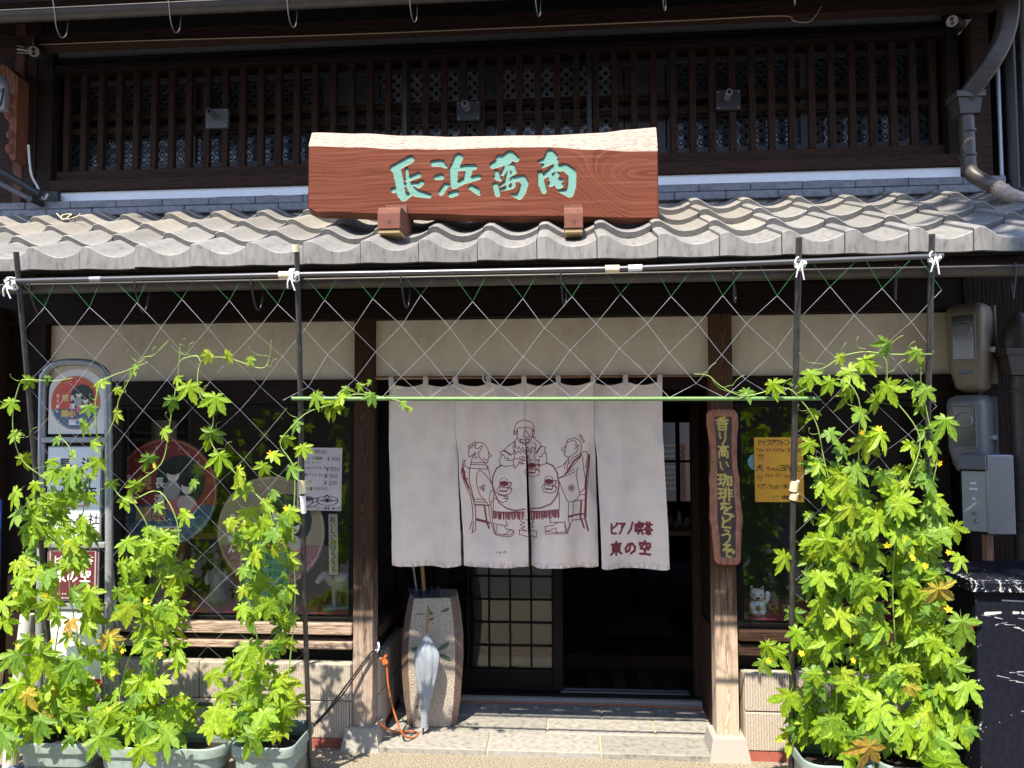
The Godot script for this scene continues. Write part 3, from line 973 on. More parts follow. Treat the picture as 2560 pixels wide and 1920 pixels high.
func tile_mesh(eave: bool) -> ArrayMesh:
	# x across, y off the roof, z down the slope; the lower edge at z = 0
	var b := MB.new()
	var U := [0.0, 0.05, 0.10, 0.16, 0.23, 0.31, 0.40, 0.50, 0.62, 0.74, 0.87, 1.0]
	var rows := []
	for i in 3:
		var z := -0.148 * i
		var row := PackedVector3Array()
		for u in U:
			row.append(Vector3(u * (PITCH - 0.0035), tile_height(u) + lerpf(0.034, 0.000, i / 2.0), z))
		rows.append(row)
	b.grid(rows, Vector3.UP)
	# rounded nose, then the front edge
	var n1 := PackedVector3Array(); var n2 := PackedVector3Array()
	for p in rows[0]:
		n1.append(p + Vector3(0, -0.003, 0.004))
		n2.append(p + Vector3(0, -0.030, 0.003))
	b.grid([rows[0], n1], Vector3(0, 1, 1))
	if eave:
		var dn := Vector3(0, -0.895, 0.445)
		var lo := PackedVector3Array(); var back := PackedVector3Array()
		var fwd := Vector3(0, 0.445, 0.895)
		for p in n1:
			var q: Vector3 = p + dn * (0.895 * p.y - 0.445 * p.z + 0.023)
			lo.append(q - fwd * 0.004)
			back.append(q - fwd * 0.03)
		b.grid([n1, lo], Vector3(0, 0, 1))
		b.grid([lo, back], Vector3(0, -1, 0))
		b.quad(n1[0], rows[0][0], back[0], lo[0], Vector3.LEFT)
		b.quad(n1[-1], rows[0][-1], back[-1], lo[-1], Vector3.RIGHT)
	else:
		b.grid([n1, n2], Vector3(0, 0, 1))
	for e in [0, U.size() - 1]:
		var o := Vector3.LEFT if e == 0 else Vector3.RIGHT
		var d := Vector3(0, -0.022, 0)
		b.quad(rows[0][e], rows[2][e], rows[2][e] + d, rows[0][e] + d, o)
	return b.mesh()

func pent_roof(sh: Node) -> void:
	var N := Vector3(0, 0.895, 0.445); var S := Vector3(0, -0.445, 0.895)
	var B := Basis(Vector3.RIGHT, N, S)
	var deck := MB.new()
	deck.box(Vector3(-0.5, -0.03, -0.5), Vector3(6.1, 0.03, 1.0), 0.0, Transform3D(B, Vector3(0, 2.505, 0.95)))
	var roof := part("tiled_roof", deck, M.black, sh)
	var plain := tile_mesh(false); var front := tile_mesh(true)
	for k in 4:
		for c in 24:
			var x := ROOF_X0 + PITCH * c
			var at := Vector3(x, 2.480, 0.95) - S * (0.248 * k) + N * rng.randf_range(-0.001, 0.003)
			var m: Material = M.tiles[rng.randi() % 5]
			if k == 0:
				m = M.tiles_front[rng.randi() % 3]
			if k >= 2 and rng.randf() < 0.6 or k == 1 and rng.randf() < 0.2:
				m = M.tiles_dusty[rng.randi() % 3]
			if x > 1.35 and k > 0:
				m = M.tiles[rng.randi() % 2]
			part("roof_tile", front if k == 0 else plain, m, roof, at, B * Basis(Vector3.UP, rng.randf_range(-0.012, 0.012)) * Basis(Vector3.BACK, rng.randf_range(-0.008, 0.008)))
	# mortar under the ridge courses
	bx("mortar", -3.3, 2.24, 2.86, 2.945, -0.10, 0.075, M.mortar, sh)
	var course := part("ridge", mortar_cap(), M.mortar, sh)
	for row in 2:
		var x := -3.3 - (0.13 if row == 0 else 0.0)
		while x < 2.25:
			var s := MB.new()
			var x0 := maxf(x, -3.3); var x1 := minf(x + 0.2645, 2.262 if row == 0 else 2.25)
			s.box(Vector3((x0 + x1) / 2, 2.966 if row == 0 else 3.013, 0.06 if row == 0 else 0.045), Vector3(x1 - x0, 0.042, 0.10), 0.004)
			part("ridge_tile", s, M.tile_dark, course, Vector3(0, rng.randf_range(-0.0012, 0.0012), rng.randf_range(-0.002, 0.002)))
			x += 0.267

func mortar_cap() -> MB:
	var b := MB.new()
	var pts := PackedVector3Array(); var hi := PackedVector3Array()
	for i in 60:
		var x := lerpf(-3.3, 2.24, i / 59.0)
		pts.append(Vector3(x, 3.034 + rng.randf_range(-0.002, 0.003), 0.088 + rng.randf_range(-0.004, 0.003)))
		hi.append(Vector3(x, 3.058 + rng.randf_range(-0.003, 0.003), -0.008))
	b.grid([pts, hi], Vector3(0, 1, 1))
	return b

# ---------------------------------------------------------------- shop windows
func stone_rows(sh: Node, x0: float, x1: float, z: float, joints: Array) -> void:
	# a low wall of two courses of grooved blocks on a red footing
	var back := MB.new()
	back.box(Vector3((x0 + x1) / 2, 0.25, z - 0.07), Vector3(x1 - x0, 0.44, 0.08), 0.0)
	var w := part("stone_wall", back, M.grout, sh)
	for row in 2:
		var y0 := 0.088 + 0.200 * row
		var xs: Array = [x0] + joints[row] + [x1]
		for i in xs.size() - 1:
			var s := MB.new()
			s.box(Vector3((xs[i] + xs[i + 1]) / 2, y0 + 0.0985, z - 0.03), Vector3(xs[i + 1] - xs[i] - 0.004, 0.196, 0.06), 0.006)
			part("stone_block", s, M.stone, w, Vector3(0, 0, rng.randf_range(-0.003, 0.003)))
	bx("footing", x0, x1, 0.0, 0.087, z - 0.08, z - 0.006, M.redbase, sh)

func show_windows(sh: Node) -> void:
	# left
	bx("window_frame", -2.956, -2.54, 0.50, 1.889, -0.09, -0.03, M.dark_v, sh)
	var fr := MB.new()
	for q in [[-2.54, -2.505, 0.70, 1.889], [-1.200, -1.168, 0.70, 1.889]]:
		fr.box(Vector3((q[0] + q[1]) / 2, (q[2] + q[3]) / 2, -0.045), Vector3(q[1] - q[0], q[3] - q[2], 0.05), 0.003)
	fr.box(Vector3(-1.85, 0.712, -0.045), Vector3(1.30, 0.022, 0.05), 0.003)
	fr.box(Vector3(-1.85, 1.877, -0.045), Vector3(1.30, 0.022, 0.05), 0.003)
	var wn := part("show_window", fr, M.alum, sh)
	var g := MB.new()
	g.box(Vector3(-1.8525, 1.295, -0.045), Vector3(1.305, 1.142, 0.005))
	part("pane", g, M.glass, wn)
	bx("sill_board", -2.95, -1.168, 0.637, 0.699, -0.10, 0.022, M.weathered, sh, 0.005)
	bx("sill_board", -2.95, -1.168, 0.560, 0.598, -0.10, 0.020, M.weathered, sh, 0.005)
	bx("plank", -2.95, -1.168, 0.44, 0.70, -0.13, -0.105, M.black, sh)
	stone_rows(sh, -2.95, -1.169, 0.02, [[-2.45, -1.85, -1.178], [-2.62, -2.02, -1.42]])
	# display shelf and dark back
	bx("display_shelf", -2.54, -1.168, 0.66, 0.722, -0.62, -0.075, M.red_cloth, sh)
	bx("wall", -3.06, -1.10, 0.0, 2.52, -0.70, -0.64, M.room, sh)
	# right
	var f2 := MB.new()
	f2.box(Vector3(0.903, 1.29, -0.045), Vector3(0.04, 1.19, 0.05), 0.003)
	f2.box(Vector3(1.88, 1.29, -0.045), Vector3(0.04, 1.19, 0.05), 0.003)
	f2.box(Vector3(1.391, 0.712, -0.045), Vector3(0.935, 0.03, 0.05), 0.003)
	f2.box(Vector3(1.391, 1.872, -0.045), Vector3(0.935, 0.03, 0.05), 0.003)
	var w2 := part("show_window", f2, M.alum, sh)
	var g2 := MB.new()
	g2.box(Vector3(1.3915, 1.2925, -0.045), Vector3(0.937, 1.129, 0.005))
	part("pane", g2, M.glass, w2)
	bx("sill_board", 0.885, 1.90, 0.640, 0.697, -0.10, 0.022, M.sill, sh, 0.005)
	bx("sill_board", 0.885, 1.90, 0.560, 0.620, -0.10, 0.0, M.sill, sh, 0.005)
	bx("plank", 0.885, 1.90, 0.46, 0.70, -0.13, -0.105, M.black, sh)
	stone_rows(sh, 0.905, 1.90, 0.03, [[1.17, 1.50], [1.165, 1.48]])
	bx("display_shelf", 0.885, 1.90, 0.66, 0.726, -0.55, -0.075, M.red_cloth, sh)
	bx("wall", 0.90, 2.19, 0.0, 2.52, -0.70, -0.60, M.room, sh)
	bx("wall_panel", 1.98, 2.06, 0.03, 2.02, -0.12, -0.05, M.dark_v, sh)

func entrance(sh: Node) -> void:
	# side of the recess, left: low stone, boards, a window above
	var w := part("stone_wall", recess_core(), M.grout, sh)
	for q in [[0.088, 0.285, -0.10, -0.40], [0.088, 0.285, -0.404, -0.70], [0.289, 0.484, -0.10, -0.30], [0.289, 0.484, -0.304, -0.52], [0.289, 0.484, -0.524, -0.70]]:
		var s := MB.new()
		s.box(Vector3(-1.068, (q[0] + q[1]) / 2, (q[2] + q[3]) / 2), Vector3(0.05, q[1] - q[0], q[2] - q[3]), 0.005)
		part("stone_block", s, M.stone, w)
	bx("footing", -1.09, -1.05, 0.03, 0.087, -0.70, -0.10, M.redbase, sh)
	bx("sill_board", -1.10, -1.035, 0.60, 0.66, -0.72, -0.10, M.sill, sh)
	bx("plank", -1.13, -1.09, 0.48, 0.61, -0.72, -0.10, M.black, sh)
	bx("window_frame", -1.09, -1.05, 0.66, 0.69, -0.72, -0.11, M.alum, sh)
	bx("window_frame", -1.09, -1.05, 0.69, 1.96, -0.72, -0.69, M.alum, sh)
	var g := MB.new()
	g.quad(Vector3(-1.07, 0.69, -0.11), Vector3(-1.07, 0.69, -0.69), Vector3(-1.07, 1.96, -0.69), Vector3(-1.07, 1.96, -0.11), Vector3.RIGHT)
	part("pane", g, M.glass, sh)
	# side of the recess, right
	bx("wall_panel", 0.815, 0.875, 0.05, 1.96, -0.70, -0.115, M.dark_v, sh)
	bx("wall_panel", 0.800, 0.818, 0.06, 0.62, -0.66, -0.14, M.sill, sh)
	bx("door_post", 0.775, 0.835, 0.05, 1.96, -0.78, -0.69, M.sill, sh)
	bx("door_head", -1.09, 0.84, 1.90, 1.98, -0.80, -0.66, M.dark_h, sh)
	bx("threshold", -1.08, 0.84, 0.030, 0.088, -0.66, -0.62, M.granite, sh)
	bx("threshold", -1.08, 0.84, 0.030, 0.100, -0.82, -0.661, M.alum, sh)
	bx("door_rail", -0.05, 0.74, 0.101, 0.112, -0.715, -0.690, M.steel, sh)
	bx("door_rail", -0.05, 0.74, 0.101, 0.112, -0.755, -0.735, M.steel, sh)
	# sliding door with small panes
	var d := MB.new()
	var z := -0.72
	for q in [[-0.845, -0.765, 0.105, 1.90], [-0.100, -0.034, 0.105, 1.90]]:
		d.box(Vector3((q[0] + q[1]) / 2, (q[2] + q[3]) / 2, z), Vector3(q[1] - q[0], q[3] - q[2], 0.036), 0.004)
	d.box(Vector3(-0.4325, 0.222, z), Vector3(0.664, 0.025, 0.034), 0.003)
	d.box(Vector3(-0.4325, 0.158, z - 0.006), Vector3(0.664, 0.106, 0.02), 0.0)
	d.box(Vector3(-0.4325, 1.86, z), Vector3(0.664, 0.07, 0.034), 0.003)
	for x in [-0.634, -0.499, -0.366, -0.233]:
		d.box(Vector3(x, 1.03, z), Vector3(0.012, 1.60, 0.022), 0.002)
	for k in 12:
		d.box(Vector3(-0.4325, 0.377 + 0.1435 * k if k < 11 else 1.825, z), Vector3(0.664, 0.011, 0.020), 0.002)
	var door := part("sliding_door", d, M.alum, sh)
	var xs := [-0.765, -0.634, -0.499, -0.366, -0.233, -0.100]
	var pm := glass(Color(0.12, 0.13, 0.125), 0.2)
	for i in 5:
		for k in 6:
			var y0 := 0.240 + 0.1435 * k
			var b := MB.new()
			b.box(Vector3((xs[i] + xs[i + 1]) / 2, y0 + 0.066, z - 0.004), Vector3(xs[i + 1] - xs[i] - 0.010, 0.133, 0.004), 0.0)
			part("pane", b, pm, door)
	# room behind
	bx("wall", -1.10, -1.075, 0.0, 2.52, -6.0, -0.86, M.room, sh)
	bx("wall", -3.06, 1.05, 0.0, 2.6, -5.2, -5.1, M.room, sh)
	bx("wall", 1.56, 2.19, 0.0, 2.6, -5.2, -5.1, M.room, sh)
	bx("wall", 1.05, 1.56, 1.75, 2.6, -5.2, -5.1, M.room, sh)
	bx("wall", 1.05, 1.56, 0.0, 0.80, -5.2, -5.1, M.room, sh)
	var bf := MB.new()
	bf.box(Vector3(1.33, 1.27, -5.08), Vector3(0.05, 0.98, 0.04), 0.002)
	bf.box(Vector3(1.30, 1.28, -5.15), Vector3(0.51, 0.03, 0.04), 0.002)
	part("back_window", bf, M.alum, sh)
	for k in 10:
		bx("floor_board", -0.05 + 0.085 * k, 0.032 + 0.085 * k, 0.05, 0.075, -1.25, -0.83, M.dark_v if k % 2 else M.sill, sh)
	bx("step", -0.4, 1.2, 0.05, 0.16, -1.75, -1.26, M.sill, sh)
	bx("floor_mat", 0.30, 0.80, 0.161, 0.17, -2.5, -1.76, mat(lin(0.10, 0.10, 0.04), 0.95), sh)
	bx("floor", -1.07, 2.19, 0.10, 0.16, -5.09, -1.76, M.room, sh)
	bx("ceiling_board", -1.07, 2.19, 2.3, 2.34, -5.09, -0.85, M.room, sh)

func recess_core() -> MB:
	var b := MB.new()
	b.box(Vector3(-1.12, 0.25, -0.41), Vector3(0.06, 0.44, 0.60), 0.0)
	return b

# ---------------------------------------------------------------- the neighbours
func neighbours() -> void:
	var l := thing("neighbour_house", "brown boarded house end with carved eave bracket left of the shop", "building")
	bx("wall_board", -3.30, -3.19, 2.9, 4.2, -0.10, 0.0, M.sill, l)
	bx("wall_board", -3.188, -3.13, 2.9, 4.2, -0.10, 0.006, wood(lin(0.05, 0.022, 0.014), lin(0.17, 0.08, 0.05), "v", 0.75, 0.3, 63), l)
	bx("wall_board", -3.128, -3.055, 2.9, 4.2, -0.10, 0.0, M.sill, l)
	bx("wall_board", -4.6, -3.302, 0.0, 4.2, -0.3, -0.02, M.dark_v, l)
	bx("wall_board", -3.6, -3.20, 0.0, 2.45, -0.2, 0.10, M.sill, l)
	var b := MB.new()
	b.extrude(PackedVector2Array([Vector2(-3.30, 3.83), Vector2(-3.20, 3.83), Vector2(-3.125, 3.76), Vector2(-3.125, 3.28), Vector2(-3.145, 3.27), Vector2(-3.165, 3.30), Vector2(-3.168, 3.38), Vector2(-3.155, 3.41), Vector2(-3.17, 3.45), Vector2(-3.165, 3.49), Vector2(-3.20, 3.53), Vector2(-3.195, 3.58), Vector2(-3.225, 3.62), Vector2(-3.22, 3.68), Vector2(-3.25, 3.72)]), 0.0, 0.09, Transform3D(Basis(), Vector3(0.03, 0, 0.01)))
	for q in [[Vector3(-3.15, 3.63, 0.1), 0.03], [Vector3(-3.14, 3.55, 0.1), 0.025], [Vector3(-3.13, 3.42, 0.1), 0.02], [Vector3(-3.13, 3.34, 0.1), 0.024]]:
		b.ball(q[0], Vector3(q[1], q[1] * 1.3, 0.02), 10, 6)
	part("carved_bracket", b, wood(lin(0.09, 0.035, 0.02), lin(0.24, 0.10, 0.055), "v", 0.7, 0.5, 64), l)
	# awning arm with its wall plate
	var a := thing("awning_arm", "dark folded awning arm bolted to the wall left of the lattice", "awning arm")
	tb("arm", [Vector3(-3.30, 3.30, 0.22), Vector3(-2.91, 3.06, 0.14)], 0.022, M.iron, a, 10)
	tb("arm", [Vector3(-3.30, 3.22, 0.26), Vector3(-2.95, 3.03, 0.18)], 0.014, M.grey_box, a, 8)
	bx("wall_plate", -2.99, -2.88, 2.985, 3.11, 0.012, 0.05, M.iron, a)
	tb("bolt", [Vector3(-2.90, 3.03, 0.03), Vector3(-2.90, 3.03, 0.075)], 0.013, M.steel, a, 8)
	tb("bolt", [Vector3(-2.93, 3.02, 0.10), Vector3(-2.93, 3.02, 0.20)], 0.018, M.iron, a, 8)
	tb("cord", smooth([Vector3(-3.02, 3.36, 0.10), Vector3(-3.0, 3.2, 0.10), Vector3(-2.96, 3.12, 0.10), Vector3(-2.93, 3.05, 0.09), Vector3(-2.905, 3.08, 0.09)]), 0.006, M.mortar, a, 6)
	var lp := thing("cable_insulator", "weathered grey cable bracket with hanging wire at the upper left edge", "bracket")
	var ib := MB.new()
	ib.ball(Vector3(-3.06, 3.60, 0.30), Vector3(0.07, 0.08, 0.05), 12, 8)
	ib.box(Vector3(-3.02, 3.52, 0.30), Vector3(0.05, 0.10, 0.05), 0.01)
	part("body", ib, M.galv, lp)
	tb("wire", smooth([Vector3(-2.99, 3.58, 0.33), Vector3(-2.995, 3.50, 0.34), Vector3(-3.03, 3.42, 0.34), Vector3(-3.02, 3.33, 0.34), Vector3(-3.05, 3.26, 0.34)]), 0.006, M.iron, lp, 6)
	# right
	var r := thing("neighbour_house", "pale grey rendered wall of the next house right of the downpipe", "building")
	bx("wall", 2.41, 4.2, 0.0, 4.6, -0.8, 0.03, noisy([lin(0.26, 0.26, 0.255), lin(0.40, 0.40, 0.39), lin(0.48, 0.475, 0.46)], 0.012, 5, Vector3(1.5, 1.5, 1.5), 0.9, 0.2, 66), r)
	tb("conduit", [Vector3(2.265, 2.9, 0.03), Vector3(2.265, 3.62, 0.03)], 0.012, M.steel, r, 8)
	tb("conduit", [Vector3(2.37, 2.9, 0.08), Vector3(2.37, 4.3, 0.08)], 0.014, M.galv, r, 8)
	tb("drainpipe", [Vector3(2.33, 2.86, 0.02), Vector3(2.33, 4.3, 0.02)], 0.03, M.iron, r, 10)
	tb("wire", smooth([Vector3(2.38, 3.72, 0.30), Vector3(2.33, 3.62, 0.33), Vector3(2.30, 3.58, 0.33), Vector3(2.34, 3.54, 0.33), Vector3(2.42, 3.56, 0.30)]), 0.005, mat(lin(0.35, 0.20, 0.14), 0.6), r, 6)
	tb("wire", smooth([Vector3(2.38, 3.76, 0.30), Vector3(2.31, 3.70, 0.33), Vector3(2.29, 3.64, 0.33), Vector3(2.33, 3.58, 0.33), Vector3(2.42, 3.60, 0.30)]), 0.007, M.iron, r, 6)

# ---------------------------------------------------------------- carved signboard
func signboard() -> void:
	var t := thing("signboard", "long red brown wooden signboard with carved mint green characters on the tiled roof", "signboard", Vector3(0, 0.081, 0.18))
	t.scale = Vector3.ONE * 0.955
	# front face as relief: 3.2 mm cells, the characters sunk
	var X0 := -1.240; var X1 := 0.436; var Y0 := 2.735; var Y1 := 3.22
	var W := 1024; var H := 296
	var cv := Cv.new(W, H, Color(0, 0, 0))
	cv.s = (1.0 / 4.022) * 0.001911 * W / (X1 - X0)
	# the characters were measured in a frame whose origin lies at x -0.923, y 3.093 m
	cv.o = Vector2((-0.923 - X0) / (X1 - X0) * W, (Y1 - 3.093) / (Y1 - Y0) * H)
	var c := Color(1, 1, 1)
	cv.brush("220,180,30 390,90,28;250,210,35 275,320,35 290,430,35 320,480,30;350,190,12 355,270,14 370,370,16 395,420,18;350,300,16 470,255,22;340,350,12 440,345,16 470,360,22 500,335,22;215,405,20 290,380,20;390,380,20 450,440,28 580,470,18;320,480,28 390,450,14 410,430,10", c)
	cv.brush("625,140,24 700,140,26 750,180,12;650,285,18 700,280,24;700,440,22 750,370,20 785,365,8;880,90,34 830,200,32 830,300,30 830,370,26;870,200,18 960,195,24 1040,190,20;985,210,28 960,310,24;830,380,20 930,330,22 1080,295,20;800,465,22 850,450,22;1005,395,20 1060,430,24 1085,465,12", c)
	cv.brush("1225,180,24 1280,150,28 1400,80,34 1460,120,24;1290,110,26 1330,130,22;1250,170,28 1380,130,30;1320,270,14 1360,200,18 1420,190,20 1440,250,18 1400,280,14;1260,240,14 1270,300,24 1300,325,12;1390,200,10 1370,320,16 1370,410,12;1310,430,10 1420,400,16 1430,380,18;1250,380,22 1270,470,22;1420,320,16 1520,320,28 1545,370,28 1520,450,28 1490,500,24 1415,480,8;1300,390,10 1370,340,14 1440,350,10", c)
	cv.brush("1690,155,10 1760,140,22 1800,70,28 1840,110,26;1730,200,14 1830,140,26;1860,150,18 1850,230,16;1700,270,18 1710,370,26 1735,450,22;1730,310,16 1830,230,22 1950,220,28 2010,270,34;2020,280,30 2015,400,32 1990,480,32 1880,455,8;1800,290,16 1800,330,16;1860,290,24 1830,340,20 1800,390,16;1800,395,14 1870,350,18 1910,350,16;1870,350,16 1880,400,26 1900,400,22", c)
	var mask := cv.im
	var f := FastNoiseLite.new()
	f.seed = 12
	f.frequency = 0.006
	var al := Image.create(W, H, false, Image.FORMAT_RGBA8)
	for y in H:
		for x in W:
			var k := mask.get_pixel(x, y).r
			# grain runs along the board and bends round a knot on the right
			var yy := y + 13.0 * f.get_noise_2d(x * 0.4, y * 0.6)
			var kn := Vector2((x - 1010.0) * 0.16, y - 165.0).length()
			yy = lerpf(yy, kn * 1.0, smoothstep(700.0, 960.0, float(x)))
			var g := f.get_noise_2d(x * 0.35, yy * 22.0)
			var ln := pow(maxf(0.0, sin(yy * 0.52 + f.get_noise_2d(x * 0.4, yy) * 3.0)), 10.0)
			var wood_c := lin(0.092, 0.0265, 0.0145).lerp(lin(0.13, 0.041, 0.025), clampf(0.5 + g * 1.3, 0, 1)).lerp(lin(0.22, 0.08, 0.048), ln * 0.45)
			wood_c = wood_c.lerp(lin(0.15, 0.042, 0.026), clampf(f.get_noise_2d(x * 0.8, y * 1.2) * 0.8, 0, 0.5))
			var mint := lin(0.115, 0.25, 0.21).lerp(lin(0.15, 0.295, 0.25), clampf(0.5 + f.get_noise_2d(x * 5.0, y * 22.0), 0, 1))
			# long drying cracks and a weathered lower edge
			var crack := absf(y - (128.0 + 9.0 * sin(x * 0.006) + 6.0 * f.get_noise_1d(x * 1.5)))
			if crack < 0.9 and f.get_noise_1d(x * 0.9 + 500.0) > -0.05:
				wood_c = wood_c.lerp(lin(0.03, 0.012, 0.008), 0.7)
			wood_c = wood_c.lerp(lin(0.19, 0.085, 0.06), clampf(f.get_noise_2d(x * 0.3 + 900.0, y * 9.0) * 1.5 - 0.35, 0, 0.4))
			al.set_pixel(x, y, wood_c.lerp(mint, k))
	var face := textured(ImageTexture.create_from_image(al), 0.75)
	face.metallic_specular = 0.2
	var b := MB.new()
	var NX := 524; var NY := 150
	var rows := []
	for j in NY + 1:
		var row := PackedVector3Array()
		for i in NX + 1:
			var u := float(i) / NX; var v := float(j) / NY
			var x := lerpf(X0, X1, u)
			var top := board_bevel(x); var bot := board_foot(x)
			var y := lerpf(top, bot, v)
			var px := clampi(int(u * W), 0, W - 1); var py := clampi(int((Y1 - y) / (Y1 - Y0) * H), 0, H - 1)
			var k := mask.get_pixel(px, py).r
			var ex := minf(u, 1 - u) * 1.676
			var z := 0.545 - 0.0075 * k + 0.0004 * f.get_noise_2d(x * 300.0, y * 9000.0) - maxf(0.0, 0.006 - ex) * 0.6
			row.append(Vector3(x, y, z))
		rows.append(row)
	b.grid(rows, Vector3.BACK)
	# texture laid flat on the board
	for i in b.v.size():
		b.t[i] = Vector2((b.v[i].x - X0) / (X1 - X0), (Y1 - b.v[i].y) / (Y1 - Y0))
	var board := part("board", b, face, t)
	# live edge along the top, the rest of the slab
	var edge := MB.new()
	var r0 := PackedVector3Array(); var r1 := PackedVector3Array(); var r2 := PackedVector3Array(); var r3 := PackedVector3Array()
	for i in 90:
		var x := lerpf(X0, X1, i / 89.0)
		r0.append(Vector3(x, board_bevel(x), 0.545))
		r1.append(Vector3(x, lerpf(board_bevel(x), board_top(x), 0.12), 0.541))
		r2.append(Vector3(x, lerpf(board_bevel(x), board_top(x), 0.9), 0.500 + 0.004 * f.get_noise_1d(x * 500)))
		r3.append(Vector3(x, board_top(x), 0.488))
	edge.grid([r0, r1, r2, r3], Vector3(0, 1, 1))
	part("live_edge", edge, noisy([lin(0.10, 0.04, 0.027), lin(0.22, 0.13, 0.10), lin(0.32, 0.245, 0.205), lin(0.35, 0.275, 0.235), lin(0.29, 0.20, 0.165), lin(0.13, 0.06, 0.04)], 0.022, 5, Vector3(1.6, 7, 7), 0.9, 0.5, 68), t)
	var body := MB.new()
	var a0 := PackedVector3Array(); var a1 := PackedVector3Array(); var a2 := PackedVector3Array(); var a3 := PackedVector3Array()
	for i in 60:
		var x := lerpf(X0, X1, i / 59.0)
		a0.append(Vector3(x, board_top(x), 0.488))
		a1.append(Vector3(x, board_top(x) - 0.01, 0.478))
		a2.append(Vector3(x, board_foot(x) - 0.018, 0.488))
		a3.append(Vector3(x, board_foot(x), 0.545))
	body.grid([a0, a1], Vector3(0, 1, -1))
	body.grid([a1, a2], Vector3(0, 0, -1))
	body.grid([a2, a3], Vector3(0, -1, 0.3))
	for e in [0, 59]:
		var o := Vector3.LEFT if e == 0 else Vector3.RIGHT
		body.quad(a1[e], a2[e], a3[e], a0[e], o)
		body.tri(a0[e], a3[e], r0[0 if e == 0 else 89], o)
	part("slab", body, wood(lin(0.07, 0.024, 0.015), lin(0.17, 0.065, 0.04), "h", 0.8, 0.4, 69), t)
	# two blocks that carry it
	for q in [[-0.856, -0.752, 2.778, 2.672], [-0.004, 0.080, 2.756, 2.655]]:
		var s := MB.new()
		var xm: float = (q[0] + q[1]) / 2
		var hw: float = (q[1] - q[0]) / 2
		s.extrude(PackedVector2Array([Vector2(-0.30, q[3]), Vector2(0, q[3]), Vector2(0, q[2] - 0.035), Vector2(-0.008, q[2] - 0.014), Vector2(-0.026, q[2]), Vector2(-0.15, q[2] + 0.005), Vector2(-0.15, q[2] + 0.05), Vector2(-0.30, q[2] + 0.05)]), -hw, hw, Transform3D(Basis(Vector3(0, 0, 1), Vector3.UP, Vector3(-1, 0, 0)), Vector3(xm, 0, 0.705)))
		part("support_block", s, end_grain(), t)
		var ef := MB.new()
		ef.quad(Vector3(q[0] + 0.004, q[3] + 0.002, 0.7065), Vector3(q[1] - 0.004, q[3] + 0.002, 0.7065), Vector3(q[1] - 0.004, q[2] - 0.036, 0.7065), Vector3(q[0] + 0.004, q[2] - 0.036, 0.7065), Vector3.BACK)
		part("cut_end", ef, cut_end(), t)
		bx("shim", q[0] + 0.002, q[1] - 0.002, q[3] - 0.020, q[3] - 0.001, 0.40, 0.700, mat(lin(0.30, 0.22, 0.10), 0.8), t)

func cut_end() -> StandardMaterial3D:
	# sawn end of a log: year rings and drying cracks that run out from the heart
	if not M.has("cut_end"):
		var cv := Cv.new(96, 96, lin(0.14, 0.048, 0.03))
		for k in 9:
			cv.oval(50, 56, 8 + k * 9, 7 + k * 8, lin(0.12, 0.04, 0.026), 1.2)
		for k in 17:
			var a := TAU * k / 17.0 + rng.randf_range(-0.15, 0.15)
			var o := Vector2(50, 56)
			cv.seg(o + Vector2(cos(a), sin(a)) * rng.randf_range(2, 10), o + Vector2(cos(a), sin(a)) * rng.randf_range(30, 60), 0.9, 0.3, lin(0.04, 0.014, 0.01))
		cv.seg(Vector2(50, 56), Vector2(56, 95), 1.6, 1.2, lin(0.015, 0.008, 0.006))
		M.cut_end = textured(cv.tex(), 0.85)
	return M.cut_end

func end_grain() -> StandardMaterial3D:
	if not M.has("end_grain"):
		M.end_grain = noisy([lin(0.10, 0.034, 0.021), lin(0.13, 0.046, 0.029), lin(0.155, 0.056, 0.036)], 0.014, 3, Vector3(3, 3, 3), 0.85, 0.1, 70)
	return M.end_grain

func poly_at(P: Array, x: float) -> float:
	for i in P.size() - 1:
		if x <= P[i + 1][0]:
			return lerpf(P[i][1], P[i + 1][1], smoothstep(0.0, 1.0, clampf((x - P[i][0]) / (P[i + 1][0] - P[i][0]), 0, 1)))
	return P[-1][1]

func board_top(x: float) -> float:
	return poly_at([[-1.24, 3.211], [-1.0, 3.198], [-0.76, 3.179], [-0.524, 3.166], [-0.29, 3.163], [-0.06, 3.158], [0.17, 3.162], [0.32, 3.174], [0.436, 3.180]], x) + 0.008

func board_bevel(x: float) -> float:
	return poly_at([[-1.24, 3.137], [-1.0, 3.124], [-0.80, 3.108], [-0.544, 3.099], [-0.29, 3.100], [-0.098, 3.096], [0.131, 3.076], [0.321, 3.062], [0.436, 3.060]], x) - 0.008

func board_foot(x: float) -> float:
	return poly_at([[-1.24, 2.825], [-1.19, 2.806], [-0.80, 2.788], [-0.215, 2.762], [0.436, 2.738]], x)

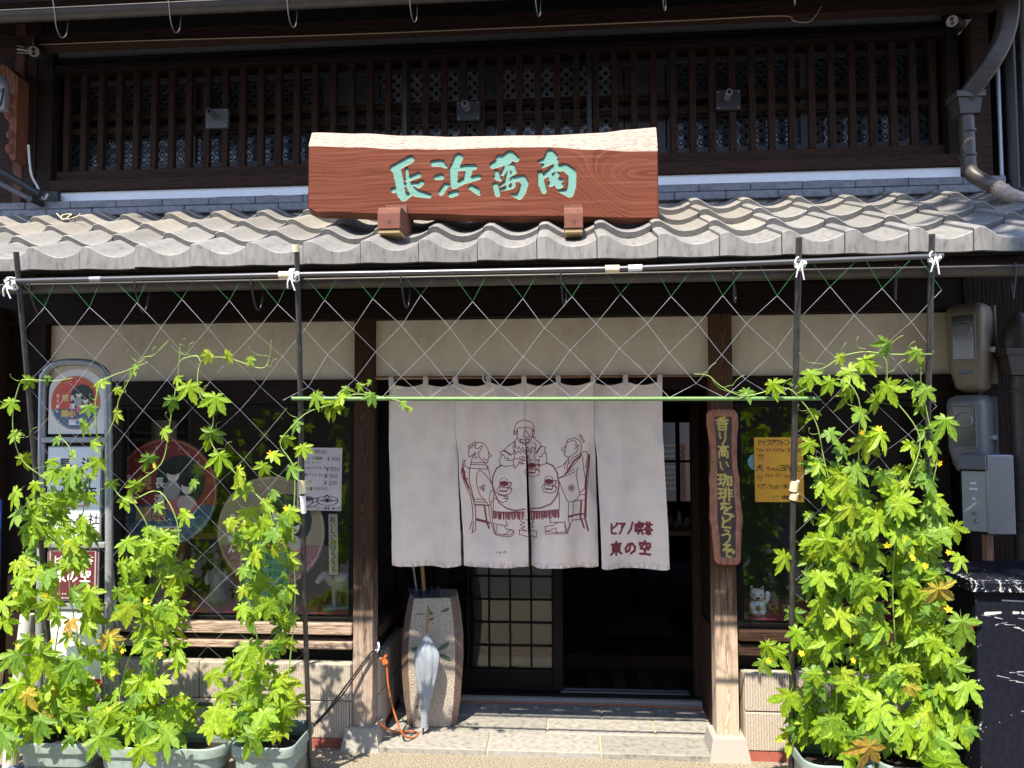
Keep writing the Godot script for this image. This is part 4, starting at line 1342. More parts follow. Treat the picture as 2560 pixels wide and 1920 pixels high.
# ---------------------------------------------------------------- noren curtain
func noren() -> void:
	var t := thing("noren", "off-white split noren curtain printed with three people drinking coffee at a table", "curtain")
	var cloth := lin(0.80, 0.69, 0.60)
	var W := 1024; var H := 700
	var X0 := -1.0; var Y1 := 2.04; var K := 656.0
	var cv := Cv.new(W, H, cloth)
	var f := FastNoiseLite.new()
	f.frequency = 0.008
	f.seed = 77
	for y in H:
		for x in W:
			var k := f.get_noise_2d(x, y) * 0.5 + f.get_noise_2d(x * 7.0, y * 7.0) * 0.12
			var c := cloth.lerp(lin(0.62, 0.53, 0.45), clampf(k * 0.9 + 0.08, 0, 0.55))
			if y > 655:   # grime along the lower hem
				c = c.lerp(lin(0.36, 0.29, 0.24), clampf((y - 655) / 22.0, 0, 1) * clampf(0.25 + f.get_noise_2d(x * 6.0, y * 3.0) * 1.4, 0, 0.5))
			cv.im.set_pixel(x, y, c)
	var ink := lin(0.20, 0.035, 0.045)
	cv.s = 0.002184 * K / 4.608
	cv.o = Vector2((-0.589 - X0) * K, (Y1 - 1.862) * K)
	var thin := 1.25
	var bold := 2.2
	# man on the left
	cv.line("105,445 185,390 200,410 120,470 105,445;125,430 140,455;150,412 165,440;200,400 260,400 310,430 340,490 345,560 330,630 310,635 260,600 230,560 225,520 250,480 275,445 255,435 220,470 180,460 190,430 200,405;118,470 110,540 120,565 160,540 185,515 205,520;195,545 180,530 175,560 195,578 215,565;345,510 380,550 340,575;275,570 300,600 330,595;160,545 140,640;140,628 300,632 330,700;138,650 300,655;138,640 125,700 120,830 150,960 170,1060;240,710 205,760 200,850 215,930 240,1000 350,1120;240,710 300,760 360,840 410,930 400,1040 365,1095 350,1060 365,960 400,930;330,660 350,740 365,830 385,880;120,690 330,705;170,1050 300,1050;175,1080 320,1085;180,1110 340,1115;235,915 297,880 285,955 235,915;255,905 285,930;270,895 280,950", thin, ink)
	cv.line("400,935 470,990 520,1000 570,1000 560,1020 570,1035 550,1060 510,1075 480,1060 400,1020;520,1000 545,1010;515,1025 560,1030", thin, ink)
	cv.line("55,600 35,740 80,880 130,1000 155,1150 160,1250 125,1390;75,600 60,660 70,760 150,1010 185,1150 190,1260 185,1400 150,1430 165,1300;55,600 75,600;65,650 120,700;75,720 80,800 110,815;340,1120 360,1300 420,1440;370,1110 390,1320 430,1440;175,1120 340,1120 370,1100;195,1270 340,1310", thin, ink)
	cv.line("48,690 70,800 120,920;292,1130 312,1295;195,1285 350,1325;320,1330 345,1380", 3.0, ink)
	cv.line("385,1320 565,1335 545,1290;440,1340 440,1410;410,1345 400,1420;530,1345 560,1380 610,1385;420,1430 600,1440 630,1400 610,1385 520,1440;425,1445 600,1460 630,1440 632,1400", thin, ink)
	# table and its fringe
	cv.line("500,655 440,690 395,780 385,880 410,960 470,1080 560,1140 650,1170 760,1150;790,1160 950,1140 1060,1090 1130,990 1150,880 1130,740 1080,660 1010,630", bold, ink)
	cv.line("400,1040 400,1180;1150,960 1155,1140;400,1180 550,1195 760,1180;800,1185 1000,1175 1150,1150", thin, ink)
	for i in 74:
		var x := 395.0 + i * 10.3
		if x > 765 and x < 798:
			continue
		var y := 1182.0 - maxf(0.0, x - 950.0) * 0.15
		cv.line("%f,%f %f,%f" % [x, y, x + rng.randf_range(-9, 9), y + rng.randf_range(60, 92)], 0.9 if i % 3 else 2.2, ink)
	# person in the middle
	cv.line("650,300 640,260 660,190 680,170 700,155 730,150 760,140 790,152 820,155 842,170 855,190 868,250 850,280 840,240 800,225 775,232 750,225 725,234 700,225 680,240 665,290;665,260 635,275 640,305 670,305;855,250 875,270 865,305 845,310;680,240 675,330 700,390 760,425 820,400 845,330 845,250;765,250 745,330 775,345 795,335 825,335 765,250", thin, ink)
	cv.line("710,360 760,372 815,355 800,395 750,405 715,385 710,360", 1.6, ink)
	cv.line("670,350 640,400 660,430 640,460;655,390 650,440 680,470 695,445 720,490 740,450 765,495 790,450 820,490 850,450 880,480 890,420 860,400;645,480 665,525 690,490 715,525 740,490 770,525 800,490 830,520 850,480;655,380 580,430 520,490 480,510 500,540 520,535 540,580 570,570 580,590;630,420 640,520 590,545;880,360 940,410 950,440 1000,455 985,490 1000,510 960,530 960,560 920,560;880,460 870,580;640,480 650,560", thin, ink)
	cv.line("520,485 600,535;945,445 890,520;855,330 870,345", 2.6, ink)
	cv.line("500,540 475,600 480,650 540,670 640,655;1000,510 1015,590 1000,640 930,665;550,600 620,600;640,570 660,590 740,550 770,570 700,590 770,600 690,620 760,640 690,640 650,690 635,650 630,600 640,570;880,580 895,610 930,590 910,640 940,655 900,660;800,545 795,570 820,600", thin, ink)
	# three mugs on saucers
	for q in [[0, 0], [315, -200], [510, -20]]:
		var keep := cv.o
		cv.o += Vector2(q[0], q[1]) * cv.s
		cv.oval(525, 845, 52, 50, ink, 1.8)
		cv.oval(525, 858, 47, 27, ink)
		cv.line("478,870 480,950 560,950 575,870;480,905 500,895 515,912 530,895 545,912 565,900;484,940 560,942;470,890 445,930 470,980 540,990 600,970 615,910", thin, ink)
		cv.line("575,850 610,850 600,890 575,915;585,905 605,925", 1.7, ink)
		cv.o = keep
	cv.line("720,1265 710,1290 760,1305 700,1330 760,1350 710,1370 770,1390;760,1270 850,1280 855,1310 790,1320 850,1345 840,1370 790,1370;695,1390 890,1410 885,1480 695,1445 695,1390", thin, ink)
	# man on the right
	cv.line("1240,410 1250,370 1330,345 1390,380 1410,440 1395,530;1250,400 1320,370 1350,400 1340,440 1380,430 1350,460 1325,470;1385,320 1400,310 1445,390 1430,400 1385,320;1240,410 1225,470 1215,540 1240,565 1290,555 1350,510 1370,460;1235,430 1180,485 1215,505;1265,570 1240,700;1230,620 1210,700;1400,560 1260,720;1405,520 1300,580 1260,640;1120,690 1190,660 1260,580;1150,800 1200,770 1320,700;1150,830 1200,960 1240,1060 1290,1075 1360,1040 1385,980 1360,860 1345,780 1360,690;1150,800 1250,770 1330,730;1420,560 1430,700 1450,800 1440,920 1390,970;1410,510 1460,500 1480,540 1450,690;1505,560 1475,850 1460,1050 1455,1250;1300,1070 1460,1050;1390,995 1460,990;1255,1080 1250,1240 1300,1240 1310,1080;1250,1240 1265,1330 1225,1420;1300,1260 1240,1425;1300,1280 1430,1270", thin, ink)
	cv.line("1410,540 1320,610 1220,760;1495,540 1460,800 1450,1000 1440,1250 1475,1400;1400,1070 1390,1270;1255,1230 1430,1215;1400,1280 1430,1370", 2.8, ink)
	cv.oval(1290, 915, 35, 38, ink, 1.8)
	cv.line("1290,885 1290,945;1262,900 1318,930;1262,930 1318,900", thin, ink)
	cv.line("1040,1250 1050,1300 1210,1290 1220,1400;1050,1330 985,1350 1000,1400 1110,1360 1120,1415;1130,1300 1060,1340;990,1400 1000,1430 1220,1420 1220,1400 1130,1410 990,1400;1210,1290 1240,1420", thin, ink)
	write(cv, "ピアノ喫茶", (0.222 - X0) * K, (Y1 - 1.250) * K, 47, ink, 0.15, false, 0.645, 0.62)
	cv.s = 1.0; cv.o = Vector2.ZERO
	write(cv, "東の空", (0.222 - X0) * K, (Y1 - 1.146) * K, 50, ink, 0.16, false, 1.0, 0.95)
	cv.line("405,625 409,628;414,624 420,629 424,622;430,626 436,620 440,628", 0.9, Color(0.2, 0.16, 0.16))
	# hems and seams
	var thread := cloth.lerp(lin(0.40, 0.32, 0.27), 0.6)
	for x in [-0.604, -0.2255, 0.148]:
		var px: float = (x - X0) * K
		for k in 34:
			cv.line("%f,%f %f,%f" % [px - 1.5, 28 + k * 6.0, px + 1.5, 31 + k * 6.0], 0.7, thread)
		for e in [-14.0, 14.0]:
			cv.line("%f,235 %f,672" % [px + e, px + e + (3.0 if e > 0 else -3.0)], 0.5, cloth.lerp(thread, 0.5))
	cv.line("30,668 1000,666", 0.6, cloth.lerp(thread, 0.7))
	cv.line("18,52 1000,52", 0.6, cloth.lerp(thread, 0.6))
	var m := textured(cv.tex(), 0.92)
	m.heightmap_enabled = true
	m.heightmap_texture = noise_tex(0.4, 2, [], 78, 256)
	m.heightmap_scale = 0.02
	m.backlight_enabled = true
	m.backlight = Color(0.25, 0.25, 0.25)
	# four widths, stitched together above and open below
	var top := [-0.975, -0.604, -0.2255, 0.148, 0.512]
	var lo := [[-0.953, -0.576], [-0.560, -0.211], [-0.196, 0.163], [0.178, 0.531]]
	for p in 4:
		var b := MB.new()
		var rows := []
		for j in 33:
			var v := j / 32.0
			var y := lerpf(2.000, 1.001, v)
			var row := PackedVector3Array()
			for i in 25:
				var u := i / 24.0
				var below := smoothstep(0.30, 1.0, v)
				var slit := smoothstep(0.28, 0.42, v)
				var xl: float = lerpf(top[p] + (0.0 if p == 0 else 0.0005), lo[p][0], below if p == 0 else slit * 0.35 + below * 0.65)
				var xr: float = lerpf(top[p + 1] - (0.0 if p == 3 else 0.0005), lo[p][1], below if p == 3 else slit * 0.35 + below * 0.65)
				var x := lerpf(xl, xr, u)
				var loopx := fposmod((x + 0.965) / 0.1835, 1.0)
				var sag := 0.020 * sin(loopx * PI) * (1.0 - smoothstep(0.0, 0.2, v))
				var corner := 0.016 * pow(absf(u * 2 - 1), 8.0) * smoothstep(0.9, 1.0, v)
				var z := -0.018
				z += 0.014 * sin(loopx * TAU + p) * (1.0 - smoothstep(0.0, 0.45, v))
				z += 0.026 * sin(u * 7.0 + p * 2.1 + v * 1.4) * smoothstep(0.05, 0.7, v)
				z += 0.006 * sin(u * 15.0 + p * 1.3 - v * 3.0) * smoothstep(0.2, 1.0, v)
				z += 0.022 * pow(absf(u * 2 - 1), 6.0) * slit * (1.0 if p % 2 else -0.6)
				z += 0.022 * f.get_noise_2d(x * 900.0, y * 420.0) + 0.008 * f.get_noise_2d(x * 2600.0 + y * 900.0, y * 700.0)
				z += (0.003 * sin(y * 300.0) * pow(absf(u * 2 - 1), 14.0)) * (1.0 - slit)
				row.append(Vector3(x, y - sag + corner * 0.6, z))
			rows.append(row)
		b.grid(rows, Vector3.BACK)
		for i in b.v.size():
			b.t[i] = Vector2((b.v[i].x - X0) * K / W, (Y1 - b.v[i].y) * K / H)
		part("curtain_width", b, m, t)
	var lm := mat(lin(0.60, 0.53, 0.48), 0.95)
	for x in [-0.962, -0.771, -0.605, -0.425, -0.230, -0.044, 0.143, 0.317, 0.500]:
		var b := MB.new()
		var rows := []
		for q in [[1.972, -0.012], [2.005, -0.006], [2.028, -0.003], [2.041, -0.008], [2.042, -0.020], [2.030, -0.030], [1.985, -0.028]]:
			rows.append(PackedVector3Array([Vector3(x - 0.013, q[0], q[1]), Vector3(x + 0.013, q[0], q[1])]))
		b.grid(rows, Vector3(0, 0.3, 1))
		part("loop", b, lm, t)
	tb("rod", smooth([Vector3(-1.056, 2.034, -0.017), Vector3(-0.4, 2.031, -0.017), Vector3(0.3, 2.028, -0.017), Vector3(0.764, 2.029, -0.017)]), 0.007, wood(lin(0.10, 0.05, 0.03), lin(0.26, 0.15, 0.09), "h", 0.6, 0.1, 79), t, 8)
	tb("hook", smooth([Vector3(-0.45, 2.045, -0.006), Vector3(-0.452, 2.02, 0.0), Vector3(-0.44, 2.00, 0.003), Vector3(-0.41, 2.0, 0.003)]), 0.005, M.mortar, t, 6)

# ---------------------------------------------------------------- carved plaque on the right pillar
func plaque() -> void:
	var t := thing("plaque", "tall carved wooden plaque with golden characters on the right entrance pillar", "plaque")
	var W := 160; var H := 860
	var cv := Cv.new(W, H, Color.BLACK)
	write(cv, "香り高い", 38, 42, 76, Color.WHITE, 0.14, true, 1.02)
	write(cv, "珈琲をどうぞ", 36, 352, 82, Color.WHITE, 0.14, true, 0.95)
	var f := FastNoiseLite.new()
	f.frequency = 0.02
	var al := Image.create(W, H, false, Image.FORMAT_RGBA8)
	for y in H:
		for x in W:
			var u := x / float(W) - 0.5; var v := y / float(H)
			var k := cv.im.get_pixel(x, y).r
			var field := clampf((0.30 - absf(u)) * 40.0, 0, 1) * clampf((0.5 - absf(v - 0.5) - 0.045) * 120.0, 0, 1)
			var n := f.get_noise_2d(x * 2.0, y * 0.5)
			var c := lin(0.30, 0.115, 0.07).lerp(lin(0.42, 0.19, 0.12), clampf(0.5 + n, 0, 1))
			c = c.lerp(lin(0.055, 0.038, 0.034).lerp(lin(0.085, 0.06, 0.052), clampf(0.5 + n * 2.0, 0, 1)), field)
			c = c.lerp(lin(0.60, 0.46, 0.13), k)
			al.set_pixel(x, y, c)
	var b := MB.new()
	var rows := []
	var NX := 56; var NY := 220
	for j in NY + 1:
		var v := float(j) / NY
		var row := PackedVector3Array()
		# wavy outline with scrolls
		var hw := 0.072 + 0.006 * cos(v * TAU * 1.5) + 0.006 * exp(-pow((v - 0.45) * 22.0, 2)) + 0.006 * exp(-pow((v - 0.70) * 24.0, 2)) + 0.004 * exp(-pow((v - 0.1) * 20.0, 2))
		var e := minf(v, 1.0 - v)
		if e < 0.045:
			hw *= sqrt(clampf(1.0 - pow((0.045 - e) / 0.045, 2.0), 0.0, 1.0)) * 0.42 + 0.58
		for i in NX + 1:
			var u := float(i) / NX - 0.5
			var k := cv.im.get_pixel(clampi(int((u + 0.5) * W), 0, W - 1), clampi(int(v * H), 0, H - 1)).r
			var field := smoothstep(0.31, 0.28, absf(u)) * smoothstep(0.04, 0.055, e)
			var z := 0.046 - 0.008 * field - 0.004 * k * field
			var leafy := sin((v * 95.0 - absf(u) * 26.0)) * 0.0035 + sin(absf(u) * 60.0) * 0.001
			z += leafy * (1.0 - field) * smoothstep(0.5, 0.44, absf(u))
			z -= 0.014 * smoothstep(0.42, 0.5, absf(u)) + 0.010 * smoothstep(0.012, 0.0, e)
			row.append(Vector3(u * 2.0 * hw + lerpf(-0.008, 0.008, v), lerpf(0.405, -0.405, v), z))
		rows.append(row)
	b.grid(rows, Vector3.BACK)
	var rim0 := PackedVector3Array(); var rim1 := PackedVector3Array()
	for row in rows:
		rim0.append(row[0]); rim1.append(row[NX])
	for q in [[rim0, Vector3.LEFT], [rim1, Vector3.RIGHT]]:
		var back := PackedVector3Array()
		for p in q[0]:
			back.append(Vector3(p.x, p.y, 0.0))
		b.grid([q[0], back], q[1])
	for q in [[rows[0], Vector3.UP], [rows[NY], Vector3.DOWN]]:
		var back := PackedVector3Array()
		for p in q[0]:
			back.append(Vector3(p.x, p.y, 0.0))
		b.grid([q[0], back], q[1])
	part("board", b, textured(ImageTexture.create_from_image(al), 0.7), t)
	t.position = Vector3(0.824, 1.442, 0.004)

# ---------------------------------------------------------------- posters and things in the windows
func sheet(called: String, label: String, category: String, cv: Cv, c: Vector3, w: float, h: float, roll := 0.0, group := "") -> Node3D:
	# a card 1.5 mm thick with its print on the front
	var b := MB.new()
	b.quad(Vector3(-w / 2, -h / 2, 0.001), Vector3(w / 2, -h / 2, 0.001), Vector3(w / 2, h / 2, 0.001), Vector3(-w / 2, h / 2, 0.001), Vector3.BACK)
	b.quad(Vector3(w / 2, -h / 2, -0.0005), Vector3(-w / 2, -h / 2, -0.0005), Vector3(-w / 2, h / 2, -0.0005), Vector3(w / 2, h / 2, -0.0005), Vector3.FORWARD)
	var o := part(called, b, textured(cv.tex(), 0.7), null, c, Basis(Vector3.BACK, roll))
	tag(o, label, category, group)
	return o

func disc(called: String, label: String, category: String, cv: Cv, c: Vector3, r: float) -> Node3D:
	var P := PackedVector2Array()
	for i in 48:
		P.append(Vector2(cos(TAU * i / 48), sin(TAU * i / 48)) * r)
	var b := MB.new()
	b.extrude(P, -0.004, 0.0, Transform3D(), Rect2(-r, -r, 2 * r, 2 * r))
	var o := part(called, b, textured(cv.tex(), 0.5), null, c)
	tag(o, label, category)
	return o

func noodle_disc(sz: int, red: Color, low: Color, gold: Color) -> Cv:
	var cv := Cv.new(sz, sz, red)
	var s := sz / 100.0
	cv.rect(0, 62 * s, sz, sz, low)
	cv.oval(50 * s, 50 * s, 48.5 * s, 48.5 * s, gold, 0.8 * s)
	for j in 4:
		for i in 9:
			cv.oval((6 + i * 11 + (j % 2) * 5.5) * s, (78 + j * 6) * s, 5.5 * s, 5.5 * s, low.lightened(0.35), 0.6 * s)
	cv.oval(64 * s, 40 * s, 24 * s, 24 * s, Color(0.07, 0.15, 0.13))
	cv.oval(66 * s, 62 * s, 15 * s, 9 * s, Color(0.75, 0.40, 0.42))
	cv.oval(57 * s, 34 * s, 6 * s, 7 * s, Color(0.86, 0.80, 0.74)); cv.oval(57 * s, 29 * s, 7 * s, 5 * s, Color(0.04, 0.04, 0.05))
	cv.oval(71 * s, 45 * s, 6 * s, 7 * s, Color(0.86, 0.80, 0.74)); cv.oval(71 * s, 40 * s, 7 * s, 5 * s, Color(0.04, 0.04, 0.05))
	cv.oval(56 * s, 48 * s, 8 * s, 9 * s, Color(0.62, 0.60, 0.60)); cv.oval(70 * s, 60 * s, 9 * s, 7 * s, Color(0.72, 0.66, 0.64))
	write(cv, "焼", 22 * s, 34 * s, 14 * s, gold, 0.14)
	write(cv, "鯖", 22 * s, 63 * s, 14 * s, gold, 0.14)
	write(cv, "長濱", 39 * s, 36 * s, 11 * s, Color(0.9, 0.9, 0.88), 0.11, true, 1.4)
	write(cv, "そうめん", 10 * s, 34 * s, 8 * s, Color(0.92, 0.9, 0.86), 0.12, true, 1.15)
	cv.oval(44 * s, 71 * s, 7 * s, 7 * s, gold)
	write(cv, "つる", 38.5 * s, 65 * s, 5.5 * s, red.darkened(0.4), 0.14)
	write(cv, "つる", 38.5 * s, 71 * s, 5.5 * s, red.darkened(0.4), 0.14)
	var a := "ンスタント!イ"
	for i in 7:
		var g := -2.35 + i * 0.27
		write(cv, a[i], (50 + cos(g) * 42) * s - 2.6 * s, (50 + sin(g) * 42) * s - 2.6 * s, 5.4 * s, gold, 0.12)
	cv.rect(38 * s, 82 * s, 62 * s, 92 * s, Color(0.86, 0.86, 0.86))
	cv.rect(52 * s, 84 * s, 60 * s, 91 * s, Color(0.35, 0.52, 0.65))
	cv.line("%f,%f %f,%f" % [40 * s, 85 * s, 60 * s, 83.5 * s], 0.6 * s, red)
	return cv

func window_things() -> void:
	# menu card inside the left window
	var ink := Color(0.05, 0.05, 0.05)
	var cv := Cv.new(360, 504, lin(0.62, 0.55, 0.57))
	write(cv, "MENU", 140, 14, 36, ink, 0.09, false, 1.1)
	write(cv, "ブレンド珈琲", 18, 70, 32, ink, 0.09, false, 0.95)
	write(cv, "¥500", 240, 70, 36, ink, 0.10)
	write(cv, "(アイス ホット)", 18, 108, 22, ink, 0.09)
	write(cv, "カフェオレ(アイス ホット)", 12, 150, 25, ink, 0.10, false, 0.85)
	write(cv, "¥550", 232, 152, 38, ink, 0.10)
	write(cv, "紅茶(アイス ホット)", 30, 206, 25, ink, 0.10, false, 0.9)
	write(cv, "¥550", 220, 208, 38, ink, 0.10)
	write(cv, "ミルク", 30, 262, 30, ink, 0.10)
	write(cv, "¥200", 216, 262, 38, ink, 0.10)
	write(cv, "(  お菓子付です)", 16, 316, 30, ink, 0.09, false, 0.95)
	cv.oval(72, 412, 62, 22, ink, 5); cv.oval(72, 412, 46, 13, ink)
	cv.line("12,412 22,450 44,468 100,468 124,446 134,412;132,412 168,404 162,430 124,446;8,450 20,474 80,484 150,470 178,446", 3, ink)
	cv.oval(248, 425, 88, 40, ink, 4); cv.oval(220, 422, 15, 15, ink, 4); cv.oval(246, 424, 17, 14, ink); cv.oval(272, 422, 15, 15, ink, 4); cv.oval(244, 398, 22, 12, ink, 4)
	cv.line("180,424 320,424;232,388 244,378 258,390", 3, ink)
	write(cv, "ピアノ喫茶 東の空", 150, 474, 24, ink, 0.10)
	sheet("menu_card", "white handwritten menu card with coffee cup drawing in the left window", "menu", cv, Vector3(-1.376, 1.472, -0.053), 0.252, 0.348, -0.012)
	# tall slip of wood
	cv = Cv.new(70, 470, lin(0.36, 0.33, 0.22))
	write(cv, "おいしい珈琲", 8, 18, 50, ink, 0.11, true, 0.88)
	write(cv, "をどうぞ", 10, 285, 46, ink, 0.11, true, 0.94)
	sheet("wooden_slip", "narrow pale wooden slip with handwriting below the menu card", "sign", cv, Vector3(-1.310, 1.105, -0.10), 0.052, 0.336, 0.02)
	# round posters
	disc("round_poster", "large round red and blue noodle poster hanging in the left window", "poster", noodle_disc(512, lin(0.22, 0.022, 0.022), lin(0.045, 0.10, 0.16), lin(0.48, 0.30, 0.12)), Vector3(-2.303, 1.391, -0.12), 0.308)
	disc("round_poster", "round tan and plum noodle poster behind the vines left of the menu card", "poster", noodle_disc(512, lin(0.30, 0.23, 0.14), lin(0.20, 0.05, 0.075), lin(0.46, 0.38, 0.20)), Vector3(-1.672, 1.172, -0.10), 0.312)
	# green card
	cv = Cv.new(260, 370, lin(0.10, 0.30, 0.16))
	write(cv, "MENU", 90, 14, 34, ink, 0.10)
	for i in 6:
		write(cv, ["アイス", "ホット", "ミルク", "紅茶", "珈琲", "オレ"][i], 20, 70 + i * 44, 30, ink, 0.09)
		write(cv, ["¥500", "¥500", "¥550", "¥200", "¥200", "¥500"][i], 150, 70 + i * 44, 32, ink, 0.09)
	cv.line("60,330 90,352 150,352 180,330;50,340 90,362 150,362 190,340", 2, ink)
	sheet("menu_card", "green handwritten menu card standing low in the left window", "menu", cv, Vector3(-1.70, 0.886, -0.095), 0.25, 0.35, -0.012)
	# orange sheet in the right window
	cv = Cv.new(380, 516, lin(0.85, 0.40, 0.045))
	ink = lin(0.05, 0.025, 0.01)
	write(cv, "テイクアウトコーヒー", 20, 16, 50, ink, 0.12, false, 0.70)
	write(cv, "Take Out Coffee", 14, 84, 32, ink, 0.09, false, 0.74)
	write(cv, "¥500", 258, 82, 40, ink, 0.10)
	cv.line("30,138 70,138 66,180 36,180 30,138;30,144 70,144", 2, ink); cv.oval(50, 160, 8, 8, ink, 2)
	write(cv, "犬", 8, 214, 60, ink, 0.12)
	write(cv, "ちゃん", 88, 232, 40, ink, 0.11, false, 0.85)
	write(cv, "店内", 190, 216, 54, ink, 0.11, false, 0.75)
	write(cv, "OK!!", 288, 226, 52, ink, 0.11)
	write(cv, "Dog OK!!", 80, 284, 34, ink, 0.09, false, 0.95)
	write(cv, "店内にて", 232, 302, 24, ink, 0.09)
	cv.oval(40, 326, 18, 20, ink, 3); cv.line("24,306 18,316;56,306 62,316;36,324 44,324 40,330", 2.4, ink)
	write(cv, "ピアノ", 18, 370, 42, ink, 0.11, false, 0.72)
	write(cv, "自由に弾けます", 112, 376, 36, ink, 0.10, false, 0.95)
	write(cv, "ピアノ喫茶 東の空", 130, 462, 36, ink, 0.10, false, 0.72)
	sheet("notice", "orange handwritten take-out coffee notice in the right window", "notice", cv, Vector3(1.125, 1.525, -0.052), 0.254, 0.343, 0.0)
	disc("round_sticker", "pale blue round sticker half hidden behind the orange notice", "sticker", Cv.new(32, 32, lin(0.20, 0.38, 0.50)), Vector3(1.01, 1.565, -0.058), 0.045)
	var note := sheet("notice", "small white slip on the right window beside the carved plaque", "notice", Cv.new(32, 64, lin(0.55, 0.55, 0.53)), Vector3(0.905, 1.20, -0.055), 0.05, 0.12, -0.03)
	lucky_cat()
	figurines()

func lucky_cat() -> void:
	var t := thing("lucky_cat", "small white porcelain beckoning cat with red collar in right window", "figurine", Vector3(1.035, 0.728, -0.20))
	t.rotation.y = -0.15
	var b := MB.new()
	b.lathe([Vector2(0.001, 0.0), Vector2(0.040, 0.0), Vector2(0.046, 0.02), Vector2(0.044, 0.045), Vector2(0.034, 0.068), Vector2(0.026, 0.078), Vector2(0.001, 0.08)], Vector3.ZERO, 18)
	b.ball(Vector3(-0.022, 0.014, 0.034), Vector3(0.016, 0.014, 0.018))
	b.ball(Vector3(0.022, 0.014, 0.034), Vector3(0.016, 0.014, 0.018))
	b.tube([Vector3(-0.030, 0.062, 0.012), Vector3(-0.036, 0.042, 0.032), Vector3(-0.030, 0.030, 0.042)], [0.011, 0.012, 0.012])
	b.tube([Vector3(0.032, 0.060, 0.010), Vector3(0.052, 0.085, 0.016), Vector3(0.054, 0.112, 0.020), Vector3(0.050, 0.122, 0.028)], [0.013, 0.012, 0.013, 0.011])
	var white := mat(lin(0.80, 0.78, 0.74), 0.25)
	part("body", b, white, t)
	var h := MB.new()
	h.ball(Vector3(0, 0.104, 0.006), Vector3(0.041, 0.034, 0.034), 16, 10)
	for s in [-1.0, 1.0]:
		h.tube([Vector3(s * 0.024, 0.128, 0.004), Vector3(s * 0.031, 0.152, 0.002)], [0.015, 0.002], 8)
	part("head", h, white, t)
	var red := mat(lin(0.5, 0.03, 0.03), 0.4)
	var r := MB.new()
	for i in 2:
		r.ball(Vector3((i * 2 - 1) * 0.027, 0.137, 0.013), Vector3(0.006, 0.010, 0.004), 8, 6)
	r.lathe([Vector2(0.027, 0.074), Vector2(0.032, 0.077), Vector2(0.027, 0.081)], Vector3.ZERO, 18)
	part("collar", r, red, t)
	var k := MB.new()
	k.ball(Vector3(0, 0.093, 0.036), Vector3(0.012, 0.008, 0.005), 10, 6)
	for s in [-1.0, 1.0]:
		k.tube([Vector3(s * 0.023, 0.108, 0.034), Vector3(s * 0.016, 0.113, 0.0375), Vector3(s * 0.009, 0.108, 0.0385)], 0.0022, 6)
	part("face", k, mat(lin(0.08, 0.02, 0.02), 0.5), t)
	var g := MB.new()
	g.ball(Vector3(0.0, 0.040, 0.045), Vector3(0.013, 0.017, 0.006), 10, 6)
	part("coin", g, mat(lin(0.35, 0.26, 0.08), 0.4), t)

